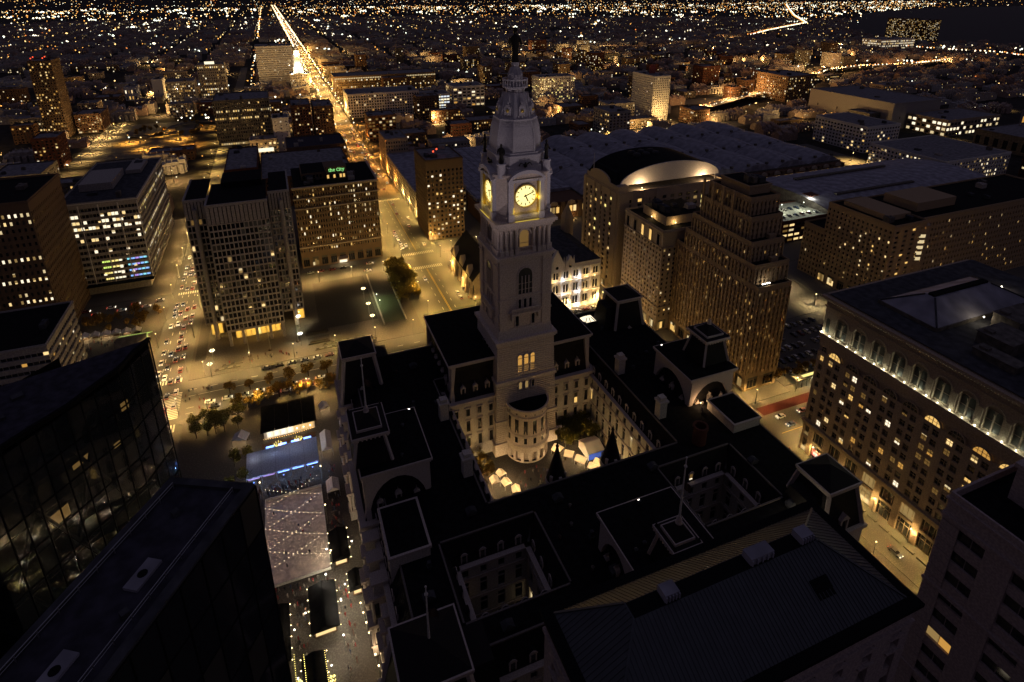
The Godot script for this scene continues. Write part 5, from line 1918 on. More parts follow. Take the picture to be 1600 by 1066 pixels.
func grand_hotel() -> void:
	var n := thing("hotel", "wide brown stone hotel with green rooftop sign facing the plaza across the street", "hotel", Vector3(-49, 0, -222))
	var T := new_set(n, true)
	var x0 := -76.5
	var x1 := -22.5
	var z0 := -246.0
	var z1 := -196.0
	var warm := [LIT[0], LIT[1], LIT[3], LIT[4], LIT[5]]
	tier(T, x0, z0, x1, z1, 0.1, 11.0, {"S": {"cols": 1, "rows": 1, "ww": 0.01, "wh": 0.01}, "E": {"cols": 1, "rows": 1, "ww": 0.01, "wh": 0.01}, "base": 9.6, "attic": 0.9, "par": 0.0, "shops": 9, "shoplit": 0.12, "rec": 0.6})
	for q in [[11.0, 15.4, 1], [15.4, 43.0, 7], [43.0, 50.0, 2], [50.0, 57.0, 2]]:
		var y: float = q[0]
		T.wall.box(x0 + 0.5, y, z0 + 0.5, x1 - 0.5, q[1] - 0.02, z1 - 0.5)
		for s in ["S", "E"]:
			var plane: float = z1 if s == "S" else x1
			var a: float = x0 if s == "S" else z0
			var b: float = x1 if s == "S" else z1 - 0.5
			facade(T, s, plane, a, b, y, q[1] - 0.6, {"cols": 33 if s == "S" else 26, "rows": q[2], "ww": 0.42, "wh": 0.56, "rec": 0.5, "lit": 0.17, "lits": warm, "pier": 0.1})
			fbox(T.trim, s, plane, a - 0.6, b + 0.6, q[1] - 0.6, q[1] + 0.15, -0.5, 0.9)
	T.trim.box(x0 - 1.0, 57.0, z1 - 0.5, x1 + 1.0, 57.8, z1 + 1.2, true)
	T.trim.box(x1 - 0.5, 57.0, z0, x1 + 1.2, 57.8, z1 - 0.5, true)
	T.roof.box(x0 + 0.4, 57.1, z0 + 0.4, x1 - 0.6, 57.3, z1 - 0.6)
	# penthouse with the lit green name board
	T.wall.box(-70.0, 57.3, -238.0, -40.0, 62.0, -212.0)
	T.wall.box(-54.0, 57.3, -216.0, -40.5, 66.0, -208.0)
	T.roof.box(-69.6, 62.0, -237.6, -54.4, 62.1, -212.4)
	for k in 12:
		pane(T, "S", -212.0 if k < 6 else -208.0, (-68.5 + k * 2.2) if k < 6 else (-53.0 + (k - 6) * 2.1), 59.4, 0.05, 1.3, 2.4, LIT[0] if rng.randf() < 0.6 else M.glass)
	units(T, x0, z0, x1, z1, 57.3, 8)
	finish(T, M.brown, M.lime, M.tar)
	var tm := TextMesh.new()
	tm.text = "the City"
	var fn := SystemFont.new()
	fn.font_names = PackedStringArray(["Droid Serif"])
	fn.font_italic = true
	tm.font = fn
	tm.font_size = 64
	tm.pixel_size = 0.045
	tm.depth = 0.25
	var t := MeshInstance3D.new()
	t.mesh = tm
	t.material_override = M.litgreen
	t.name = "green_name_sign"
	n.add_child(t, true)
	t.position = Vector3(-47.2, 63.9, -207.7) - n.position
	# lit canopy over the door
	var cb := Buf.new()
	cb.box(-52.6, 4.6, -196.0, -46.4, 5.2, -190.6, true)
	put(cb, "door_canopy", M.lime, n)
	var cl := Buf.new()
	cl.box(-52.0, 0.6, -195.9, -47.0, 4.4, -195.2)
	put(cl, "lit_door_window", LIT[5], n)
	omni(n, Vector3(-49.5, 4.2, -192.0), [1.0, 0.8, 0.45], 1.6)
	var lb := Buf.new()
	lb.ball(Vector3(-49.5, 4.2, -192.0), 0.2, 6, 4)
	put(lb, "canopy_lamp", M.lamp_warm, n)

# stepped tan tower
func stepped_tower() -> void:
	var n := thing("stepped_tower", "stepped tan art deco tower with vertical piers and scattered lit windows", "tower", Vector3(125, 0, -8))
	var T := new_set(n, true)
	var warm := [LIT[0], LIT[1], LIT[0], LIT[4], LIT[6]]
	var o := {"ww": 0.42, "wh": 0.58, "rec": 0.45, "pier": 0.35, "lit": 0.14, "lits": warm, "attic": 1.4, "par": 0.6, "lip": 0.1}
	var steps := [[109.0, -41.0, 128.0, 18.0, 0.1, 54.0, 15, 9.0], [109.3, -35.0, 129.0, 14.0, 54.0, 63.0, 3, 0.0], [110.6, -32.5, 129.5, 9.0, 63.0, 72.0, 3, 0.0], [112.8, -29.5, 131.0, 4.5, 72.0, 82.0, 3, 0.0], [114.6, -27.0, 131.4, 1.0, 82.0, 90.0, 2, 0.0]]
	for q in steps:
		var p := o.duplicate()
		p.W = {"cols": int((q[3] - q[1]) / 2.3), "rows": q[6]}
		p.S = {"cols": int((q[2] - q[0]) / 2.3), "rows": q[6]}
		p.base = q[7]
		p.shoplit = 0.3
		tier(T, q[0], q[1], q[2], q[3], q[4], q[5], p)
	# broad piers of the central shaft and the stone lantern on top
	for u in [-29.0, -22.0, -15.0, -8.0]:
		fbox(T.trim, "W", 113.0, u - 0.6, u + 0.6, 63.0, 91.5, -0.2, 0.6)
	T.wall.box(117.5, 90.0, -23.0, 130.0, 94.0, -4.0)
	T.trim.box(117.1, 94.0, -23.4, 130.4, 94.6, -3.6, true)
	T.roof.box(117.9, 94.6, -22.6, 129.6, 94.66, -4.4)
	for q in [[122.0, 5.4, 72.1, 2.0], [120.0, 10.2, 63.1, 2.0]]:
		T.trim.box(q[0], q[2], q[1], q[0] + 4, q[2] + q[3], q[1] + 2)
	units(T, 117.5, -23.0, 130.0, -4.0, 94.7, 3)
	finish(T, M.deco, M.deco, M.tar)
	# row of four lamps on the lowest south terrace
	for k in 4:
		var b := Buf.new()
		b.ball(Vector3(112.6 + k * 1.3, 55.4, 16.4), 0.28, 8, 5)
		put(b, "terrace_lamp", M.lamp_white, n)
	omni(n, Vector3(114.4, 55.6, 16.6), [1.0, 0.9, 0.7], 0.25)

func vaulted_hotel() -> void:
	var n := thing("vaulted_hotel", "cream convention hotel with glowing barrel vault gable and dark window strips", "hotel", Vector3(138, 0, -108))
	var T := new_set(n, true)
	var o := {"W": {"cols": 7, "rows": 17, "ww": 0.45, "wh": 0.6}, "S": {"cols": 13, "rows": 17, "ww": 0.5, "wh": 0.62}, "rec": 0.5, "lit": 0.22, "lits": [LIT[0], LIT[1], M.lityel, LIT[4]], "attic": 3.5, "par": 0.8, "base": 7.0, "shoplit": 0.6}
	tier(T, 100.5, -128.0, 176.0, -86.0, 0.1, 66.0, o)
	# blank stone piers dividing the window strips
	for u in [-127.0, -116.0, -108.5, -97.5, -90.0]:
		fbox(T.trim, "W", 100.5, u - 1.6, u + 1.6, 7.0, 66.4, -0.2, 0.4)
	for u in [103.0, 111.0, 119.5, 128.0]:
		fbox(T.trim, "S", -86.0, u - 1.8, u + 1.8, 7.0, 66.4, -0.2, 0.4)
	# upper block with its own small vault facing west
	T.wall.box(100.8, 66.5, -126.0, 108.0, 70.0, -88.0)
	var wa := PackedVector2Array([Vector2(-122.0, 70.0), Vector2(-98.0, 70.0)])
	for k in 11:
		var t := PI * k / 10.0
		wa.append(Vector2(-110.0 + cos(t) * 12.0, 70.0 + sin(t) * 4.6))
	T.wall.slab(wa, fp("W", 100.8), -1.0, 0.0)
	finish(T, M.lime, M.lime, M.darkconc)
	# great vault: gable wall on the south, dark barrel roof behind
	var cx := 140.0
	var R := 36.0
	var rise := 11.5
	var g := Buf.new()
	var poly := PackedVector2Array([Vector2(cx - R, 69.4), Vector2(cx + R, 69.4)])
	for k in 25:
		var t := PI * k / 24.0
		poly.append(Vector2(cx + cos(t) * R, 69.4 + sin(t) * rise))
	g.slab(poly, fp("S", -91.0), -1.0, 0.0)
	put(g, "gable_wall", M.white, n)
	var v := Buf.new()
	for k in 24:
		var t0 := PI * k / 24.0
		var t1 := PI * (k + 1) / 24.0
		var a := Vector3(cx + cos(t0) * R, 69.4 + sin(t0) * rise, -91.6)
		var b := Vector3(cx + cos(t1) * R, 69.4 + sin(t1) * rise, -91.6)
		v.quad(a, b, b + Vector3(0, 0, -36), a + Vector3(0, 0, -36), Vector3.UP)
	put(v, "barrel_roof", M.tar, n)
	var side := Buf.new()
	# low dark hipped roof between the west front and the vault
	side.taper(101.5, -126.0, 112.0, -92.0, 70.0, 106.0, -124.0, 112.0, -100.0, 75.0)
	put(side, "side_roof", M.tar, n)
	var tank := Buf.new()
	for k in 6:
		tank.lathe(Vector3(128.0 + (k % 3) * 7.0, 79.0, -112.0 - (k / 3) * 6.0), [Vector2(2.4, -4), Vector2(2.4, 2.4), Vector2(2.0, 3.0), Vector2(0, 3.2)], 12)
	put(tank, "cooling_drums", M.greyroof, n)
	for p in [[103.4, 78.0, -122.0, 12.0], [174.0, 70.0, -92.0, 14.0]]:
		var q := Buf.new()
		q.lathe(Vector3(p[0], p[1] - 8.0, p[2]), [Vector2(0.28, 0), Vector2(0.1, p[3]), Vector2(0, p[3])], 8)
		put(q, "flagpole", M.white, n)
	# two floodlights washing the gable
	for x in [117.0, 163.0]:
		var p := Vector3(x, 67.9, -87.6)
		var b := Buf.new()
		b.ball(p, 0.24, 8, 5)
		put(b, "gable_floodlight", M.lamp_warm, n)
		omni(n, p, [1.0, 0.66, 0.34], 9.0)
	# neighbour with tall top-floor windows
	var T2 := building("stone_hotel", "pale stone hotel with tall lit top windows and rooftop lamps beside the tan tower", 101.0, -79.0, 140.0, -42.0, 59.0, {"indiv": true, "done": false, "category": "hotel", "W": {"cols": 13, "rows": 15}, "S": {"cols": 12, "rows": 15}, "ww": 0.4, "wh": 0.5, "lit": 0.13, "lits": [LIT[0], LIT[3], LIT[4]], "base": 8.0, "attic": 9.0, "shoplit": 0.7, "units": 0})
	for k in 5:
		var z := -75.6 + k * 7.4
		fbox(T2.trim, "W", 101.0, z - 1.6, z - 1.25, 50.6, 57.0, 0.0, 0.35)
		fbox(T2.trim, "W", 101.0, z + 1.25, z + 1.6, 50.6, 57.0, 0.0, 0.35)
		fbox(T2.trim, "W", 101.0, z - 1.8, z + 1.8, 57.0, 57.5, 0.0, 0.5)
		pane(T2, "W", 101.0, z, 53.8, 0.06, 2.4, 6.2, LIT[0] if k in [2, 3] else M.glass, "tall_window")
	for y in [14.5, 50.0, 58.8]:
		fbox(T2.trim, "W", 101.0, -79.3, -41.7, y, y + 0.6, -0.2, 0.6)
		fbox(T2.trim, "S", -42.0, 100.4, 140.0, y, y + 0.6, -0.2, 0.6)
	T2.wall.box(108.0, 59.0, -72.0, 134.0, 64.0, -50.0)
	T2.roof.box(108.3, 64.0, -71.7, 133.7, 64.3, -50.3)
	units(T2, 108.0, -72.0, 134.0, -50.0, 64.3, 7)
	finish(T2, M.lime, M.lime, M.tar)
	for p in [[106.4, 60.8, -61.0], [113.0, 60.8, -48.4]]:
		var b := Buf.new()
		b.ball(Vector3(p[0], p[1], p[2]), 0.23, 8, 5)
		put(b, "roof_lamp", M.lamp_warm, T2.node)
		omni(T2.node, Vector3(p[0], p[1], p[2]), [1.0, 0.65, 0.25], 1.0)

# floodlit hall with gables and paired round-headed windows
func lodge_hall() -> void:
	var n := thing("lodge_hall", "floodlit ornate granite hall with small gables and round-headed windows behind the clock tower", "hall", Vector3(60, 0, -108))
	var T := new_set(n, true)
	var x0 := 30.0
	var x1 := 88.0
	var z1 := -82.0
	T.wall.box(x0, 0, -138.0, x1, 28.4, z1 - 0.5)
	fbox(T.wall, "S", z1, x0, x1, 26.0, 29.2, -0.5, 0.0)
	for y in [9.5, 18.5, 26.2]:
		fbox(T.trim, "S", z1, x0, x1, y, y + 0.6, -0.5, 0.5)
	for k in 9:
		var x := x0 + 2.6 + k * 6.5
		for q in [[3.0, 7.2], [11.4, 15.8], [20.6, 24.2]]:
			for e in [-0.9, 0.9]:
				var poly := PackedVector2Array([Vector2(x + e - 0.62, q[0]), Vector2(x + e + 0.62, q[0])])
				for j in 7:
					var t := PI * j / 6.0
					poly.append(Vector2(x + e + cos(t) * 0.62, q[1] + sin(t) * 0.62))
				var b := Buf.new()
				b.slab(poly, fp("S", z1), -0.6, -0.02)
				put(b, "arched_window", M.glass, n)
			var hood := PackedVector2Array()
			for j in 9:
				var t := PI * j / 8.0
				hood.append(Vector2(x + cos(t) * 2.1, q[1] + sin(t) * 2.1))
			for j in 9:
				var t := PI * (8 - j) / 8.0
				hood.append(Vector2(x + cos(t) * 1.7, q[1] + sin(t) * 1.7))
			T.trim.slab(hood, fp("S", z1), -0.2, 0.35)
		fbox(T.wall, "S", z1, x - 3.6, x - 2.6, 0.0, 26.0, -0.5, 0.6)
	fbox(T.wall, "S", z1, x0, x1, 0.0, 26.0, -0.5, -0.05)
	# gabled projection and dormer gable
	for q in [[59.0, 4.6, 29.2, 39.0], [67.5, 2.4, 29.2, 34.6], [40.0, 4.6, 29.2, 38.0]]:
		T.wall.slab(PackedVector2Array([Vector2(q[0] - q[1], 26.4), Vector2(q[0] + q[1], 26.4), Vector2(q[0] + q[1], q[2]), Vector2(q[0], q[3]), Vector2(q[0] - q[1], q[2])]), fp("S", z1), -2.0, 0.7)
		for e in [-1.0, 1.0]:
			T.trim.bar(Vector3(q[0] + e * (q[1] + 0.2), q[2] - 0.2, z1 + 0.6), Vector3(q[0], q[3] + 0.2, z1 + 0.6), 0.5)
			T.trim.taper(q[0] + e * q[1] - 0.7, z1 - 0.4, q[0] + e * q[1] + 0.7, z1 + 1.0, 26.4, q[0] + e * q[1] - 0.1, z1 + 0.2, q[0] + e * q[1] + 0.1, z1 + 0.4, 34.5)
		var b := Buf.new()
		b.lathe(Vector3.ZERO, [Vector2(0, 0), Vector2(1.1, 0.0)], 12)
		var disc := PackedVector2Array()
		for j in 12:
			disc.append(Vector2(q[0] + cos(TAU * j / 12) * 1.0, q[2] - 1.0 + sin(TAU * j / 12) * 1.0))
		var rd := Buf.new()
		rd.slab(disc, fp("S", z1), 0.6, 0.78)
		put(rd, "round_window", M.glass, n)
	var rf := Buf.new()
	rf.taper(x0, -138.0, x1, z1, 29.2, x0 + 8.0, -128.0, x1 - 8.0, z1 - 10.0, 32.5)
	put(rf, "hipped_roof", M.greyroof, n)
	# slim stone tower with pinnacle at the back corner
	var tb := Buf.new()
	tb.box(84.0, 0, -128.0, 90.0, 40.0, -122.0)
	tb.taper(83.8, -128.2, 90.2, -121.8, 40.0, 87.0, -125.0, 87.0, -125.0, 50.0)
	put(tb, "corner_turret", M.lime, n)
	finish(T, M.white, M.white, M.greyroof)
	var cols := [[1.0, 0.6, 0.2], [1.0, 0.62, 0.22], [0.95, 0.93, 1.0], [1.0, 0.62, 0.22], [0.95, 0.93, 1.0], [1.0, 0.6, 0.2], [1.0, 0.6, 0.2]]
	for k in 7:
		for y in [1.0, 10.6, 19.8]:
			var p := Vector3(52.4 + k * 5.2, y, z1 + 1.3)
			var b := Buf.new()
			b.ball(p, 0.2, 6, 4)
			put(b, "wall_washer_lamp", M.lamp_warm if cols[k][2] < 0.5 else M.lamp_white, n)
			omni(n, p, cols[k], 0.9 if y > 5 else 1.3)

func church() -> void:
	var n := thing("church", "dark gabled stone church with lit buttressed tower beside the broad avenue", "church", Vector3(30, 0, -135))
	var W := Buf.new()
	var R := Buf.new()
	W.box(18.0, 0, -160.0, 40.0, 13.0, -112.0)
	W.slab(PackedVector2Array([Vector2(18.0, 13.0), Vector2(40.0, 13.0), Vector2(29.0, 26.0)]), fp("S", -112.0), -1.0, 0.0)
	W.slab(PackedVector2Array([Vector2(18.0, 13.0), Vector2(40.0, 13.0), Vector2(29.0, 26.0)]), fp("N", -160.0), -1.0, 0.0)
	for e in [[17.4, 1.0], [40.6, -1.0]]:
		R.quad(Vector3(e[0], 12.6, -160.4), Vector3(e[0], 12.6, -111.6), Vector3(29.0, 26.4, -111.6), Vector3(29.0, 26.4, -160.4), Vector3(-e[1], 1, 0))
	for k in 6:
		var z := -156.0 + k * 8.0
		W.taper(16.2, z - 0.7, 18.2, z + 0.7, 0.0, 17.6, z - 0.5, 18.2, z + 0.5, 11.5)
		var w := Buf.new()
		w.slab(PackedVector2Array([Vector2(z + 3.0, 4.0), Vector2(z + 5.0, 4.0), Vector2(z + 5.0, 8.4), Vector2(z + 4.0, 10.2), Vector2(z + 3.0, 8.4)]), fp("W", 18.0), -0.3, 0.06)
		put(w, "lancet_window", M.glass, n)
	# side aisle with small gables towards the avenue
	for k in 3:
		var z := -152.0 + k * 15.0
		W.slab(PackedVector2Array([Vector2(z - 4.0, 13.0), Vector2(z + 4.0, 13.0), Vector2(z, 19.5)]), fp("W", 18.0), -3.0, 0.3)
	# square tower with pinnacles
	W.box(36.5, 0, -113.0, 43.0, 34.0, -106.5)
	for i in [36.5, 43.0]:
		for j in [-113.0, -106.5]:
			W.box(i - 0.8, 0, j - 0.8, i + 0.8, 35.5, j + 0.8)
			W.taper(i - 0.8, j - 0.8, i + 0.8, j + 0.8, 35.5, i, j, i, j, 39.5)
	put(W, "wall", M.lime, n)
	put(R, "steep_roof", M.slate, n)
	for q in [["S", -106.5, 39.7], ["W", 36.5, -109.7]]:
		for y in [8.0, 18.0, 26.0]:
			var w := Buf.new()
			w.slab(PackedVector2Array([Vector2(q[2] - 1.0, y), Vector2(q[2] + 1.0, y), Vector2(q[2] + 1.0, y + 4.0), Vector2(q[2], y + 5.4), Vector2(q[2] - 1.0, y + 4.0)]), fp(q[0], q[1]), -0.3, 0.06)
			put(w, "lancet_window", M.glass, n)
	for q in [[38.0, -103.8], [41.6, -103.8], [33.0, -109.0]]:
		var p := Vector3(q[0], 1.2, q[1])
		var b := Buf.new()
		b.ball(p, 0.2, 6, 4)
		put(b, "wall_washer_lamp", M.lamp_warm, n)
		omni(n, p, [1.0, 0.5, 0.24], 1.4)

# long hall: arcaded lit south front and pillowed vault roofs
func convention_hall() -> void:
	var n := thing("convention_hall", "vast convention hall with rows of pale blue-grey vaulted roofs and lit arched front", "convention hall", Vector3(290, 0, -300))
	var W := Buf.new()
	W.box(62.0, 0, -405.0, 445.0, 15.0, -215.0)
	put(W, "wall", M.brick, n)
	var R := Buf.new()
	# shallow vaults, axis north-south, in three runs
	var cols := 7
	var rows := 3
	var v := Buf.new()
	for i in cols:
		var xa := 150.0 + i * 42.0
		for j in rows:
			var zc := -400.0 + j * 60.0
			var seg := 14
			var f := func(t: float) -> float: return 15.2 + 7.5 * (1.0 - pow(2.0 * t - 1.0, 2.0))
			for k in seg:
				var t0 := float(k) / seg
				var t1 := float(k + 1) / seg
				for e in 4:
					var za := zc + e * 14.8
					var up0: float = 1.6 * sin(PI * e / 4.0)
					var up1: float = 1.6 * sin(PI * (e + 1) / 4.0)
					v.quad(Vector3(xa + 42.0 * t0, f.call(t0) + up0, za), Vector3(xa + 42.0 * t1, f.call(t1) + up0, za), Vector3(xa + 42.0 * t1, f.call(t1) + up1, za + 14.8), Vector3(xa + 42.0 * t0, f.call(t0) + up1, za + 14.8), Vector3.UP)
				v.tri(Vector3(xa + 21.0, 15.0, zc + 59.2), Vector3(xa + 42.0 * t0, f.call(t0), zc + 59.2), Vector3(xa + 42.0 * t1, f.call(t1), zc + 59.2), Vector3(0, 0, 1))
			R.box(xa - 0.5, 15.0, zc, xa + 0.5, 16.2, zc + 60.0)
			R.box(xa, 15.0, zc + 59.2, xa + 42.0, 16.4, zc + 60.0)
			for e in 3:
				var vb := xa + 9.0 + e * 11.0
				R.box(vb, 21.0, zc + 56.0, vb + 2.6, 23.2, zc + 58.0)
	put(v, "vaulted_roof", M.blueroof, n)
	put(R, "gutter_and_vents", M.darkconc, n)
	var fr := Buf.new()
	fr.box(62.6, 15.0, -404.0, 149.0, 17.6, -240.0)
	put(fr, "flat_roof", M.blueroof, n)
	for k in 12:
		var sb := Buf.new()
		sb.box(64.0 + k * 7.0, 17.6, -400.0, 64.3 + k * 7.0, 17.75, -242.0)
		put(sb, "roof_seam", M.darkconc, n)
	# arcade on the south: bay by bay, glowing between brick piers
	for k in 24:
		var x := 66.0 + k * 15.7
		var pz := Buf.new()
		pz.box(x - 1.5, 0, -214.9, x + 1.5, 15.0, -213.6)
		pz.box(x - 7.85, 11.6, -214.9, x + 7.85, 12.4, -213.9)
		put(pz, "arcade_pier", M.brown, n)
		for e in [-3.6, 0.0, 3.6]:
			var g := Buf.new()
			g.box(x + 7.85 + e - 1.2, 5.6, -214.9, x + 7.85 + e + 1.2, 10.6, -214.6)
			put(g, "lit_arcade_window", [LIT[0], LIT[1], LIT[4], LIT[3]][rng.randi() % 4], n)
		var disc := PackedVector2Array([Vector2(x + 7.85 - 3.6, 12.6), Vector2(x + 7.85 + 3.6, 12.6)])
		for j in 9:
			var t := PI * j / 8.0
			disc.append(Vector2(x + 7.85 + cos(t) * 3.6, 12.6 + sin(t) * 3.4))
		var d := Buf.new()
		d.slab(disc, fp("S", -215.0), 0.1, 1.4)
		put(d, "half_round_gable", M.lime, n)
		if k % 2 == 0:
			var p := Vector3(x + 7.85, 1.6, -211.0)
			var b := Buf.new()
			b.ball(p, 0.22, 6, 4)
			put(b, "arcade_lamp", M.lamp_warm, n)
			omni(n, p, [1.0, 0.6, 0.2], 2.2)
	# flat-roofed wing by the avenue with glass front
	var T := building("glass_fronted_hall", "low hall with blue-grey roof and slatted glass front along the broad avenue", 17.0, -390.0, 61.0, -262.0, 22.0, {"W": {"cols": 40, "rows": 5}, "S": {"cols": 12, "rows": 5}, "ww": 0.7, "wh": 0.6, "rec": 0.4, "lit": 0.25, "lits": [LIT[4], LIT[6], LIT[6], LIT[3]], "wall": M.mullion, "roof": M.blueroof, "base": 5.0, "shoplit": 0.9, "units": 0, "par": 0.5})

func west_side() -> void:
	# lit office with colour-washed glass
	var n := thing("glass_office", "pale banded office block with rainbow lit lower windows at the crossroads", "office block", Vector3(-185, 0, -250))
	var T := new_set(n, true)
	var pal := {"a": M.litlime, "b": M.lityel, "c": M.litcyan, "d": M.litblue, "e": M.litviolet}
	tier(T, -206.0, -300.0, -165.0, -203.0, 8.0, 60.0, {"S": {"cols": 22, "rows": 13, "lit": 0.13, "streaky": true}, "E": {"cols": 46, "rows": 13, "lit": 0.3, "streaky": true, "lits": [LIT[1], LIT[5], M.lityel, LIT[4]]}, "ww": 0.9, "wh": 0.55, "rec": 0.5, "pier": -0.25, "lits": [LIT[1], LIT[5], M.litwhite], "attic": 2.0, "par": 0.6})
	for k in 5:
		fbox(T.trim, "S", -203.0, -206.0 + k * 10.1, -205.5 + k * 10.1, 8.0, 59.0, -0.1, 0.35)
	T.wall.box(-203.0, 0.1, -296.0, -168.0, 8.0, -206.0)
	# slabs of coloured light behind the glass of four storeys
	for r in 4:
		for k in 11:
			var y := 10.6 + r * 3.85
			var x := -189.5 + k * 2.2
			var m: Material = [M.litlime, M.litlime, M.lityel, M.lityel, M.litwhite, M.litcyan, M.litcyan, M.litblue, M.litviolet, M.litblue, M.litcyan][k] if r > 1 else [M.lityel, M.lityel, M.litwhite, M.litwhite, M.litwhite, M.litviolet, M.litblue, M.litviolet, M.litblue, M.litcyan, M.litblue][k]
			if k != 5:
				pane(T, "S", -203.0, x, y, -0.42, 1.9, 2.1, m, "coloured_window")
	T.wall.box(-200.0, 60.4, -262.0, -182.0, 65.0, -228.0)
	T.wall.box(-181.0, 60.4, -290.0, -172.0, 63.0, -262.0)
	units(T, -204.0, -298.0, -167.0, -205.0, 60.2, 6)
	finish(T, M.concrete, M.white, M.greyroof)
	var cb := Buf.new()
	cb.box(-206.5, 7.6, -209.0, -164.5, 8.0, -199.0, true)
	put(cb, "entrance_canopy", M.black, n)
	# far-left tower of stone panels
	building("panel_tower", "brown stone panel tower with lit lower floors at the far left edge", -262.0, -203.0, -200.5, -152.0, 79.0, {"indiv": true, "category": "office tower", "S": {"cols": 24, "rows": 19}, "E": {"cols": 20, "rows": 19, "lit": 0.13, "lits": [LIT[2], LIT[4], M.lityel, LIT[6]]}, "ww": 0.45, "wh": 0.5, "lit": 0.28, "lits": [LIT[1], LIT[5], LIT[3], LIT[4]], "streaky": true, "wall": M.brown, "attic": 4.0, "units": 4, "pier": 0.02})
	building("back_street_office", "dark brick office squeezed between the gridded office and the rainbow-lit block", -134.0, -310.0, -104.0, -216.0, 31.0, {"S": {"cols": 9, "rows": 8}, "W": {"cols": 26, "rows": 8}, "ww": 0.45, "wh": 0.5, "lit": 0.1, "wall": M.redbrick, "units": 5})
	building("back_street_annex", "low dark annex left of the brown hotel", -101.0, -290.0, -80.0, -206.0, 20.0, {"S": {"cols": 6, "rows": 5}, "W": {"cols": 22, "rows": 5}, "ww": 0.45, "wh": 0.5, "lit": 0.1, "wall": M.brick, "units": 4})
	building("rear_office", "plain dark office behind the rainbow-lit block", -268.0, -322.0, -212.0, -212.0, 30.0, {"S": {"cols": 16, "rows": 8}, "E": {"cols": 30, "rows": 8}, "ww": 0.5, "wh": 0.5, "lit": 0.14, "wall": M.darkconc, "units": 5})
	# white-banded low office behind the glass tower
	building("banded_office", "low office with white horizontal bands and black flat roof behind the glass tower", -250.0, -112.0, -180.0, -73.0, 40.0, {"indiv": true, "category": "office block", "S": {"cols": 34, "rows": 10, "lit": 0.05}, "E": {"cols": 18, "rows": 10, "lit": 0.12}, "ww": 0.92, "wh": 0.45, "rec": 0.6, "pier": -0.3, "wall": M.concrete, "units": 2, "attic": 1.6, "par": 0.5})

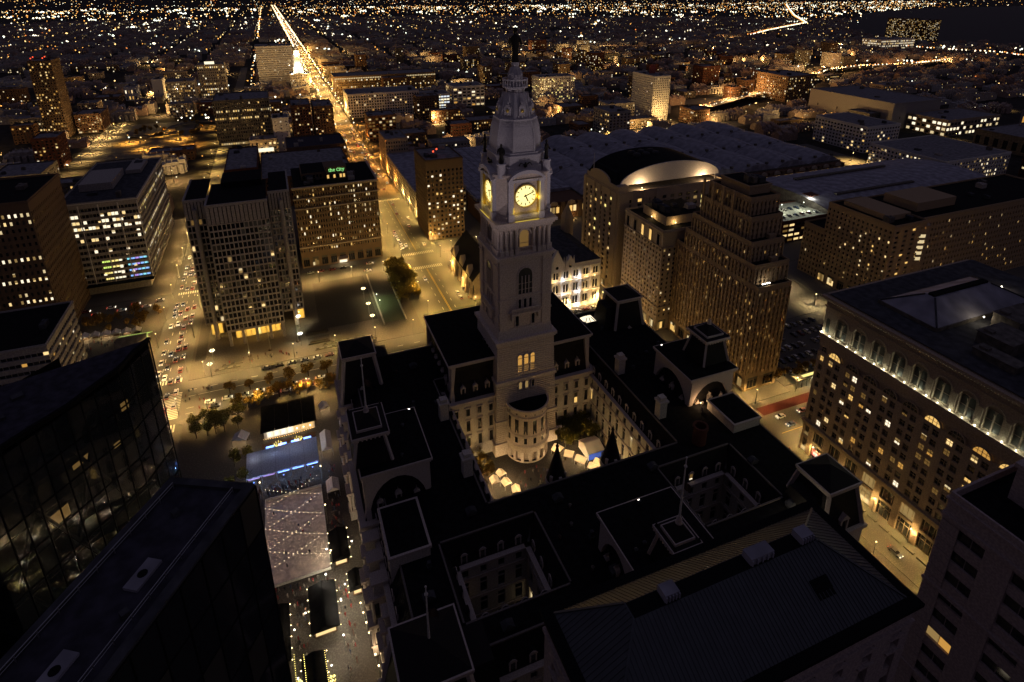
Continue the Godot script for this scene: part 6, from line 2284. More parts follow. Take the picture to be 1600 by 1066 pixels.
func east_side() -> void:
	var n := thing("corner_office", "long dark stone office with curved lit stair bay and many small lit windows", "office block", Vector3(300, 0, -40))
	var T := new_set(n, true)
	var o := {"ww": 0.42, "wh": 0.5, "rec": 0.45, "lit": 0.1, "lits": [LIT[0], LIT[1], LIT[3], LIT[4]], "attic": 2.0, "par": 0.8}
	var p := o.duplicate()
	p.W = {"cols": 15, "rows": 14}
	p.S = {"cols": 4, "rows": 14}
	p.base = 9.0
	p.shoplit = 0.5
	tier(T, 235.0, -56.0, 262.0, -12.0, 0.1, 53.0, p)
	var q := o.duplicate()
	q.S = {"cols": 52, "rows": 13}
	tier(T, 262.0, -58.0, 410.0, -18.0, 0.1, 51.0, q)
	var a := o.duplicate()
	a.W = {"cols": 6, "rows": 9}
	tier(T, 236.0, -72.0, 262.0, -56.4, 0.1, 34.0, a)
	T.wall.box(275.0, 51.4, -50.0, 310.0, 57.0, -28.0)
	T.wall.box(240.0, 53.4, -50.0, 258.0, 56.5, -20.0)
	units(T, 263.0, -57.0, 409.0, -19.0, 51.2, 9)
	units(T, 236.0, -55.0, 261.0, -13.0, 53.2, 4)
	# rounded corner with five broad lit windows
	T.wall.lathe(Vector3(262.0, 0, -17.0), [Vector2(6.0, 0), Vector2(6.0, 50.5), Vector2(0, 50.5)], 16)
	finish(T, M.deco, M.deco, M.tar)
	for k in 5:
		var b := Buf.new()
		b.lathe(Vector3(262.0, 29.0 + k * 3.6, -17.0), [Vector2(6.05, 0), Vector2(6.05, 2.0)], 8, 0.0, true, -1.15, -0.1)
		put(b, "bay_window", LIT[3], n)
	# glazed parking deck with cars on the roof level, floodlit
	var g := building("parking_garage", "brick parking garage with brightly lit white roof deck of parked cars", 257.0, -140.0, 318.0, -108.0, 17.0, {"category": "garage", "S": {"cols": 10, "rows": 4}, "W": {"cols": 6, "rows": 4}, "ww": 0.85, "wh": 0.5, "rec": 0.6, "lit": 0.5, "lits": [LIT[4], LIT[3], LIT[6], LIT[1]], "wall": M.redbrick, "roof": M.deck, "units": 0, "par": 0.7})
	var sb := Buf.new()
	sb.box(306.0, 17.2, -139.0, 316.0, 24.0, -131.0)
	put(sb, "stair_hut", M.redbrick, g.node)
	for c in [[270.0, -124.0], [290.0, -122.0], [304.0, -128.0]]:
		var p2 := Vector3(c[0], 24.0, c[1])
		var b := Buf.new()
		b.ball(p2, 0.24, 8, 5)
		put(b, "deck_lamp", M.lamp_green, g.node)
		var pb := Buf.new()
		pb.bar(Vector3(c[0], 17.0, c[1]), p2, 0.15)
		put(pb, "lamp_post", M.post, g.node)
		omni(g.node, p2, [1.0, 1.0, 0.8], 9.0)
	# big curved roof of the train shed
	var t := thing("train_shed", "long train shed with smooth curved dark blue roof east of the convention hall", "train shed", Vector3(400, 0, -150))
	var W := Buf.new()
	W.box(300.0, 0, -212.0, 505.0, 8.0, -84.0)
	put(W, "wall", M.brick, t)
	var v := Buf.new()
	for k in 16:
		var t0 := PI * k / 16.0
		var t1 := PI * (k + 1) / 16.0
		var z0 := -148.0 - cos(t0) * 62.0
		var z1 := -148.0 - cos(t1) * 62.0
		v.quad(Vector3(302, 8.0 + sin(t0) * 16.0, z0), Vector3(302, 8.0 + sin(t1) * 16.0, z1), Vector3(503, 8.0 + sin(t1) * 16.0, z1), Vector3(503, 8.0 + sin(t0) * 16.0, z0), Vector3.UP + Vector3(0, 0, -cos((t0 + t1) / 2)))
	put(v, "curved_roof", M.blueroof, t)
	var gw := Buf.new()
	var poly := PackedVector2Array()
	for k in 17:
		var tt := PI * k / 16.0
		poly.append(Vector2(-148.0 - cos(tt) * 62.0, 8.0 + sin(tt) * 16.0))
	gw.slab(poly, fp("W", 302.0), 0.0, 0.6)
	put(gw, "end_gable", M.darkconc, t)
	for q2 in [[330.0, 440.0, -170.0, 23.6], [330.0, 420.0, -128.0, 23.4]]:
		var m := Buf.new()
		m.box(q2[0], q2[3], q2[2] - 1.5, q2[1], q2[3] + 1.2, q2[2] + 1.5)
		put(m, "ridge_monitor", M.darkconc, t)


# ---- ground ------------------------------------------------------------------------------------------------
func sheet(b: Buf, x0: float, z0: float, x1: float, z1: float, y: float) -> void:
	b.quad(Vector3(x0, y, z0), Vector3(x1, y, z0), Vector3(x1, y, z1), Vector3(x0, y, z1), Vector3.UP)

func block(x0: float, z0: float, x1: float, z1: float, m: Material = null) -> void:
	var b := Buf.new()
	b.box(x0, 0.0, z0, x1, 0.13, z1)
	struct(b, "pavement", m if m else M.pave)

func crosswalk(x0: float, z0: float, x1: float, z1: float, along_x: bool) -> void:
	# stripes run across the walker's way
	var o := Node3D.new()
	o.name = numbered("crosswalk")
	o.set_meta("kind", "structure")
	add_child(o, true)
	var n := int((x1 - x0 if along_x else z1 - z0) / 1.25)
	for k in n:
		var b := Buf.new()
		if along_x:
			var x := x0 + (k + 0.25) * (x1 - x0) / n
			b.box(x, 0.004, z0, x + 0.65, 0.012, z1)
		else:
			var z := z0 + (k + 0.25) * (z1 - z0) / n
			b.box(x0, 0.004, z, x1, 0.012, z + 0.65)
		put(b, "stripe", M.paint, o)

func dashes(x0: float, z0: float, x1: float, z1: float, m: Material, solid := false) -> void:
	var b := Buf.new()
	var L := Vector2(x1 - x0, z1 - z0).length()
	var d := Vector3(x1 - x0, 0, z1 - z0) / L
	var t := 0.0
	while t < L:
		var e := minf(t + (L if solid else 3.0), L)
		b.bar(Vector3(x0, 0.006, z0) + d * t, Vector3(x0, 0.006, z0) + d * e, 0.22, 0.008)
		t = e + 6.0
	struct(b, "lane_marking", m)

func ground_and_streets() -> void:
	var g := Buf.new()
	sheet(g, -20000, -26000, 20000, 3000, -0.08)
	struct(g, "ground", M.earth)
	var r := Buf.new()
	sheet(r, -420, -330, 520, 175, -0.0)
	for x in [-10.0]:
		sheet(r, x, -3200, x + 24.0, -330, 0.0)
	sheet(r, -152, -1400, -137, -330, 0.0)
	sheet(r, -300, -760, -190, -560, 0.0)
	sheet(r, -292, -1400, -280, -760, 0.0)
	sheet(r, 20, -640, 640, -600, 0.0)
	sheet(r, 90, -470, 560, -440, 0.0)
	struct(r, "road", M.asphalt)
	var w := Buf.new()
	var wb := [Vector2(2650, 900), Vector2(2420, -300), Vector2(2184, -1019), Vector2(1960, -1262), Vector2(2350, -1850), Vector2(3357, -2641), Vector2(4300, -3300), Vector2(6200, -4100)]
	var eb := [Vector2(3500, 900), Vector2(3700, -300), Vector2(3900, -1000), Vector2(4300, -1700), Vector2(4700, -2200), Vector2(5300, -2700), Vector2(6300, -3300), Vector2(8200, -4200)]
	for k in 7:
		w.quad(Vector3(wb[k].x, 0.2, wb[k].y), Vector3(eb[k].x, 0.2, eb[k].y), Vector3(eb[k + 1].x, 0.2, eb[k + 1].y), Vector3(wb[k + 1].x, 0.2, wb[k + 1].y), Vector3.UP)
	struct(w, "water", M.water)
	# curved expressway ramps
	for q in [[-232.0, -688.0, 30.0, 0.3, 3.4], [-182.0, -700.0, 34.0, 2.6, 5.6]]:
		var rb := Buf.new()
		for k in 16:
			var t0 := lerpf(q[3], q[4], k / 16.0)
			var t1 := lerpf(q[3], q[4], (k + 1) / 16.0)
			var e0 := Vector3(cos(t0), 0, sin(t0))
			var e1 := Vector3(cos(t1), 0, sin(t1))
			var c := Vector3(q[0], 3.0, q[1])
			rb.quad(c + e0 * (q[2] - 4), c + e0 * (q[2] + 4), c + e1 * (q[2] + 4), c + e1 * (q[2] - 4), Vector3.UP)
			rb.quad(c + e0 * (q[2] + 4), c + e1 * (q[2] + 4), c + e1 * (q[2] + 4) + Vector3(0, 1, 0), c + e0 * (q[2] + 4) + Vector3(0, 1, 0), e0)
			rb.quad(c + e0 * (q[2] - 4), c + e1 * (q[2] - 4), c + e1 * (q[2] - 4) + Vector3(0, 1, 0), c + e0 * (q[2] - 4) + Vector3(0, 1, 0), -e0)
		struct(rb, "road", M.pave)
	# kerbed blocks
	block(-134, -55, 87, 117, M.plaza)
	block(-135.5, -171, -18, -88, M.plaza)
	block(-135.5, -320, -16, -189)
	block(20, -170, 86, -79)
	block(20, -320, 86, -188)
	block(91, -205, 210, -140)
	block(91, -138, 130, 26)
	block(130.5, -24, 204, 22, M.asphalt)
	block(130.4, -138, 204, -24.4)
	block(220, -205, 330, -84)
	block(220, -82, 420, 26)
	block(92, 53, 200, 150)
	block(-300, -171, -154, -60, M.plaza)
	block(-300, -320, -154, -189)
	block(-300, -50, -134.6, 130)
	block(10, 136, 90, 175)
	block(-66, 136, -2, 175)
	# sunken court in the plaza, dark, with a green-lit floor
	var pit := Buf.new()
	pit.box(-38.0, 0.13, -170.0, -37.3, 1.1, -104.0)
	pit.box(-25.3, 0.13, -170.0, -24.6, 1.1, -104.0)
	struct(pit, "plaza_wall", M.concrete)
	var gl := Buf.new()
	gl.box(-37.2, 0.13, -138.0, -25.4, 0.2, -106.0)
	struct(gl, "court_floor", M.court_floor)  # paved floor, lit green by the court lamps
	var dk := Buf.new()
	dk.box(-72.0, 0.13, -176.0 + 6, -40.0, 0.2, -112.0)
	struct(dk, "dark_paving", M.darkpave)
	var dk2 := Buf.new()
	dk2.box(-134.0, 0.13, -150.0, -129.0, 0.2, -104.0)
	struct(dk2, "dark_paving", M.darkpave)
	# crossings and lane lines
	crosswalk(-9.5, -170.0, 13.5, -166.0, true)
	crosswalk(-9.5, -194.0, 13.5, -190.0, true)
	crosswalk(-151, -92.0, -138, -88.5, true)
	crosswalk(-146, -80.0, -137, -60.0, false)
	crosswalk(-151, -56.0, -137, -51.0, true)
	crosswalk(-15, -101.0, 6.0, -97.0, true)
	crosswalk(-9.5, -316.0, 13.5, -312.0, true)
	crosswalk(-151, -188.5, -138, -185.5, true)
	crosswalk(90, 56, 103, 60, true)
	for x in [-2.0, 5.5]:
		dashes(x, -165.0, x, -102.0, M.paint)
		dashes(x, -312.0, x, -196.0, M.paint)
		dashes(x, -620.0, x, -330.0, M.paint)
	dashes(1.6, -165.0, 1.6, -104.0, M.yellow, true)
	dashes(2.2, -165.0, 2.2, -104.0, M.yellow, true)
	dashes(1.8, -312.0, 1.8, -196.0, M.yellow, true)
	for x in [-148.0, -144.6, -141.2]:
		dashes(x, -184.0, x, -94.0, M.paint)
		dashes(x, -330.0, x, -200.0, M.paint)
	for z in [-80.0, -75.0, -66.0, -62.0]:
		dashes(-134.0, z, -20.0, z, M.paint, z == -75.0)
	dashes(94.5, 60.0, 94.5, 160.0, M.paint)
	dashes(98.5, 60.0, 98.5, 160.0, M.paint)
	dashes(105, 46.0, 400.0, 46.0, M.yellow, true)
	var red := Buf.new()
	sheet(red, 106.0, 29.5, 190.0, 34.5, 0.004)
	struct(red, "red_bus_lane", M.redlane)
	# pavement bands and planted strip in front of the store
	var hb := Buf.new()
	for k in 16:
		hb.box(101.2, 0.13, 62.0 + k * 4.6, 102.2, 0.75, 65.4 + k * 4.6)
	struct(hb, "planter_wall", M.pave)
	for k in 13:
		dashes(95.5, 66.0 + k * 5.0, 98.2, 64.2 + k * 5.0, M.paint, true)
	# traffic island and hedge bed at the corner
	var isl := Buf.new()
	isl.lathe(Vector3(-135.0, 0, -56.5), [Vector2(2.6, 0), Vector2(2.6, 0.14), Vector2(0, 0.14)], 3, 0.4, false)
	struct(isl, "kerb", M.pave)

# ---- the middle distance -----------------------------------------------------------------------------------
var taken: Array = []

func mid(called: String, label: String, x0: float, z0: float, x1: float, z1: float, h: float, wall: Material, sc: int, rows: int, lit: float, o := {}) -> Dictionary:
	taken.append(Rect2(x0 - 3, z0 - 3, x1 - x0 + 6, z1 - z0 + 6))
	var side := "E" if x1 < -60.0 else "W"
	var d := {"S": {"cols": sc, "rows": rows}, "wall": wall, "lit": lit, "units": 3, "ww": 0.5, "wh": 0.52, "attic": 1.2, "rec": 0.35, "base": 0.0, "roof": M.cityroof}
	d[side] = {"cols": maxi(3, int((z1 - z0) / maxf((x1 - x0) / sc, 2.0))), "rows": rows}
	d.merge(o, true)
	return building(called, label, x0, z0, x1, z1, h, d)

func mid_buildings() -> void:
	for r in [Rect2(-300, -760, 160, 200), Rect2(-420, -330, 960, 600), Rect2(-14, -3200, 30, 3000), Rect2(-156, -1400, 22, 1200), Rect2(14, -410, 440, 210)]:
		taken.append(r)
	mid("residential_tower", "tall brown residential tower with red roof beacons at the upper left", -356, -738, -332, -702, 96, M.brown, 8, 28, 0.22, {"lits": [LIT[0], LIT[4], LIT[1], LIT[2]]})
	for x in [-352.0, -340.0]:
		beacon(get_child(get_child_count() - 1), Vector3(x, 100.0, -704.0))
	mid("balcony_tower", "short striped balcony tower in front of the brown residential tower", -322, -575, -299, -545, 32, M.redbrick, 6, 9, 0.12)
	mid("brick_apartments", "low brick apartment block with lit shopfronts beside the brown tower", -328, -765, -298, -724, 24, M.brick, 9, 7, 0.25, {"base": 4.0, "shoplit": 0.8})
	mid("white_hall", "small white hall with tall lit windows at the end of the left avenue", -318, -1008, -300, -978, 22, M.white, 4, 2, 0.7, {"ww": 0.4})
	mid("white_slab", "narrow white slab building left of the apartment rows", -274, -999, -258, -969, 34, M.white, 1, 1, 0.0, {"ww": 0.05, "wh": 0.1})
	mid("apartment_row", "apartment row with lit balconies near the hospital tower", -246, -954, -204, -912, 36, M.concrete, 14, 9, 0.35)
	var st := mid("hospital_tower", "grey hospital tower with white rooftop name board", -200, -986, -158, -952, 57, M.concrete, 13, 12, 0.3, {"streaky": true})
	roof_board(st.node, "white_roof_sign", Vector3(-180, 60.5, -955), Vector3(15, 4.5, 0.6), M.litwhite)
	mid("dark_office", "dark office with rows of warm lit windows, left of the avenue", -151, -641, -89, -581, 54, M.darkconc, 24, 12, 0.4, {"streaky": true, "lits": [LIT[1], LIT[3], LIT[0], LIT[4]]})
	mid("white_party_wall", "thin white tower with a blank wall and few windows", -87, -522, -70, -497, 45, M.white, 3, 11, 0.15, {"ww": 0.16, "wh": 0.3})
	mid("dark_slab", "twin dark slab tower left of the orange avenue", -65, -597, -43, -552, 48, M.brick, 7, 14, 0.14)
	mid("dark_slab", "dark slab tower nearest the orange avenue, beside its twin", -40, -597, -17, -552, 45, M.brown, 7, 13, 0.12)
	var sch := mid("school", "small pale brick school with lit white name board", -112, -506, -85, -485, 25, M.lime, 6, 5, 0.2)
	roof_board(sch.node, "white_roof_sign", Vector3(-100, 15.0, -482.5), Vector3(22, 4.0, 0.5), M.litwhite)
	mid("long_dark_block", "long low dark building with skylights behind the brown hotel", -76, -478, -18, -428, 27, M.brown, 22, 6, 0.16, {"roof": M.roofdark})
	mid("rear_wing", "flat-topped brick wing right behind the brown hotel", -100, -420, -24, -330, 26, M.brick, 24, 6, 0.12)
	mid("grey_slab", "broad grey slab with a fine grid of windows at the top left of the avenue", -108, -1140, -40, -1090, 73, M.white, 30, 17, 0.10, {"wh": 0.45, "lits": [LIT[4], LIT[6], LIT[3]]})
	lit_tower()
	mid("brick_loft", "long brown brick loft with a row of lit top windows", 19, -960, 203, -905, 32, M.brown, 60, 8, 0.10, {"fullrows": [7], "full_mat": LIT[3], "ww": 0.6, "streaky": true})
	mid("white_loft", "long white loft building with dark square windows right of the avenue", 16, -745, 122, -693, 34, M.white, 28, 8, 0.10, {"ww": 0.62, "wh": 0.6})
	mid("bright_garage", "open parking structure glowing white beside the white loft", 126, -745, 174, -708, 24, M.white, 10, 5, 1.0, {"lits": [M.litwhite, M.litcool, M.litwhite], "ww": 0.85})
	mid("column_office", "square office with white uplit columns left of the dome", 183, -760, 236, -719, 32, M.white, 7, 6, 0.35, {"ww": 0.72, "pier": 0.5})
	mid("glass_mid_rise", "small glass mid-rise with brick frame beside the orange avenue", 22, -570, 56, -539, 31, M.brick, 8, 7, 0.45, {"ww": 0.7, "lits": [LIT[3], LIT[4], LIT[6]]})
	mid("stone_corner_block", "pale stone corner block behind the dark tower on the avenue", 17, -432, 40, -392, 36, M.lime, 9, 9, 0.10)
	var s := mid("avenue_tower", "slim dark stone tower with red roof beacon by the avenue", 15, -247, 43, -210, 62, M.brown, 9, 16, 0.16, {"indiv": true, "W": {"cols": 11, "rows": 16}, "lits": [LIT[5], LIT[1], LIT[0]], "attic": 6.0})
	beacon(s.node, Vector3(24, 66.0, -222))
	mid("curved_condo", "white condominium with staggered lit balconies right of the dome", 325, -730, 389, -698, 42, M.white, 18, 11, 0.42, {"ww": 0.6, "lits": [LIT[1], LIT[4], M.lityel]})
	var wt := mid("white_tower", "pale gridded tower with a painted red and white wall on top", 417, -566, 445, -512, 63, M.white, 9, 19, 0.08, {"ww": 0.45})
	roof_board(wt.node, "red_mural_sign", Vector3(436, 69, -545), Vector3(10, 12, 1), M.mural)
	mid("blank_box", "windowless pale box building in front of the gridded tower", 309, -488, 340, -447, 32, M.concrete, 6, 8, 0.12)
	mid("concrete_cube", "huge blank concrete cube with a lit green yard on top, upper right", 683, -482, 776, -345, 35, M.concrete, 3, 1, 0.1, {"ww": 0.05, "wh": 0.1})
	mid("waterfront_tower", "left of two lit apartment towers beside the river", 2080, -1430, 2150, -1360, 78, M.brown, 12, 24, 0.4)
	mid("waterfront_tower", "right of two lit apartment towers beside the river", 2170, -1400, 2235, -1335, 72, M.brown, 12, 22, 0.4)
	mid("white_loft_small", "small white loft with round arches east of the vaulted roofs", 544, -344, 598, -272, 30, M.white, 12, 7, 0.12, {"ww": 0.6})
	mid("white_workshop", "long white workshop with many square lit windows at right", 512, -241, 610, -160, 22, M.white, 24, 5, 0.35, {"lits": [LIT[5], LIT[3], LIT[4]], "W": {"cols": 20, "rows": 5}})
	mid("brick_hotel_east", "brown hotel with uplit front at the upper right", 713, -626, 776, -557, 42, M.brown, 16, 10, 0.25)
	mid("cream_terminal", "low cream terminal with lit white bays at right", 711, -343, 815, -290, 21, M.lime, 16, 3, 0.5, {"lits": [M.litwhite, LIT[5], LIT[3]], "ww": 0.7})
	mid("casino_block", "long lit gaming hall near the river, upper right", 1690, -1210, 1840, -1143, 30, M.white, 30, 4, 0.8, {"lits": [LIT[5], LIT[1], M.litwhite]})
	mid("ledge_warehouse", "dark flat warehouse with pale upper panels at the right edge", 700, -250, 840, -190, 20, M.darkconc, 14, 1, 0.06)
	mid("panel_warehouse", "pale panelled warehouse at the right edge behind the dark one", 860, -290, 1000, -220, 24, M.concrete, 12, 1, 0.05)
	mid("twin_brick", "dark brick block with a blue-grey roof between workshop and train shed", 612, -150, 700, -80, 24, M.redbrick, 16, 6, 0.14)
	mid("left_edge_block", "dark brick block at the left edge below the brown tower", -420, -520, -370, -470, 30, M.brick, 12, 8, 0.2)
	mid("left_edge_block", "low dark block at the left edge beside the expressway ramp", -330, -500, -290, -450, 18, M.darkconc, 10, 4, 0.2)
	mid("ramp_side_office", "dark brick office with sparse lit windows below the curved ramps", -128, -420, -102, -340, 34, M.redbrick, 8, 9, 0.2)
	# a scatter of middling blocks filling the streets towards the river and the north
	var walls := [M.brick, M.brown, M.redbrick, M.darkconc, M.lime, M.concrete, M.brown, M.brick]
	var tones := {M.brick: "dark red brick", M.brown: "brown", M.redbrick: "deep red brick", M.darkconc: "dark grey", M.lime: "tan stone", M.concrete: "pale grey"}
	var made := 0
	for k in 900:
		if made >= 150:
			break
		var z := -rng.randf_range(345, 1500)
		var x := rng.randf_range(-0.42 * -z - 120, 0.95 * -z + 420)
		x = snappedf(x, 12.0)
		z = snappedf(z, 12.0)
		var wd := rng.randf_range(16, 46)
		var dp := rng.randf_range(14, 34)
		var h := rng.randf_range(9, 22)
		if rng.randf() < 0.22:
			h = rng.randf_range(22, 44)
		var rc := Rect2(x, z - dp, wd, dp)
		var ok := true
		for t in taken:
			if t.intersects(rc):
				ok = false
				break
		if not ok or Vector2(x + 78, z - 194).length() > 1900:
			continue
		made += 1
		var wl: Material = walls[rng.randi() % walls.size()]
		var rows := maxi(2, int(h / 3.6))
		mid("city_block", "%s flat-roofed block of %s storeys in the streets beyond the centre" % [tones[wl], "few" if h < 22 else "many"], x, z - dp, x + wd, z, h, wl, maxi(4, int(wd / 3.4)), rows, [0.08, 0.14, 0.3][rng.randi() % 3], {"group": "blocks in the streets beyond the centre", "units": 1 if rng.randf() < 0.6 else 2, "lits": LIT})

func roof_board(n: Node3D, called: String, p: Vector3, s: Vector3, m: Material) -> void:
	var b := Buf.new()
	b.box(p.x - s.x / 2, p.y - s.y / 2, p.z - s.z / 2, p.x + s.x / 2, p.y + s.y / 2, p.z + s.z / 2, true)
	put(b, called, m, n)
	var l := Buf.new()
	for e in [-0.4, 0.0, 0.4]:
		l.bar(Vector3(p.x + e * s.x, p.y - s.y / 2 - 2.5, p.z - s.z), Vector3(p.x + e * s.x, p.y + s.y / 2, p.z - s.z), 0.3)
	put(l, "sign_frame", M.black, n)

func beacon(n: Node3D, p: Vector3) -> void:
	var b := Buf.new()
	b.bar(p - Vector3(0, 5, 0), p, 0.2)
	put(b, "mast", M.post, n)
	for e in [0.0, 2.6]:
		var l := Buf.new()
		l.ball(p + Vector3(e, e * 0.6, 0), 0.7, 8, 5)
		put(l, "red_beacon_lamp", M.lamp_red, n)

# brilliantly floodlit white newspaper tower at the avenue's side
func lit_tower() -> void:
	taken.append(Rect2(-56, -1050, 46, 50))
	var n := thing("floodlit_tower", "brilliant floodlit white clock tower standing far up the orange avenue", "tower", Vector3(-30, 0, -1030))
	var T := new_set(n)
	tier(T, -51, -1046, -14, -1014, 0.1, 27, {"S": {"cols": 12, "rows": 6}, "ww": 0.5, "wh": 0.5, "lit": 0.35, "rec": 0.35})
	T.wall.box(-44, 27, -1040, -26, 40, -1020)
	T.wall.box(-42, 40, -1038, -28, 62, -1022)
	T.wall.box(-40, 62, -1036, -30, 70, -1024)
	T.wall.lathe(Vector3(-35, 70, -1030), [Vector2(5, 0), Vector2(4.6, 4), Vector2(2.4, 7), Vector2(0.3, 10), Vector2(0, 13)], 12)
	for s in [["S", -1022.0], ["W", -42.0]]:
		for k in 3:
			var u: float = -40.0 + k * 5.0 if s[0] == "S" else -1036.0 + k * 6.0
			fbox(T.trim, s[0], s[1], u - 0.6, u + 0.6, 40, 62, 0.0, 0.5)
	finish(T, M.white, M.white, M.tar)
	var d := Buf.new()
	d.lathe(Vector3.ZERO, [Vector2(0, 0), Vector2(0.01, 0)], 3)
	var disc := PackedVector2Array()
	for j in 16:
		disc.append(Vector2(-35 + cos(TAU * j / 16) * 3.2, 56 + sin(TAU * j / 16) * 3.2))
	var cb := Buf.new()
	cb.slab(disc, fp("S", -1022.0), 0.5, 0.8)
	put(cb, "lit_dial_lamp", M.lityel, n)
	for p in [[-47.0, 29.0, -1014.0], [-23.0, 29.0, -1014.0], [-35.0, 42.0, -1016.5], [-20.0, 34.0, -1022.0], [-35.0, 64.0, -1020.0]]:
		var b := Buf.new()
		b.ball(Vector3(p[0], p[1], p[2]), 0.24, 6, 4)
		put(b, "floodlight_lamp", M.lamp_white, n)
		omni(n, Vector3(p[0], p[1], p[2]), [1.0, 0.85, 0.55], 22.0)

const WAYS := [[Vector2(532, -539), Vector2(655, -592), Vector2(733, -616), Vector2(881, -693), Vector2(1084, -806), Vector2(1219, -826), Vector2(1361, -810), Vector2(1542, -838)], [Vector2(1700, -1720), Vector2(1980, -1913), Vector2(2622, -2311), Vector2(3308, -3057), Vector2(4437, -4213), Vector2(5680, -5476)], [Vector2(1792, -1223), Vector2(1808, -1014), Vector2(1871, -910), Vector2(1824, -822)]]

# ---- far city: terraces, lights and lit windows out to the horizon ------------------------------------------
func multi(called: String, mesh: Mesh, m: Material, xs: Array, label: String, category: String) -> void:
	if xs.is_empty():
		return
	mesh.surface_set_material(0, m)
	var mm := MultiMesh.new()
	mm.transform_format = MultiMesh.TRANSFORM_3D
	mm.mesh = mesh
	mm.instance_count = xs.size()
	for k in xs.size():
		mm.set_instance_transform(k, xs[k])
	var o := MultiMeshInstance3D.new()
	o.multimesh = mm
	o.name = numbered(called)
	o.set_meta("kind", "stuff")
	tag(o, label, category)
	add_child(o, true)

func in_view(x: float, z: float) -> bool:
	var dx := x + 78.3
	var dz := z - 194.3
	var c := cos(deg_to_rad(21.65))
	var s := sin(deg_to_rad(21.65))
	var fwd := dx * s - dz * c
	var rt := dx * c + dz * s
	return fwd > 200.0 and absf(rt) < fwd * 0.90 + 60.0

func in_water(x: float, z: float) -> bool:
	# west bank of the river, roughly
	var pts := [Vector2(2650, 900), Vector2(2420, -300), Vector2(2184, -1019), Vector2(1960, -1262), Vector2(2350, -1850), Vector2(3357, -2641), Vector2(4300, -3300), Vector2(6200, -4100), Vector2(8200, -4200), Vector2(6300, -3300), Vector2(5300, -2700), Vector2(4700, -2200), Vector2(4300, -1700), Vector2(3900, -1000), Vector2(3700, -300), Vector2(3500, 900)]
	return Geometry2D.is_point_in_polygon(Vector2(x, z), PackedVector2Array(pts))

func house_mesh(v: int) -> ArrayMesh:
	# a short terrace of five houses with party walls, flat or gabled, rear wings and chimneys
	var b := Buf.new()
	var r := RandomNumberGenerator.new()
	r.seed = 40 + v
	for k in 5:
		var x0 := -15.0 + k * 6.0
		var h := r.randf_range(6.5, 10.5)
		b.box(x0, 0, -6, x0 + 5.9, h, 6)
		if v % 2 == 0:
			b.taper(x0, -6, x0 + 5.9, 6, h, x0 + 0.1, -0.6, x0 + 5.8, 0.6, h + 2.4)
		else:
			b.box(x0, h, 5.5, x0 + 5.9, h + 0.7, 6.2)
		b.box(x0 + 0.4, h, -1.0, x0 + 1.4, h + 2.6 + (1.0 if v % 2 == 0 else 0.0), 0.2)
		b.box(x0 + 2.0, 0, -10, x0 + 5.8, h * 0.7, -6)
	return b.mesh()

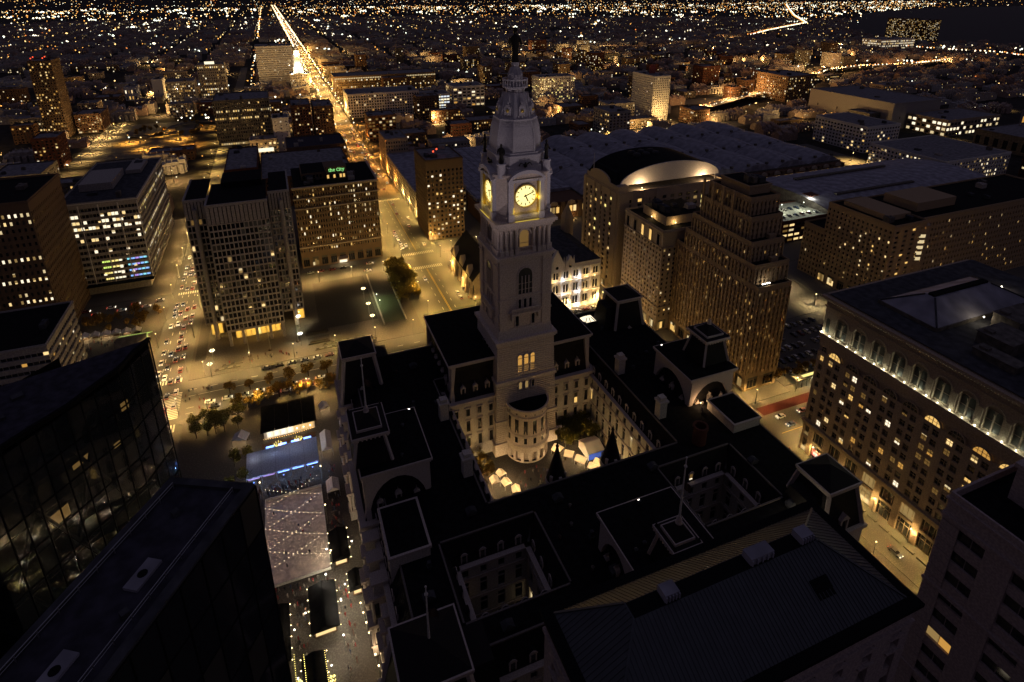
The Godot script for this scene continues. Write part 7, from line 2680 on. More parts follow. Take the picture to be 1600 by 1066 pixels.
func far_city() -> void:
	var noise := FastNoiseLite.new()
	noise.seed = 5
	noise.frequency = 0.0012
	var houses := [[], [], [], []]
	var single := []
	var lit := [[], [], [], [], []]
	var wins := [[], [], []]
	var ways := WAYS
	for w in ways:
		for i in w.size() - 1:
			for k in 8:
				var p: Vector2 = (w[i] as Vector2).lerp(w[i + 1], k / 8.0)
				taken.append(Rect2(p.x - 34, p.y - 34, 68, 68))
	# street grid: blocks of 122 by 96 m, wider avenues every fifth
	var z := -340.0
	var row := 0
	var strong := {}
	while z > -6500.0:
		var step := 96.0 if -z < 3200 else 150.0
		var x := snappedf(-0.55 * -z - 500, 122.0)
		while x < 1.35 * -z + 900:
			if in_view(x, z) and not in_water(x, z):
				var n := noise.get_noise_2d(x, z)
				var d := Vector2(x + 78, z - 194).length()
				var clear := true
				for t in taken:
					if (t as Rect2).grow(4).has_point(Vector2(x + 40, z - 40)):
						clear = false
						break
				# terraces round the block
				if d < 4200 and n > -0.42:
					for q in [[22.0, -14.0, 0.0], [54.0, -14.0, 0.0], [86.0, -14.0, 0.0], [22.0, -48.0, PI], [54.0, -48.0, PI], [86.0, -48.0, PI], [104.0, -34.0, PI / 2], [40.0, -74.0, 0.0], [78.0, -76.0, PI]]:
						if rng.randf() < (0.16 if d < 1500 else 0.3):
							continue
						var p := Vector3(x + q[0] + rng.randf_range(-2, 2), 0, z + q[1] + rng.randf_range(-2, 2))
						var free := true
						for t in taken:
							if (t as Rect2).grow(13).has_point(Vector2(p.x, p.z)):
								free = false
								break
						if not free:
							continue
						var t3 := Transform3D(Basis(Vector3.UP, q[2]).scaled(Vector3(1, rng.randf_range(0.8, 1.5), 1)), p)
						if d < 1100 and single.size() < 300:
							single.append([t3, rng.randi() % 4])
						else:
							houses[rng.randi() % 4].append(t3)
						# lit windows on the fronts
						for e in 5:
							if rng.randf() < 0.3:
								var sz := clampf(d / 1500.0, 0.8, 2.2)
								var u := rng.randf_range(-13, 13)
								var o := Vector3(u, rng.randf_range(2.0, 7.0), 6.2 if q[2] != PI else -10.3)
								wins[[0, 0, 1, 1, 2][rng.randi() % 5]].append(Transform3D(Basis().scaled(Vector3(1.0, 1.5, 0.3) * sz), p + Basis(Vector3.UP, q[2]) * o))
				# lamps along both streets
				var size := clampf(d / 1100.0, 0.45, 3.2)
				var every := 34.0 if d < 2500 else 60.0
				var along := 0.0
				var bright := clampf(0.55 + n * 1.1, 0.12, 0.95)
				var key := int(x / 122.0)
				if not strong.has(key):
					strong[key] = 1.0 if rng.randf() < 0.12 else rng.randf_range(0.1, 0.55)
				var jit := clampf(d / 70.0, 6.0, 46.0)
				var weave := 1.0 if rng.randf() < 0.15 else rng.randf_range(0.25, 0.8)
				while along < 122.0:
					if rng.randf() < bright * weave:
						lit[pick_lamp(n)].append(Transform3D(Basis().scaled(Vector3.ONE * size * rng.randf_range(0.4, 1.3)), Vector3(x + along + rng.randf_range(-14, 14), rng.randf_range(4.0, 10.0), z + rng.randf_range(-jit, jit))))
					along += every
				along = 0.0
				while along < step:
					if rng.randf() < bright * strong[key]:
						var jx: float = 3.0 if strong[key] > 0.9 else jit
						lit[pick_lamp(n)].append(Transform3D(Basis().scaled(Vector3.ONE * size * rng.randf_range(0.4, 1.3)), Vector3(x + rng.randf_range(-jx, jx), rng.randf_range(5.0, 9.0), z - along + rng.randf_range(-10, 10))))
					along += every
				# yards and forecourts with a stronger light now and then
				if rng.randf() < 0.10:
					for e in rng.randi_range(2, 7):
						lit[3 if rng.randf() < 0.6 else 4].append(Transform3D(Basis().scaled(Vector3.ONE * size * rng.randf_range(0.9, 1.9)), Vector3(x + 30 + rng.randf_range(0, 60), rng.randf_range(4, 12), z - 40 + rng.randf_range(-20, 20))))
			x += 122.0
		z -= step
		row += 1
	# lights beyond, to the horizon
	for k in 2600:
		var d := 6000.0 + pow(rng.randf(), 1.6) * 9000.0
		var a := rng.randf_range(-0.75, 0.76)
		var c := deg_to_rad(21.65) + a
		var p := Vector3(-78 + sin(c) * d, 9.0, 194 - cos(c) * d)
		if in_water(p.x, p.z) or noise.get_noise_2d(p.x * 0.6, p.z * 0.6) < -0.12:
			continue
		var s := d / 2900.0
		lit[pick_lamp(rng.randf_range(-0.3, 0.4))].append(Transform3D(Basis().scaled(Vector3(s * rng.randf_range(0.8, 2.4), s, s) * rng.randf_range(0.5, 1.2)), p))
	# the far end of the broad avenue and the long straight streets
	for k in 260:
		var zz := -620.0 - k * 26.0
		for xx in [-11.0, 15.0]:
			var d := 194.0 - zz
			lit[1 if k % 3 else 3].append(Transform3D(Basis().scaled(Vector3.ONE * clampf(d / 900.0, 0.6, 4.0)), Vector3(xx + rng.randf_range(-2, 2), 8.5, zz)))
		if k < 150:
			for e in 3:
				lit[[0, 2, 3][rng.randi() % 3]].append(Transform3D(Basis().scaled(Vector3(1, 0.6, 1) * clampf((194.0 - zz) / 1500.0, 0.35, 2.0)), Vector3(rng.randf_range(-8, 12), 0.9, zz + rng.randf_range(-12, 12))))
	# expressway lights, upper right, and ramps
	for w in ways:
		for i in w.size() - 1:
			var a: Vector2 = w[i]
			var b: Vector2 = w[i + 1]
			var L := a.distance_to(b)
			var rd := Buf.new()
			var e := (b - a).normalized().orthogonal() * 11.0
			rd.quad(Vector3(a.x - e.x, 9.0, a.y - e.y), Vector3(b.x - e.x, 9.0, b.y - e.y), Vector3(b.x + e.x, 9.0, b.y + e.y), Vector3(a.x + e.x, 9.0, a.y + e.y), Vector3.UP)
			struct(rd, "road", M.asphalt)
			for k in int(L / 11.0):
				if rng.randf() < 0.25:
					continue
				var p := a.lerp(b, k * 11.0 / L)
				var d := Vector2(p.x + 78, p.y - 194).length()
				var sz := clampf(d / 900.0, 0.7, 4.0)
				lit[3].append(Transform3D(Basis().scaled(Vector3.ONE * sz * 0.8), Vector3(p.x - e.x * 0.5 + rng.randf_range(-3, 3), 10.2, p.y - e.y * 0.5)))
				lit[0 if rng.randf() < 0.5 else 2].append(Transform3D(Basis().scaled(Vector3.ONE * sz * 0.8), Vector3(p.x + e.x * 0.5 + rng.randf_range(-3, 3), 10.2, p.y + e.y * 0.5)))
	var lm := Buf.new()
	lm.lathe(Vector3.ZERO, [Vector2(0, -1), Vector2(1, 0), Vector2(0, 1)], 4, 0.0, false)
	var mats := [glow([1.0, 0.42, 0.08], 0.30), glow([1.0, 0.62, 0.22], 0.42), glow([1.0, 0.28, 0.06], 0.2), glow([1.0, 0.86, 0.6], 0.48), glow([0.92, 1.0, 0.82], 0.42)]
	var say := ["dim amber", "warm yellow", "deep orange", "white", "greenish white"]
	for k in 5:
		multi("distant_street_lights", lm.mesh(), mats[k], lit[k], "%s points of light spread over the dark city to the horizon" % say[k], "city lights")
	var wm := Buf.new()
	wm.box(-0.5, -0.5, -0.5, 0.5, 0.5, 0.5, true)
	for k in 3:
		multi("distant_lit_windows", wm.mesh(), [LIT[0], LIT[3], LIT[4]][k], wins[k], "%s lit windows of far-off terraces" % ["yellow", "pale", "dull amber"][k], "lit windows")
	var hm := [house_mesh(0), house_mesh(1), house_mesh(2), house_mesh(3)]
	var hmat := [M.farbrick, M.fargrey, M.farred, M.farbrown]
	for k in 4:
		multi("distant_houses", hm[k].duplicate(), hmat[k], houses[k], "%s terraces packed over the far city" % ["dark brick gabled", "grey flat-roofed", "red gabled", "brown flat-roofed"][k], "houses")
	for q in single:
		var o := MeshInstance3D.new()
		o.mesh = hm[q[1]]
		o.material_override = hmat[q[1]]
		o.name = numbered("terrace_row")
		add_child(o, true)
		o.transform = q[0]
		tag(o, "short terrace of five %s in the nearer dark streets" % ["gabled brick houses", "flat-roofed grey houses", "gabled red houses", "flat-roofed brown houses"][q[1]], "houses", "terraces in the nearer streets")

func pick_lamp(n: float) -> int:
	var r := rng.randf()
	if r < 0.30:
		return 0
	if r < 0.62:
		return 1
	if r < 0.72:
		return 2
	if r < 0.92:
		return 3
	return 4


# ---- west plaza: rink, pavilions, market; courtyard market --------------------------------------------------
func tent(called: String, label: String, group: String, c: Vector3, w: float, d: float, h: float, turn: float, m: Material, glowm: Material = null) -> Node3D:
	var o := thing(called, label, "tent", c, group)
	var r := Buf.new()
	var t := Transform3D(Basis(Vector3.UP, turn), c)
	var P := func(x: float, y: float, z: float) -> Vector3: return t * Vector3(x, y, z)
	var hw := w / 2
	var hd := d / 2
	# ridged canvas roof with a sag, valance, corner posts
	for s in [-1.0, 1.0]:
		var mid_y := h + w * 0.13
		r.quad(P.call(s * hw, h, -hd), P.call(s * hw, h, hd), P.call(s * hw * 0.5, mid_y, hd), P.call(s * hw * 0.5, mid_y, -hd), Vector3.UP)
		r.quad(P.call(s * hw * 0.5, mid_y, -hd), P.call(s * hw * 0.5, mid_y, hd), P.call(0, h + w * 0.34, hd), P.call(0, h + w * 0.34, -hd), Vector3.UP)
		r.quad(P.call(s * hw, h, -hd), P.call(s * hw, h, hd), P.call(s * hw, h - 0.4, hd), P.call(s * hw, h - 0.4, -hd), t.basis * Vector3(s, 0, 0))
		r.tri(P.call(-hw, h, s * hd), P.call(hw, h, s * hd), P.call(0, h + w * 0.34, s * hd), t.basis * Vector3(0, 0, s))
	put(r, "canvas_roof", m, o)
	var p := Buf.new()
	for i in [-1.0, 1.0]:
		for j in [-1.0, 1.0]:
			p.bar(P.call(i * (hw - 0.1), 0.1, j * (hd - 0.1)), P.call(i * (hw - 0.1), h, j * (hd - 0.1)), 0.12)
	put(p, "tent_post", M.steel, o)
	var k := Buf.new()
	k.obox(t.translated(t.basis * Vector3(0, 0.6, -hd + 0.6)), Vector3(w * 0.8, 1.0, 0.7))
	put(k, "counter", M.bark, o)
	if glowm:
		var l := Buf.new()
		l.ball(P.call(0, h - 0.9, 0), 0.2, 6, 4)
		put(l, "hanging_lamp", glowm, o)
		omni(o, P.call(0, h - 0.9, 0), [1.0, 0.7, 0.36], 2.0)
	return o

func festoon(o: Node3D, a: Vector3, b: Vector3, n: int, r: float, m: Material, sag := 0.6) -> void:
	var bb := Buf.new()
	var w := Buf.new()
	var last := a
	for k in n + 1:
		var t := float(k) / n
		var p := a.lerp(b, t) - Vector3(0, sag * 4.0 * t * (1 - t), 0)
		bb.lathe(p, [Vector2(0, -r), Vector2(r, 0), Vector2(0, r)], 5, 0.0, false)
		if k > 0:
			w.bar(last, p, 0.015)
		last = p
	put(bb, "bulb_lamps", m, o, "stuff")
	put(w, "wire", M.black, o)

func plaza_things() -> void:
	# ice rink
	var k := thing("ice_rink", "open-air ice rink with warm pinkish ice and low boards beside city hall", "ice rink", Vector3(-91, 0, 21))
	var b := Buf.new()
	b.box(-100.6, 0.13, 3.2, -81.0, 0.22, 39.8)
	put(b, "ice", M.ice, k)
	for q in [[-100.8, 3.0, -100.6, 40.0], [-81.0, 3.0, -80.8, 40.0], [-100.6, 3.0, -81.0, 3.2], [-100.6, 39.8, -81.0, 40.0]]:
		var w := Buf.new()
		w.box(q[0], 0.13, q[1], q[2], 1.2, q[3])
		put(w, "rink_board", M.white, k)
	for q in [[-101.6, 2.4], [-80.2, 2.4], [-101.6, 40.8], [-80.2, 40.8], [-101.6, 21.5], [-80.2, 21.5]]:
		var p := Vector3(q[0], 9.0, q[1])
		var f := Buf.new()
		f.bar(Vector3(q[0], 0.1, q[1]), p, 0.16)
		var fo := put(f, "light_mast", M.post, k)
		var l := Buf.new()
		l.ball(p, 0.22, 8, 5)
		put(l, "mast_lamp", M.lamp_warm, fo)
		omni(k, p, [1.0, 0.6, 0.38], 0.8)
	var fs := thing("rink_string_lights", "zigzag strings of small bulbs hung over the ice rink", "string lights", Vector3(-91, 0, 21))
	var zz := [Vector3(-100, 6.5, 4), Vector3(-82, 6.5, 13), Vector3(-100, 6.5, 22), Vector3(-82, 6.5, 31), Vector3(-100, 6.5, 39)]
	for i in 4:
		festoon(fs, zz[i], zz[i + 1], 13, 0.1, M.bulb, 0.5)
		var m1: Vector3 = zz[i]
		var m2: Vector3 = zz[i + 1]
		m1.x = -182.0 - m1.x
		m2.x = -182.0 - m2.x
		festoon(fs, m1, m2, 13, 0.1, M.bulb, 0.5)
	# long pale tent lit blue, north of the ice
	var t := thing("long_marquee", "long pale marquee glowing blue between rink and garden", "marquee", Vector3(-93, 0, -12))
	for i in 5:
		var r := Buf.new()
		var x0 := -107.0 + i * 5.3
		r.quad(Vector3(x0, 5.4, -19.0), Vector3(x0 + 5.24, 5.4, -19.0), Vector3(x0 + 5.24, 4.2, -6.4), Vector3(x0, 4.2, -6.4), Vector3.UP)
		r.quad(Vector3(x0, 5.4, -19.0), Vector3(x0 + 5.24, 5.4, -19.0), Vector3(x0 + 5.24, 5.0, -19.0), Vector3(x0, 5.0, -19.0), Vector3(0, 0, -1))
		r.quad(Vector3(x0, 4.2, -6.4), Vector3(x0 + 5.24, 4.2, -6.4), Vector3(x0 + 5.24, 3.8, -6.4), Vector3(x0, 3.8, -6.4), Vector3(0, 0, 1))
		put(r, "roof_panel", M.tentblue, t)
		var p := Buf.new()
		p.bar(Vector3(x0, 0.1, -18.8), Vector3(x0, 5.2, -18.8), 0.15)
		p.bar(Vector3(x0, 0.1, -6.6), Vector3(x0, 4.1, -6.6), 0.15)
		put(p, "tent_post", M.steel, t)
		var l := Buf.new()
		l.box(x0 + 0.6, 3.5, -6.3, x0 + 4.7, 3.75, -6.1, true)
		put(l, "blue_light_strip", M.lamp_blue if i > 1 else M.litviolet, t)
		if i % 2 == 0:
			omni(t, Vector3(x0 + 2.6, 3.4, -4.6), [0.3, 0.5, 1.0], 1.1)
			var s := Buf.new()
			s.ball(Vector3(x0 + 2.6, 3.4, -4.6), 0.2, 6, 4)
			put(s, "blue_lamp", M.lamp_blue, t)
	for x in [-104.0, -97.0, -90.0, -84.0]:
		var pb := Vector3(x, 3.9, -15.5)
		var bo := Buf.new()
		bo.ball(pb, 0.2, 6, 4)
		put(bo, "ceiling_lamp", M.lamp_white, t)
		omni(t, pb, [1.0, 0.85, 0.7] if x < -100.0 else [0.7, 0.82, 1.0], 0.8)
	# dark-roofed cafe with lit front and its garden
	var c := thing("cafe_pavilion", "dark flat-roofed cafe pavilion with lit cream front beside the garden", "pavilion", Vector3(-91, 0, -38))
	var cw := Buf.new()
	cw.box(-101.0, 0.1, -46.0, -80.6, 4.6, -31.5)
	put(cw, "wall", M.lime, c)
	var cr := Buf.new()
	for i in 4:
		cr.box(-102.0 + i * 5.6, 4.6 + (i % 2) * 0.02, -47.5, -96.5 + i * 5.6, 4.95 + (i % 2) * 0.02, -30.0, true)
	put(cr, "roof", M.tar, c)
	for i in 7:
		var g := Buf.new()
		g.box(-99.8 + i * 2.7, 0.7, -31.48, -97.5 + i * 2.7, 3.8, -31.35)
		put(g, "lit_front_window", M.litwhite if i < 4 else LIT[0], c)
		omni(c, Vector3(-98.6 + i * 2.7, 3.9, -29.0), [1.0, 0.8, 0.5], 0.5)
		var lb := Buf.new()
		lb.ball(Vector3(-98.6 + i * 2.7, 3.9, -29.0), 0.2, 6, 4)
		put(lb, "eave_lamp", M.lamp_white, c)
	var gd := thing("lit_garden", "small winter garden with blue benches of light and strings of amber bulbs", "garden", Vector3(-92, 0, -25))
	var gb := Buf.new()
	gb.box(-102.0, 0.13, -28.6, -80.8, 0.35, -20.0)
	put(gb, "planting_bed", M.deckwood, gd)
	for i in 4:
		var l := Buf.new()
		l.box(-100.4 + i * 4.9, 0.35, -26.0, -97.4 + i * 4.9, 0.75, -25.4)
		put(l, "blue_bench_light", M.lamp_blue, gd)
	omni(gd, Vector3(-94.0, 1.4, -25.0), [0.15, 0.25, 1.0], 0.7)
	festoon(gd, Vector3(-101, 3.0, -21.0), Vector3(-81.5, 3.0, -21.0), 22, 0.14, M.lamp_orange)
	festoon(gd, Vector3(-101, 3.0, -28.0), Vector3(-81.5, 3.0, -28.0), 22, 0.12, M.lamp_orange)
	omni(gd, Vector3(-91.0, 2.4, -20.4), [1.0, 0.5, 0.16], 0.8)
	for q in [[-95.5, -22.5], [-87.5, -22.5]]:
		# bare little trees wound with bulbs
		var tr := Buf.new()
		var bb := Buf.new()
		for i in 9:
			var a := TAU * i / 9
			var tip := Vector3(q[0] + cos(a) * 1.5, 3.4 + rng.randf() * 0.8, q[1] + sin(a) * 1.5)
			tr.bar(Vector3(q[0], 1.4, q[1]), tip, 0.08)
			for e in 6:
				bb.ball(Vector3(q[0], 1.4, q[1]).lerp(tip, (e + 1) / 6.0), 0.1, 4, 3)
		tr.bar(Vector3(q[0], 0.1, q[1]), Vector3(q[0], 1.5, q[1]), 0.2)
		var to := thing("lit_tree", "%s little bare tree wound with yellow bulbs in the garden" % ("left" if q[0] < -90 else "right"), "tree", Vector3(q[0], 0, q[1]))
		put(tr, "trunk", M.bark, to)
		put(bb, "bulb_lamps", M.lamp_yellow, to, "stuff")
	# white kiosk tent at the garden's east end and the pale tents along city hall's foot
	tent("white_kiosk", "tall white kiosk tent at the east end of the marquee", "", Vector3(-77.0, 0.1, -17.0), 4.4, 11.0, 3.6, 0.0, M.white, M.lamp_white)
	tent("white_kiosk", "pale square tent between rink and the hall, north of the dark stall", "", Vector3(-76.8, 0.1, 7.5), 4.6, 6.0, 3.2, 0.0, M.white, null)
	tent("white_kiosk", "small white tent beside the planting north of the cafe", "", Vector3(-76.0, 0.1, -41.0), 4.0, 4.0, 3.0, 0.2, M.white, M.lamp_white)
	tent("white_kiosk", "white tent left of the dark cafe roof", "", Vector3(-110.0, 0.1, -33.0), 6.0, 4.5, 3.2, -0.3, M.white, M.lamp_white)
	# market stalls below the rink: dark gabled roofs edged with bulbs
	for q in [[-84.2, 54.0, 7.6, 15.0, "largest dark market stall below the rink, bulbs along its eaves"], [-96.4, 58.0, 4.6, 17.0, "long dark market stall at the left of the market lane"], [-73.8, 49.0, 4.2, 6.6, "small dark market stall against city hall"], [-77.4, 34.0, 5.4, 12.0, "dark-roofed stall beside the ice with a lit counter"], [-88.0, 72.0, 6.0, 9.0, "brown market hut nearest the viewer, hung with yellow stars"]]:
		var s := thing("market_stall", q[4], "stall", Vector3(q[0], 0, q[1]), "market stalls below the rink")
		var r := Buf.new()
		r.taper(q[0] - q[2] / 2 - 0.3, q[1] - q[3] / 2 - 0.3, q[0] + q[2] / 2 + 0.3, q[1] + q[3] / 2 + 0.3, 2.9, q[0] - 0.3, q[1] - q[3] / 2, q[0] + 0.3, q[1] + q[3] / 2, 4.3, true)
		put(r, "roof", M.tar, s)
		var w := Buf.new()
		w.box(q[0] - q[2] / 2 + 0.7, 0.1, q[1] - q[3] / 2 + 0.4, q[0] + q[2] / 2 - 0.7, 2.9, q[1] + q[3] / 2 - 0.4)
		put(w, "wall", M.deckwood, s)
		var ct := Buf.new()
		ct.box(q[0] - q[2] / 2 + 1.0, 0.9, q[1] + q[3] / 2 - 0.38, q[0] + q[2] / 2 - 1.0, 2.4, q[1] + q[3] / 2 - 0.25)
		put(ct, "lit_counter_window", LIT[1], s)
		for e in [-1.0, 1.0]:
			festoon(s, Vector3(q[0] + e * (q[2] / 2 + 0.5), 2.7, q[1] - q[3] / 2), Vector3(q[0] + e * (q[2] / 2 + 0.5), 2.7, q[1] + q[3] / 2), maxi(3, int(q[3] / 3.4)), 0.17, M.lamp_warm, 0.05)
			omni(s, Vector3(q[0] + e * (q[2] / 2 + 1.4), 2.6, q[1]), [1.0, 0.8, 0.52], 1.2)
			var lb := Buf.new()
			lb.ball(Vector3(q[0] + e * (q[2] / 2 + 1.4), 2.6, q[1]), 0.22, 6, 4)
			put(lb, "eave_lamp", M.lamp_white, s)
	for i in 8:
		var p := Vector3(-73.6 + i * 0.35, 4.0, 58.0 + i * 3.3)
		var o := thing("globe_lamp", "white globe lamp on a slim post, number %d of the row along city hall's foot" % (i + 1), "lamp", Vector3(p.x, 0, p.z), "globe lamps along the hall")
		var s := Buf.new()
		s.bar(Vector3(p.x, 0.1, p.z), p, 0.1)
		put(s, "post", M.post, o)
		var g := Buf.new()
		g.ball(p, 0.24, 8, 5)
		put(g, "globe_lamp_head", M.lamp_warm, o)
		omni(o, p, [1.0, 0.72, 0.42], 0.8)
	for q in [[-82.5, 47.0, 1.4], [-79.0, 57.0, 1.6], [-79.5, 68.0, 1.3]]:
		var p := Vector3(q[0], 7.0, q[1])
		var o := thing("market_mast", "tall mast lamp over the market lane, %s" % ("by the rink" if q[1] < 50 else ("in the middle" if q[1] < 60 else "nearest the viewer")), "lamp", Vector3(p.x, 0, p.z))
		var s := Buf.new()
		s.bar(Vector3(p.x, 0.1, p.z), p, 0.14)
		put(s, "post", M.post, o)
		var g := Buf.new()
		g.ball(p, 0.24, 8, 5)
		put(g, "mast_lamp_head", M.lamp_white, o)
		downlight(o, p, [1.0, 0.88, 0.66], q[2] * 14.0)
	var st := thing("light_sculpture", "group of yellow light figures and bulb arches on the brown deck at the bottom", "decoration", Vector3(-92, 0, 72))
	for q in [[-93.0, 68.5], [-90.5, 69.5], [-85.0, 70.5]]:
		festoon(st, Vector3(q[0], 4.4, q[1] - 2.0), Vector3(q[0] + 0.4, 4.2, q[1] + 9.0), 18, 0.09, M.lamp_yellow, 0.2)
	for q in [[-92.0, 73.0], [-88.0, 71.6], [-83.6, 75.0]]:
		var bb := Buf.new()
		for i in 22:
			var a := rng.randf() * TAU
			bb.ball(Vector3(q[0] + cos(a) * 0.7, 1.0 + rng.randf() * 1.6, q[1] + sin(a) * 0.7), 0.12, 4, 3)
		put(bb, "bulb_lamps", M.lamp_yellow, st, "stuff")
	omni(st, Vector3(-90.0, 3.4, 72.0), [1.0, 0.6, 0.12], 0.7)
	# courtyard: pale tents lit from within
	var spots := [[-15.5, 24.6, 3.2, 3.0, 0.3, "pale tent left of the rounded tower bay, nearest it"], [-19.0, 27.0, 3.4, 3.4, 0.0, "bright tent at the courtyard's west side"], [-15.2, 29.5, 3.2, 3.2, 0.2, "tent between two others west of the bay"], [-13.0, 34.0, 3.2, 3.2, -0.2, "tent southmost of the west cluster"], [-24.5, 31.0, 3.0, 2.6, 0.5, "small greenish tent by the western trees"], [10.6, 21.0, 4.2, 3.6, 0.5, "brown-topped tent right of the rounded bay"], [13.6, 25.2, 3.6, 3.6, 0.9, "pointed white tent at the courtyard's middle east"], [16.8, 29.6, 3.6, 4.4, 0.7, "bright folded-roof tent beside the big marquee"], [19.5, 35.0, 3.4, 4.0, 0.6, "lamplit tent below the big marquee"], [22.5, 33.5, 3.0, 3.4, 0.5, "tent tucked against the eastern turret"], [13.5, 45.2, 4.0, 3.6, 0.45, "upper of two tents near the south arch"], [14.4, 49.2, 4.0, 3.4, 0.45, "lower of two tents near the south arch"]]
	for q in spots:
		tent("courtyard_tent", q[5], "tents in the courtyard", Vector3(q[0], 0.1, q[1]), q[2], q[3], 2.5, q[4], M.canvas, M.lamp_warm)
	var mq := thing("courtyard_marquee", "large cream marquee with a blue end wall in the courtyard", "marquee", Vector3(24, 0, 25))
	var mb := Buf.new()
	mb.box(20.2, 0.1, 21.0, 27.4, 3.4, 29.4)
	mb.taper(20.0, 20.8, 27.6, 29.6, 3.4, 20.2, 24.9, 27.4, 25.5, 5.4)
	put(mb, "canvas_body", M.canvas, mq)
	var me := Buf.new()
	me.box(20.4, 0.2, 29.42, 27.2, 3.2, 29.55)
	put(me, "blue_end_wall", M.cobalt, mq)
	var sc := thing("carousel_deck", "round paved ring with a dark planted centre in the courtyard", "paving", Vector3(-3, 0, 33))
	var sd := Buf.new()
	sd.lathe(Vector3(-3, 0.13, 33.0), [Vector2(9.0, 0), Vector2(9.0, 0.06), Vector2(0, 0.06)], 28)
	put(sd, "paving_ring", M.pave, sc)
	for q in [[15.0, 19.5], [25.5, 19.0], [-21.0, 18.5], [-27.0, 34.0], [24.0, 40.0], [8.0, 41.0], [-6.0, 45.0], [27.0, 50.0]]:
		var p := Vector3(q[0], 3.6, q[1])
		var o := thing("courtyard_lamp", "globe lamp %s in the courtyard" % [["north-east under the trees", "against the eastern front", "by the western bay corner", "at the western trees", "between marquee and arch", "east of the paved ring", "south of the paved ring", "in the south-east corner"][[15.0, 25.5, -21.0, -27.0, 24.0, 8.0, -6.0, 27.0].find(q[0])]], "lamp", Vector3(p.x, 0, p.z))
		var s := Buf.new()
		s.bar(Vector3(p.x, 0.1, p.z), p, 0.12)
		put(s, "post", M.post, o)
		var g := Buf.new()
		g.ball(p, 0.24, 8, 5)
		put(g, "globe_lamp_head", M.lamp_warm, o)
		omni(o, p, [1.0, 0.66, 0.24], 2.6)
	# bus shelter and stops along the north side street, the transit canopy by the parking lot
	var bs := thing("transit_canopy", "glass-roofed transit canopy with lit ceiling by the parking lot", "shelter", Vector3(140, 0, 24))
	var sr := Buf.new()
	sr.obox(Transform3D(Basis(), Vector3(142.0, 5.0, 24.4)), Vector3(17.0, 0.4, 4.0))
	put(sr, "roof", M.darkconc, bs)
	var sl := Buf.new()
	sl.obox(Transform3D(Basis(), Vector3(143.5, 5.25, 24.4)), Vector3(11.0, 0.1, 1.6))
	put(sl, "roof_light", M.lityel, bs)
	for i in 6:
		var p := Buf.new()
		p.bar(Vector3(134.5 + i * 3.0, 0, 25.6), Vector3(134.5 + i * 3.0, 4.8, 25.6), 0.3)
		put(p, "post", M.post, bs)
	omni(bs, Vector3(143.0, 4.4, 26.6), [1.0, 0.9, 0.5], 2.2)
	# love-square winter stalls on the far corner
	for i in 7:
		var s := tent("corner_stall", "row of white lit stalls in the square past the crossroads, stall %d from the left" % (i + 1), "stalls in the far square", Vector3(-196.0 + i * 5.0, 0.1, -148.0 + i * 0.6), 4.2, 4.0, 2.8, 0.0, M.white, M.lamp_white if i % 2 else null)
	var gp := thing("green_edged_pavilion", "low gabled pavilion edged in green light in the square past the crossroads", "pavilion", Vector3(-165, 0, -128))
	var gpb := Buf.new()
	gpb.box(-172, 0.1, -136, -158, 4.0, -124)
	gpb.taper(-173, -137, -157, -123, 4.0, -172, -130.4, -158, -129.6, 7.4, true)
	put(gpb, "body", M.darkconc, gp)
	var ge := Buf.new()
	for e in [-137.1, -122.9]:
		ge.bar(Vector3(-157.2, 4.0, e), Vector3(-158.0, 7.4, -130.0), 0.3)
		ge.bar(Vector3(-173.0, 3.9, e), Vector3(-157.0, 3.9, e), 0.3)
	put(ge, "green_light_edge", M.litlime, gp)
	# flag poles and the slanting sculpture poles of the plaza
	for q in [[-108.0, -99.0, 18.0, "western"], [-98.0, -101.0, 20.0, "middle"], [-84.0, -104.0, 16.0, "eastern"]]:
		var o := thing("plaza_flagpole", "%s bare flagpole standing in the plaza before the gridded office" % q[3], "flagpole", Vector3(q[0], 0, q[1]))
		var s := Buf.new()
		s.lathe(Vector3(q[0], 0.1, q[1]), [Vector2(0.18, 0), Vector2(0.07, q[2]), Vector2(0, q[2])], 8)
		put(s, "pole", M.steel, o)
		var f := Buf.new()
		f.lathe(Vector3(q[0], 0.1, q[1]), [Vector2(1.1, 0), Vector2(0.9, 0.6), Vector2(0, 0.7)], 10)
		put(f, "base", M.bark, o)
	# planter walls, benches along the plaza's edge
	for q in [[-124.0, -91.5, -112.0], [-121.0, -94.5, -111.0], [-76.0, -92.0, -44.0], [-72.0, -95.5, -46.0]]:
		var o := thing("planter_bench", "long low stone bench on the plaza edge, %s" % {-124.0: "west end, street side", -121.0: "west end, inner", -76.0: "east end, street side", -72.0: "east end, inner"}[q[0]], "bench", Vector3(q[0], 0, q[1]))
		var s := Buf.new()
		s.box(q[0], 0.13, q[1] - 0.5, q[2], 0.75, q[1] + 0.5)
		put(s, "seat", M.pave, o)
		for i in int((q[2] - q[0]) / 4.0):
			var p := Buf.new()
			p.box(q[0] + 0.5 + i * 4.0, 0.75, q[1] - 0.3, q[0] + 2.0 + i * 4.0, 1.1, q[1] + 0.3)
			put(p, "backrest", M.darkpave, o)
	# dark stage block and steps near the corner of the office
	for q in [[-80.0, -118.0, -68.0, -108.0, 1.4, "dark stepped block by the office corner, northern"], [-79.0, -104.0, -68.0, -98.0, 1.0, "dark stepped block by the office corner, southern"]]:
		var o := thing("stone_platform", q[5], "platform", Vector3(q[0] + 5, 0, q[1] + 4))
		var s := Buf.new()
		s.box(q[0], 0.13, q[1], q[2], q[4], q[3])
		s.box(q[0] + 1, q[4], q[1] + 1, q[2] - 1, q[4] + 0.5, q[3] - 1)
		put(s, "body", M.darkpave, o)

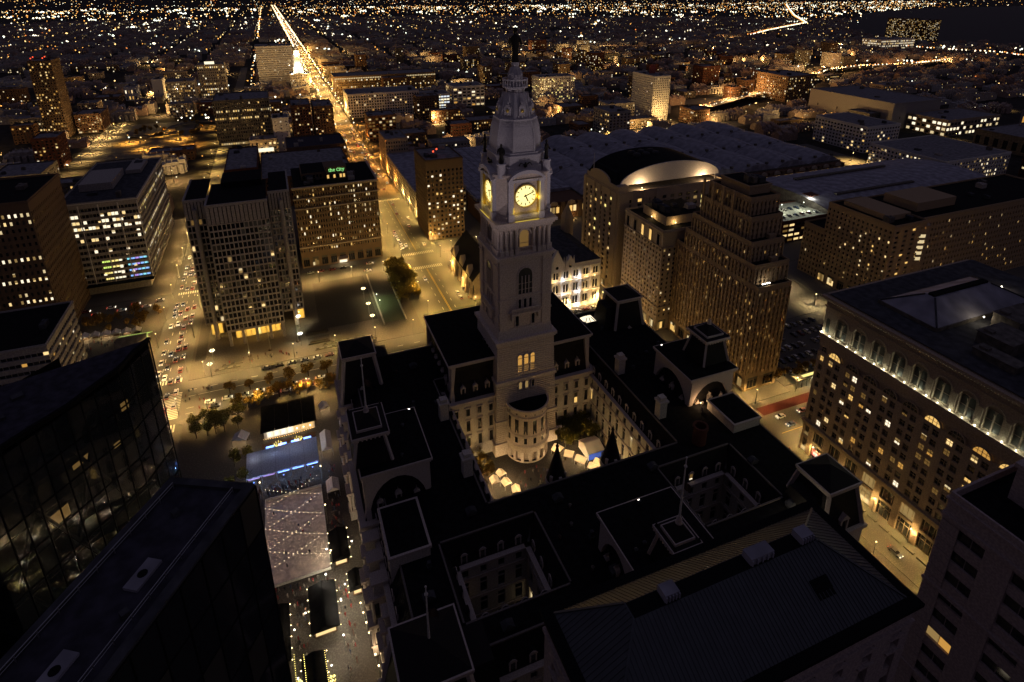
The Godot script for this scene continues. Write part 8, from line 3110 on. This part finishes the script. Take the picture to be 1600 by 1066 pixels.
# ---- trees -------------------------------------------------------------------------------------------------
func crown_mesh(sd: int, R: float, H: float, n: int) -> ArrayMesh:
	var r := RandomNumberGenerator.new()
	r.seed = sd
	var b := Buf.new()
	var lobes := []
	for k in 9:
		var a := r.randf() * TAU
		var q := sqrt(r.randf()) * R * 0.68
		lobes.append([Vector3(cos(a) * q, H * r.randf_range(0.42, 0.9), sin(a) * q), R * r.randf_range(0.3, 0.6)])
	for k in n:
		var l: Array = lobes[r.randi() % 9]
		var d: Vector3 = Vector3(r.randfn(), r.randfn() * 0.75, r.randfn()).normalized() * pow(r.randf(), 0.45) * l[1]
		var p: Vector3 = l[0] + d
		var u := Vector3(r.randfn(), r.randfn(), r.randfn()).normalized()
		var w := u.cross(Vector3(r.randfn(), r.randfn(), r.randfn())).normalized()
		var s := r.randf_range(0.16, 0.36)
		b.quad(p - u * s, p + w * s * 0.7, p + u * s, p - w * s * 0.7, d)
	return b.mesh()

func make_tree(sd: int, R: float, H: float, leaf: Material, label: String, group: String, at: Vector3) -> Node3D:
	var o := thing("street_tree", label, "tree", Vector3.ZERO, group)
	o.set_meta("base", "street_tree")
	var t := Buf.new()
	t.lathe(Vector3.ZERO, [Vector2(0.24, 0), Vector2(0.17, H * 0.4), Vector2(0.1, H * 0.7), Vector2(0, H * 0.85)], 7)
	var r := RandomNumberGenerator.new()
	r.seed = sd
	for k in 8:
		var a := TAU * k / 8 + r.randf()
		var p := Vector3(0, H * r.randf_range(0.3, 0.5), 0)
		t.bar(p, p + Vector3(cos(a) * R * 0.7, H * r.randf_range(0.2, 0.4), sin(a) * R * 0.7), 0.09)
	put(t, "trunk", M.bark, o)
	var c := MeshInstance3D.new()
	c.mesh = crown_mesh(sd, R, H, 1050)
	c.mesh.surface_set_material(0, leaf)
	c.name = "crown"
	o.add_child(c, true)
	o.position = at
	return o

func trees() -> void:
	var rows := [["tree in the brown grove between plaza and avenue", "trees between plaza and avenue", 0, []], ["tree along the street north of the cafe", "trees along the north side street", 1, []], ["tree in the courtyard's north-east corner", "trees in the courtyard north-east", 2, []], ["tree in the courtyard's north-west corner", "trees in the courtyard north-west", 1, []], ["bush-like tree at the corner bed by the crossing", "trees at the corner bed", 2, []], ["tree beside the transit canopy", "trees by the parking lot", 1, []], ["tree along the lower plaza by the glass block", "trees along the lower plaza", 2, []], ["dark tree beside the expressway ramps", "trees by the ramps", 1, []], ["tree in the square past the crossroads", "trees in the far square", 1, []]]
	for k in 30:
		rows[0][3].append(Vector3(-22.5 + (k % 3) * 4.4 + rng.randf_range(-1.2, 1.2), 0.1, -172.0 + (k / 3) * 5.2 + rng.randf_range(-1.5, 1.5)))
	for k in 13:
		rows[1][3].append(Vector3(-112.0 + k * 4.4, 0.1, -57.6 + rng.randf_range(-1.5, 1.5)))
		if k % 2 == 0:
			rows[1][3].append(Vector3(-116.0 + k * 4.4, 0.1, -70.0 + rng.randf_range(-1, 1)))
	for k in 20:
		rows[2][3].append(Vector3(14.5 + (k % 5) * 3.6 + rng.randf_range(-1, 1), 0.1, 6.0 + (k / 5) * 4.4))
	for k in 10:
		rows[3][3].append(Vector3(-28.5 + (k % 3) * 4.2, 0.1, 8.0 + (k / 3) * 6.8))
	for k in 10:
		rows[4][3].append(Vector3(-128.0 + (k % 5) * 4.0 + rng.randf_range(-1, 1), 0.1, -48.0 + (k / 5) * 5.0))
	for k in 10:
		rows[5][3].append(Vector3(120.0 + k * 4.2, 0.1, 17.0 + rng.randf_range(-1.5, 2.5)))
	for k in 14:
		rows[6][3].append(Vector3(-112.0 + (k % 2) * 5.0, 0.1, -20.0 + (k / 2) * 12.0))
	for k in 30:
		rows[8][3].append(Vector3(rng.randf_range(-205, -157), 0.1, rng.randf_range(-168, -152) if k < 18 else rng.randf_range(-118, -80)))
	for k in 26:
		rows[7][3].append(Vector3(-265.0 + rng.randf_range(0, 110), 0.1, -750.0 + rng.randf_range(0, 90)))
	var kinds := [[M.leaf, 4.2, 9.0], [M.leaf3, 3.0, 6.4], [M.leaf2, 3.4, 7.4]]
	for r in rows:
		var proto: Node3D
		var kd: Array = kinds[r[2]]
		for i in r[3].size():
			if i == 0:
				proto = make_tree(31 + rows.find(r), kd[1], kd[2], kd[0], r[0], r[1], r[3][0])
			else:
				var o := dup(proto, r[3][i], rng.randf() * TAU)
				o.scale = Vector3.ONE * rng.randf_range(0.75, 1.2)

# ---- lamps -------------------------------------------------------------------------------------------------
func lamp_line(pts: Array, label: String, group: String, m: Material, c: Array, e: float, h: float, up := 0.0) -> void:
	var proto: Node3D
	for i in pts.size():
		var p: Vector3 = pts[i]
		if i == 0:
			proto = thing("street_lamp", label, "street lamp", p, group)
			proto.set_meta("base", "street_lamp")
			var s := Buf.new()
			s.lathe(p, [Vector2(0.16, 0), Vector2(0.08, h), Vector2(0, h)], 6)
			s.bar(p + Vector3(0, h - 0.05, 0), p + Vector3(0, h + 0.25, 0), 0.3)
			put(s, "post", M.post, proto)
			var g := Buf.new()
			g.ball(p + Vector3(0, h + 0.3, 0), 0.24, 8, 5)
			put(g, "lamp_head", m, proto)
			downlight(proto, p + Vector3(0, h + 0.3, 0), c, e * 34.0)
			if up > 0.0:
				omni(proto, p + Vector3(0, h + 0.32, 0), c, e * up)
		else:
			dup(proto, p)

# shielded lamp head: light goes down and outwards, hardly above the horizontal
func downlight(parent: Node3D, p: Vector3, c: Array, e: float) -> void:
	var l := SpotLight3D.new()
	l.name = "lamp_light"
	l.light_color = Color(c[0], c[1], c[2]).linear_to_srgb()
	l.light_energy = e
	l.light_size = 0.2
	l.spot_angle = 72.0
	l.spot_angle_attenuation = 0.7
	l.spot_range = 150.0
	l.spot_attenuation = 2.0
	l.shadow_enabled = true
	parent.add_child(l, true)
	l.position = p - at_of(parent)
	l.rotation_degrees = Vector3(-90, 0, 0)

func along(a: Vector2, b: Vector2, n: int) -> Array:
	var out := []
	for k in n:
		var p := a.lerp(b, float(k) / maxi(1, n - 1))
		out.append(Vector3(p.x, 0.1, p.y))
	return out

func lamps() -> void:
	var Y := [1.0, 0.62, 0.15]
	var Wm := [1.0, 0.63, 0.2]
	lamp_line(along(Vector2(-11.5, -106), Vector2(-11.5, -312), 9) + along(Vector2(15.5, -100), Vector2(15.5, -312), 9), "street lamp on the avenue's lower stretch beside the plaza grove and church", "lamps of the near avenue", M.lamp_warm, Y, 11.0, 8.5, 0.5)
	lamp_line(along(Vector2(-11.5, -345), Vector2(-11.5, -640), 8) + along(Vector2(15.5, -345), Vector2(15.5, -640), 8), "street lamp on the orange middle stretch of the avenue", "lamps of the middle avenue", M.lamp_orange, [1.0, 0.42, 0.07], 24.0, 9.5, 0.4)
	lamp_line(along(Vector2(-11.5, -690), Vector2(-11.5, -1900), 16) + along(Vector2(15.5, -720), Vector2(15.5, -1900), 16), "street lamp on the far straight stretch of the avenue", "lamps of the far avenue", M.lamp_orange, [1.0, 0.55, 0.14], 60.0, 14.0, 2.5)
	lamp_line(along(Vector2(-153, -66), Vector2(-153, -330), 10) + along(Vector2(-136.5, -62), Vector2(-136.5, -330), 9), "street lamp on the jammed street west of the gridded office", "lamps of the jammed street", M.lamp_warm, Wm, 7.5, 8.5, 0.3)
	lamp_line(along(Vector2(-153, -370), Vector2(-153, -700), 8), "street lamp farther up the jammed street", "lamps farther up the jammed street", M.lamp_warm, Y, 16.0, 9.0)
	lamp_line(along(Vector2(-128, -89), Vector2(-24, -89.5), 6) + along(Vector2(-124, -56.5), Vector2(-40, -56.5), 5), "street lamp on the street north of the cafe and rink", "lamps of the north side street", M.lamp_warm, Wm, 7.0, 8.0, 0.5)
	lamp_line(along(Vector2(-130, -171), Vector2(-26, -171.5), 6) + along(Vector2(26, -188.5), Vector2(84, -188.5), 4), "street lamp on the cross street in front of the brown hotel", "lamps before the hotel", M.lamp_warm, Wm, 7.5, 7.0, 1.2)
	lamp_line(along(Vector2(24, -79.5), Vector2(86, -79.5), 4) + along(Vector2(20, -58), Vector2(80, -58), 4), "street lamp on the street between city hall and the floodlit hall", "lamps before the floodlit hall", M.lamp_warm, Wm, 5.0, 7.0)
	lamp_line(along(Vector2(104, 62), Vector2(104, 130), 6) + along(Vector2(88.5, 66), Vector2(88.5, 120), 4), "street lamp on the street between city hall and the department store", "lamps beside the store", M.lamp_warm, Wm, 2.6, 6.0, 0.5)
	lamp_line(along(Vector2(108, 27), Vector2(300, 27), 9) + along(Vector2(112, 52.5), Vector2(300, 52.5), 7), "street lamp on the market street between store and parking lot", "lamps of the market street", M.lamp_warm, Wm, 7.0, 7.5, 0.15)
	lamp_line(along(Vector2(89.5, -130), Vector2(89.5, 20), 7), "street lamp on the street at the foot of the tan tower", "lamps below the tan tower", M.lamp_warm, Wm, 6.0, 7.0, 0.45)
	lamp_line(along(Vector2(206, -130), Vector2(206, 20), 7), "street lamp on the street behind the tan tower", "lamps behind the tan tower", M.lamp_warm, [1.0, 0.76, 0.36], 6.0, 7.5, 0.1)
	lamp_line(along(Vector2(-286, -220), Vector2(-286, -1100), 22), "street lamp on the long straight avenue at the left", "lamps of the left avenue", M.lamp_warm, Wm, 17.0, 9.0)
	lamp_line(along(Vector2(100, -445), Vector2(460, -445), 8), "street lamp on the road behind the convention hall", "lamps behind the convention hall", M.lamp_warm, Y, 16.0, 9.0)
	lamp_line([Vector3(-255, 0, -640), Vector3(-230, 0, -600), Vector3(-200, 0, -640), Vector3(-225, 0, -680), Vector3(-180, 0, -600), Vector3(-170, 0, -700)], "orange lamp by the curved expressway ramps", "lamps of the ramps", M.lamp_orange, [1.0, 0.45, 0.06], 34.0, 10.0)
	lamp_line(along(Vector2(532, -539), Vector2(1084, -806), 8) + along(Vector2(1130, -815), Vector2(1540, -838), 5), "lamp along the curving expressway at upper right", "lamps of the expressway", M.lamp_orange, [1.0, 0.5, 0.16], 90.0, 20.0, 2.5)
	lamp_line([Vector3(330, 0, -620), Vector3(420, 0, -470), Vector3(360, 0, -520), Vector3(560, 0, -480), Vector3(240, 0, -640), Vector3(150, 0, -640), Vector3(90, 0, -640), Vector3(470, 0, -620), Vector3(640, 0, -520), Vector3(600, 0, -380), Vector3(700, 0, -270), Vector3(500, 0, -250), Vector3(620, 0, -210), Vector3(560, 0, -130), Vector3(850, 0, -420), Vector3(-110, 0, -560), Vector3(-60, 0, -650), Vector3(-180, 0, -820), Vector3(-110, 0, -980), Vector3(130, 0, -860), Vector3(260, 0, -860), Vector3(-80, 0, -470), Vector3(-120, 0, -440), Vector3(780, 0, -640), Vector3(980, 0, -380)], "lone street lamp in the mid-distance streets", "lamps of the mid-distance streets", M.lamp_warm, Wm, 26.0, 10.0)
	var added_lamps := []  # scattered at random, added to brighten the mid-distance streets
	for k in 900:
		if added_lamps.size() >= 72:
			break
		var z := -rng.randf_range(340, 1750)
		var x := snappedf(rng.randf_range(-0.5 * -z - 200, 1.1 * -z + 300), 61.0)
		var ok := in_view(x, z)
		for t in taken:
			if (t as Rect2).grow(-1.0).has_point(Vector2(x, z)):
				ok = false
				break
		if ok:
			added_lamps.append(Vector3(x, 0.0, z))
	lamp_line(added_lamps, "added street lamp among the low blocks north and east of the centre", "added lamps among the low blocks", M.lamp_warm, [1.0, 0.6, 0.2], 34.0, 12.0, 2.6)
	# ring-headed lamps on the office plaza
	var pl := [[-82.5, -118.0, 3.2, "white", "by the office's right corner"], [-82.5, -99.0, 3.2, "white", "before the office's right corner"], [-124.6, -99.0, 2.6, "amber", "nearer the office on the west side"], [-124.8, -86.8, 2.6, "amber", "nearest the street on the west side"], [-44.0, -137.5, 2.4, "amber", "farthest of three beside the sunken court"], [-44.0, -118.0, 2.4, "amber", "middle of three beside the sunken court"], [-44.0, -103.6, 2.4, "amber", "nearest of three beside the sunken court"]]
	for q in pl:
		var o := thing("plaza_lamp", "ring-headed %s plaza lamp, %s" % [q[3], q[4]], "street lamp", Vector3(q[0], 0, q[1]))
		var s := Buf.new()
		s.lathe(Vector3(q[0], 0.1, q[1]), [Vector2(0.16, 0), Vector2(0.1, 7.6), Vector2(0, 7.6)], 6)
		var m: Material = M.lamp_white if q[3] == "white" else M.lamp_warm
		for k in 6:
			var a := TAU * k / 6
			var p := Vector3(q[0] + cos(a) * 1.0, 7.7, q[1] + sin(a) * 1.0)
			s.bar(Vector3(q[0], 7.3, q[1]), p, 0.07)
			var g := Buf.new()
			g.ball(p, 0.24, 6, 4)
			put(g, "globe_lamp_head", m, o)
		put(s, "post", M.post, o)
		downlight(o, Vector3(q[0], 6.8, q[1]), [1.0, 0.86, 0.5] if q[3] == "white" else [1.0, 0.66, 0.28], q[2] * 8.0)
	# greenish lamps of the sunken court
	for q in [[-37.0, -133.0, "upper"], [-36.4, -125.0, "lower"]]:
		var o := thing("court_lamp", "%s greenish white lamp on the wall of the sunken court" % q[2], "lamp", Vector3(q[0], 0, q[1]))
		var s := Buf.new()
		s.bar(Vector3(q[0], 0.1, q[1]), Vector3(q[0], 4.5, q[1]), 0.12)
		put(s, "post", M.post, o)
		var g := Buf.new()
		g.ball(Vector3(q[0], 4.6, q[1]), 0.24, 8, 5)
		put(g, "lamp_head", M.lamp_green, o)
		omni(o, Vector3(q[0], 4.6, q[1]), [0.8, 1.0, 0.45], 2.6)
	# floodlights on the hall's pavilion roofs that wash the upper clock tower
	for q in [[-50.2, 46.4, 29.5, 2600.0, "west"], [-29.0, 46.4, 8.0, 0.0, ""], [51.2, 46.4, 29.0, 2600.0, "east"], [0.8, 46.4, 90.0, 5200.0, "south"]]:
		if q[3] <= 0.0:
			continue
		var o := thing("roof_floodlight", "small floodlight on the %s pavilion's flat roof, aimed up at the clock tower" % q[4], "floodlight", Vector3(q[0], 45.2, q[2]))
		var c := Vector3(q[0], q[1], q[2])
		var aim := Vector3(0, 138.0, 0)
		var d := (aim - c).normalized()
		var x := d.cross(Vector3.UP).normalized()
		var B := Basis(x, x.cross(d).normalized() * -1.0, -d)
		var s := Buf.new()
		s.obox(Transform3D(B, c), Vector3(1.0, 0.7, 0.5))
		s.bar(Vector3(c.x, 45.2, c.z), c, 0.14)
		put(s, "housing", M.post, o)
		var g := Buf.new()
		g.obox(Transform3D(B, c + d * 0.3), Vector3(0.45, 0.4, 0.06))
		put(g, "lens_lamp", M.lamp_white, o)
		var l := SpotLight3D.new()
		l.name = "beam_light"
		l.light_color = Color(1.0, 0.93, 0.97)
		l.light_energy = q[3] / 20.0
		l.spot_angle = 17.0
		l.spot_angle_attenuation = 0.9
		l.spot_range = 400.0
		l.spot_attenuation = 2.0
		l.light_size = 0.2
		l.shadow_enabled = true
		o.add_child(l, true)
		l.global_transform = Transform3D(Basis.looking_at(d, Vector3.UP), c + d * 0.45)

# ---- vehicles and people -----------------------------------------------------------------------------------
func make_car() -> Node3D:
	var o := thing("car", "car", "car")
	o.set_meta("base", "car")
	var f := fp("W", 0.0)
	var body := Buf.new()
	# side outline swept across the width
	var g := func(u: float, y: float, d: float) -> Vector3: return Vector3(d, y, u)
	body.slab(PackedVector2Array([Vector2(-2.2, 0.3), Vector2(2.2, 0.3), Vector2(2.25, 0.62), Vector2(2.1, 0.82), Vector2(1.1, 0.95), Vector2(-1.5, 0.98), Vector2(-2.15, 0.92), Vector2(-2.25, 0.6)]), g, -0.88, 0.88)
	body.slab(PackedVector2Array([Vector2(-2.2, 0.3), Vector2(2.2, 0.3), Vector2(2.25, 0.62), Vector2(2.1, 0.82), Vector2(1.1, 0.95), Vector2(-1.5, 0.98), Vector2(-2.15, 0.92), Vector2(-2.25, 0.6)]), func(u: float, y: float, d: float) -> Vector3: return Vector3(-d, y, u), -0.88, 0.88)
	put(body, "body", M.car[0], o)
	var cab := Buf.new()
	cab.taper(-0.82, -1.6, 0.82, 1.1, 0.95, -0.66, -1.05, 0.66, 0.35, 1.42, false, false)
	put(cab, "side_glass", M.glass, o)
	var rf := Buf.new()
	rf.box(-0.66, 1.42, -1.05, 0.66, 1.47, 0.35)
	put(rf, "roof", M.car[0], o)
	var wb := Buf.new()
	for s in [-1.0, 1.0]:
		for z in [-1.35, 1.4]:
			var w := Buf.new()
			for k in 10:
				var a0 := TAU * k / 10
				var a1 := TAU * (k + 1) / 10
				var c := Vector3(s * 0.8, 0.32, z)
				w.quad(c + Vector3(-0.1, sin(a0) * 0.32, cos(a0) * 0.32), c + Vector3(0.12, sin(a0) * 0.32, cos(a0) * 0.32), c + Vector3(0.12, sin(a1) * 0.32, cos(a1) * 0.32), c + Vector3(-0.1, sin(a1) * 0.32, cos(a1) * 0.32), Vector3(0, sin(a0), cos(a0)))
				w.tri(c + Vector3(s * 0.12, 0, 0), c + Vector3(s * 0.12, sin(a0) * 0.32, cos(a0) * 0.32), c + Vector3(s * 0.12, sin(a1) * 0.32, cos(a1) * 0.32), Vector3(s, 0, 0))
			put(w, "wheel", M.black, o)
	for s in [-1.0, 1.0]:
		var h := Buf.new()
		h.box(s * 0.62 - 0.2, 0.62, 2.12, s * 0.62 + 0.2, 0.84, 2.3, true)
		put(h, "headlight", M.head, o)
		var t := Buf.new()
		t.box(s * 0.62 - 0.2, 0.68, -2.3, s * 0.62 + 0.2, 0.96, -2.14, true)
		put(t, "taillight", M.lamp_red, o)
	return o

func vehicles() -> void:
	var proto := make_car()
	var spots := []
	# jammed street: two lanes each way, z from the crossing up
	for lane in [[-149.6, 0.0], [-146.3, 0.0], [-142.9, PI], [-139.6, PI]]:
		var z := -66.0 - rng.randf() * 4.0
		while z > -330.0:
			if rng.randf() < 0.86 and not (z < -172 and z > -188 and rng.randf() < 0.5):
				spots.append([lane[0] + rng.randf_range(-0.3, 0.3), z, lane[1], "car in the dense jam on the street west of the gridded office", "cars in the jam", true])
			z -= rng.randf_range(6.4, 12.5)
	for k in 9:
		spots.append([-124.0 + k * 7.0 + rng.randf_range(-1, 1), -66.5, PI / 2, "car waiting on the tree-lined street north of the cafe", "cars on the north side street", true])
		if k % 2 == 0:
			spots.append([-122.0 + k * 7.6, -62.5, PI / 2, "car waiting on the tree-lined street north of the cafe", "cars on the north side street", true])
	for k in 16:
		spots.append([-160.0 - k * 6.4, [-182.0, -176.5][k % 2], PI / 2, "car on the cross street below the rainbow-lit office", "cars below the rainbow office", true])
	for k in 8:
		spots.append([-100.0 + k * 6.1, -84.5, -PI / 2, "dark car parked along the office plaza's kerb", "cars parked by the plaza", false])
	for q in [[-72, -186.6], [-65.5, -186.8], [-58, -186.6], [-51, -186.6], [-33, -186.6], [-36, -176.0]]:
		spots.append([q[0], q[1], PI / 2, "car at the kerb in front of the brown hotel", "cars before the hotel", q[0] > -40])
	for q in [[-6.5, -236.0, 0.0], [-6.6, -229.0, 0.0], [-6.5, -221.0, 0.0], [-6.4, -213.0, 0.0], [-6.6, -205.0, 0.0], [-3.4, -208.0, 0.0], [7.0, -245.0, PI], [3.4, -276.0, PI], [10.2, -262.0, PI], [9.8, -205.0, PI], [-3.0, -150.0, 0.0], [11.6, -124.0, PI], [11.7, -117.5, PI], [4.5, -300.0, PI], [-5.0, -320.0, 0.0]]:
		spots.append([q[0], q[1], q[2], "car on the broad avenue between plaza and church", "cars on the near avenue", true])
	for k in 46:
		spots.append([[-6.8, -3.6, 5.0, 8.4, 11.2][rng.randi() % 5], -345.0 - k * 6.2, 0.0 if k % 2 else PI, "car far up the orange-lit stretch of the avenue", "cars on the orange avenue", true])
	for q in [[112.0, 38.0, "white"], [112.5, 43.5, ""], [124.0, 38.5, ""], [130.0, 43.2, ""], [137.0, 38.0, ""], [150.0, 43.4, ""]]:
		spots.append([q[0], q[1], -PI / 2, "car on the red-laned market street by the store" if q[2] == "" else "white car turning on the red lane of the market street", "cars on the market street", true])
	for q in [[95.5, 88.0], [96.5, 104.0], [100.0, 118.0], [92.0, 70.0]]:
		spots.append([q[0], q[1], 0.0, "car on the street between city hall and the store", "cars beside the store", true])
	for k in 6:
		spots.append([60.0 + k * 5.4, -76.5, PI / 2, "car parked in front of the floodlit hall", "cars before the floodlit hall", false])
	for r in 5:
		for k in 13:
			if rng.randf() < 0.85:
				spots.append([136.0 + k * 4.6 + r * 1.2, -18.0 + r * 8.2, 0.0 if r % 2 else PI, "dark car parked in rows in the lot behind the tan tower", "cars in the parking lot", false])
	for k in 12:
		spots.append([264.0 + (k % 6) * 6.5, -116.0 - (k / 6) * 12.0, 0.0, "car parked on the garage's bright roof deck", "cars on the garage deck", false, 17.15])
	var first := true
	for s in spots:
		var y: float = s[6] if s.size() > 6 else (0.14 if s[4] == "cars in the parking lot" else 0.01)
		var o: Node3D
		if first:
			o = proto
			o.position = Vector3(s[0], y, s[1])
			o.rotation.y = s[2]
			first = false
		else:
			o = dup(proto, Vector3(s[0], y, s[1]), s[2])
		o.set_meta("label", s[3])
		o.set_meta("group", s[4])
		var paint: Material = M.car[rng.randi() % M.car.size()]
		if s[3].begins_with("white"):
			paint = M.car[1]
		for c in o.get_children():
			var nm := String(c.name)
			if nm == "body" or nm == "roof":
				c.material_override = paint
			elif not s[5] and (nm.begins_with("headlight") or nm.begins_with("taillight")):
				c.material_override = M.dimglass
	# articulated bus on the street behind the parking lot
	var b := thing("bus", "long white bus on the street behind the parking lot", "bus", Vector3(212, 0, -6))
	var bb := Buf.new()
	bb.box(210.8, 0.5, -12.0, 213.4, 3.1, 0.0)
	put(bb, "body", M.white, b)
	var bw := Buf.new()
	bw.box(210.7, 1.5, -11.4, 213.5, 2.5, -0.6)
	put(bw, "side_window", LIT[5], b)
	var bt := Buf.new()
	bt.box(210.9, 3.1, -11.8, 213.3, 3.25, -0.2)
	put(bt, "roof", M.white, b)
	for z in [-10.0, -2.0]:
		for x in [210.9, 213.3]:
			var w := Buf.new()
			w.lathe(Vector3(x, 0.5, z), [Vector2(0, -0.02), Vector2(0.48, 0.0), Vector2(0, 0.02)], 10)
			w.obox(Transform3D(Basis(), Vector3(x, 0.5, z)), Vector3(0.3, 0.7, 0.7))
			put(w, "wheel", M.black, b)

func person_mesh(sd: int) -> ArrayMesh:
	# one skin of stacked ovals for coat and head, legs tapering to the shoes, arms from the shoulders
	var b := Buf.new()
	var r := RandomNumberGenerator.new()
	r.seed = sd
	var tube := func(pts: Array) -> void:
		for k in pts.size() - 1:
			for i in 8:
				var q := []
				for e in [[k, i], [k, i + 1], [k + 1, i + 1], [k + 1, i]]:
					var g: Array = pts[e[0]]
					var a: float = TAU * e[1] / 8
					q.append((g[0] as Vector3) + Vector3(sin(a) * g[1], 0, cos(a) * g[2]))
				b.quad(q[0], q[1], q[2], q[3], (q[0] + q[1]) / 2 - pts[k][0])
	var st := r.randf_range(0.1, 0.28)
	for s in [-1.0, 1.0]:
		tube.call([[Vector3(s * 0.1, 0.0, s * st + 0.04), 0.05, 0.13], [Vector3(s * 0.1, 0.1, s * st), 0.055, 0.06], [Vector3(s * 0.1, 0.46, s * st * 0.6), 0.075, 0.08], [Vector3(s * 0.09, 0.86, 0.0), 0.1, 0.11]])
		var sw: float = -s * st * 0.8
		tube.call([[Vector3(s * 0.25, 0.78, sw), 0.03, 0.045], [Vector3(s * 0.26, 0.9, sw * 0.8), 0.04, 0.045], [Vector3(s * 0.27, 1.12, sw * 0.35), 0.05, 0.055], [Vector3(s * 0.2, 1.42, 0.0), 0.07, 0.08]])
	tube.call([[Vector3(0, 0.76, 0), 0.19, 0.14], [Vector3(0, 0.95, 0), 0.18, 0.13], [Vector3(0, 1.25, 0), 0.21, 0.14], [Vector3(0, 1.42, 0), 0.2, 0.12], [Vector3(0, 1.47, 0), 0.07, 0.07], [Vector3(0, 1.53, 0.01), 0.06, 0.065], [Vector3(0, 1.58, 0.02), 0.08, 0.1], [Vector3(0, 1.66, 0.01), 0.085, 0.105], [Vector3(0, 1.74, 0), 0.07, 0.08], [Vector3(0, 1.78, 0), 0.005, 0.005]])
	return b.mesh()

func people() -> void:
	var ms := [person_mesh(1), person_mesh(2), person_mesh(3)]
	var cl := [mat([0.03, 0.03, 0.035], 0.9), mat([0.09, 0.05, 0.04], 0.9), mat([0.05, 0.06, 0.1], 0.9), mat([0.2, 0.18, 0.16], 0.9), mat([0.18, 0.03, 0.03], 0.9)]
	var say := ["black", "brown", "navy", "pale grey", "red"]
	var zones := [[-98.0, 41.6, -82.0, 45.0, 16, "standing along the rink's lower edge", "people below the rink"], [-92.5, 47.0, -89.0, 66.0, 12, "walking the left market lane", "people in the left market lane"], [-79.5, 46.0, -76.0, 78.0, 22, "walking the bright market lane by city hall", "people in the right market lane"], [-106.0, -3.6, -82.0, 1.8, 34, "crowded between marquee and rink", "people between marquee and rink"], [-99.0, 6.0, -83.0, 36.0, 7, "skating on the ice", "skaters"], [-78.8, -8.0, -74.5, 28.0, 26, "walking between rink and city hall", "people beside the hall"], [-10.0, 25.0, 12.0, 48.0, 46, "in the courtyard market", "people in the courtyard"], [-136.0, -79.0, -124.0, -62.0, 14, "on the crossing by the plaza corner", "people at the crossing"], [-118.0, -97.0, -82.0, -91.0, 14, "on the office plaza near the street", "people on the plaza"], [15.5, -165.0, 19.0, -105.0, 14, "on the pavement beside the church", "people beside the church"], [16.0, -300.0, 19.5, -195.0, 16, "on the lit pavement of the avenue past the tower", "people on the avenue pavement"], [-190.0, -144.0, -160.0, -134.0, 16, "among the stalls in the far square", "people in the far square"], [104.2, 62.0, 92.2, 120.0, 0, "", ""], [93.0, 54.0, 103.0, 60.0, 5, "at the corner of the department store", "people at the store corner"]]
	for q in zones:
		for k in q[4] * 3 / 2:
			var c := rng.randi() % 5
			var o := MeshInstance3D.new()
			o.mesh = ms[rng.randi() % 3]
			o.material_override = cl[c]
			o.name = numbered("person")
			add_child(o, true)
			o.position = Vector3(rng.randf_range(q[0], q[2]), 0.13 if q[6] != "skaters" else 0.22, rng.randf_range(q[1], q[3]))
			o.rotation.y = rng.randf() * TAU
			o.scale = Vector3.ONE * rng.randf_range(0.92, 1.05)
			tag(o, "person in %s clothes %s" % [say[c], q[5]], "person", q[6])
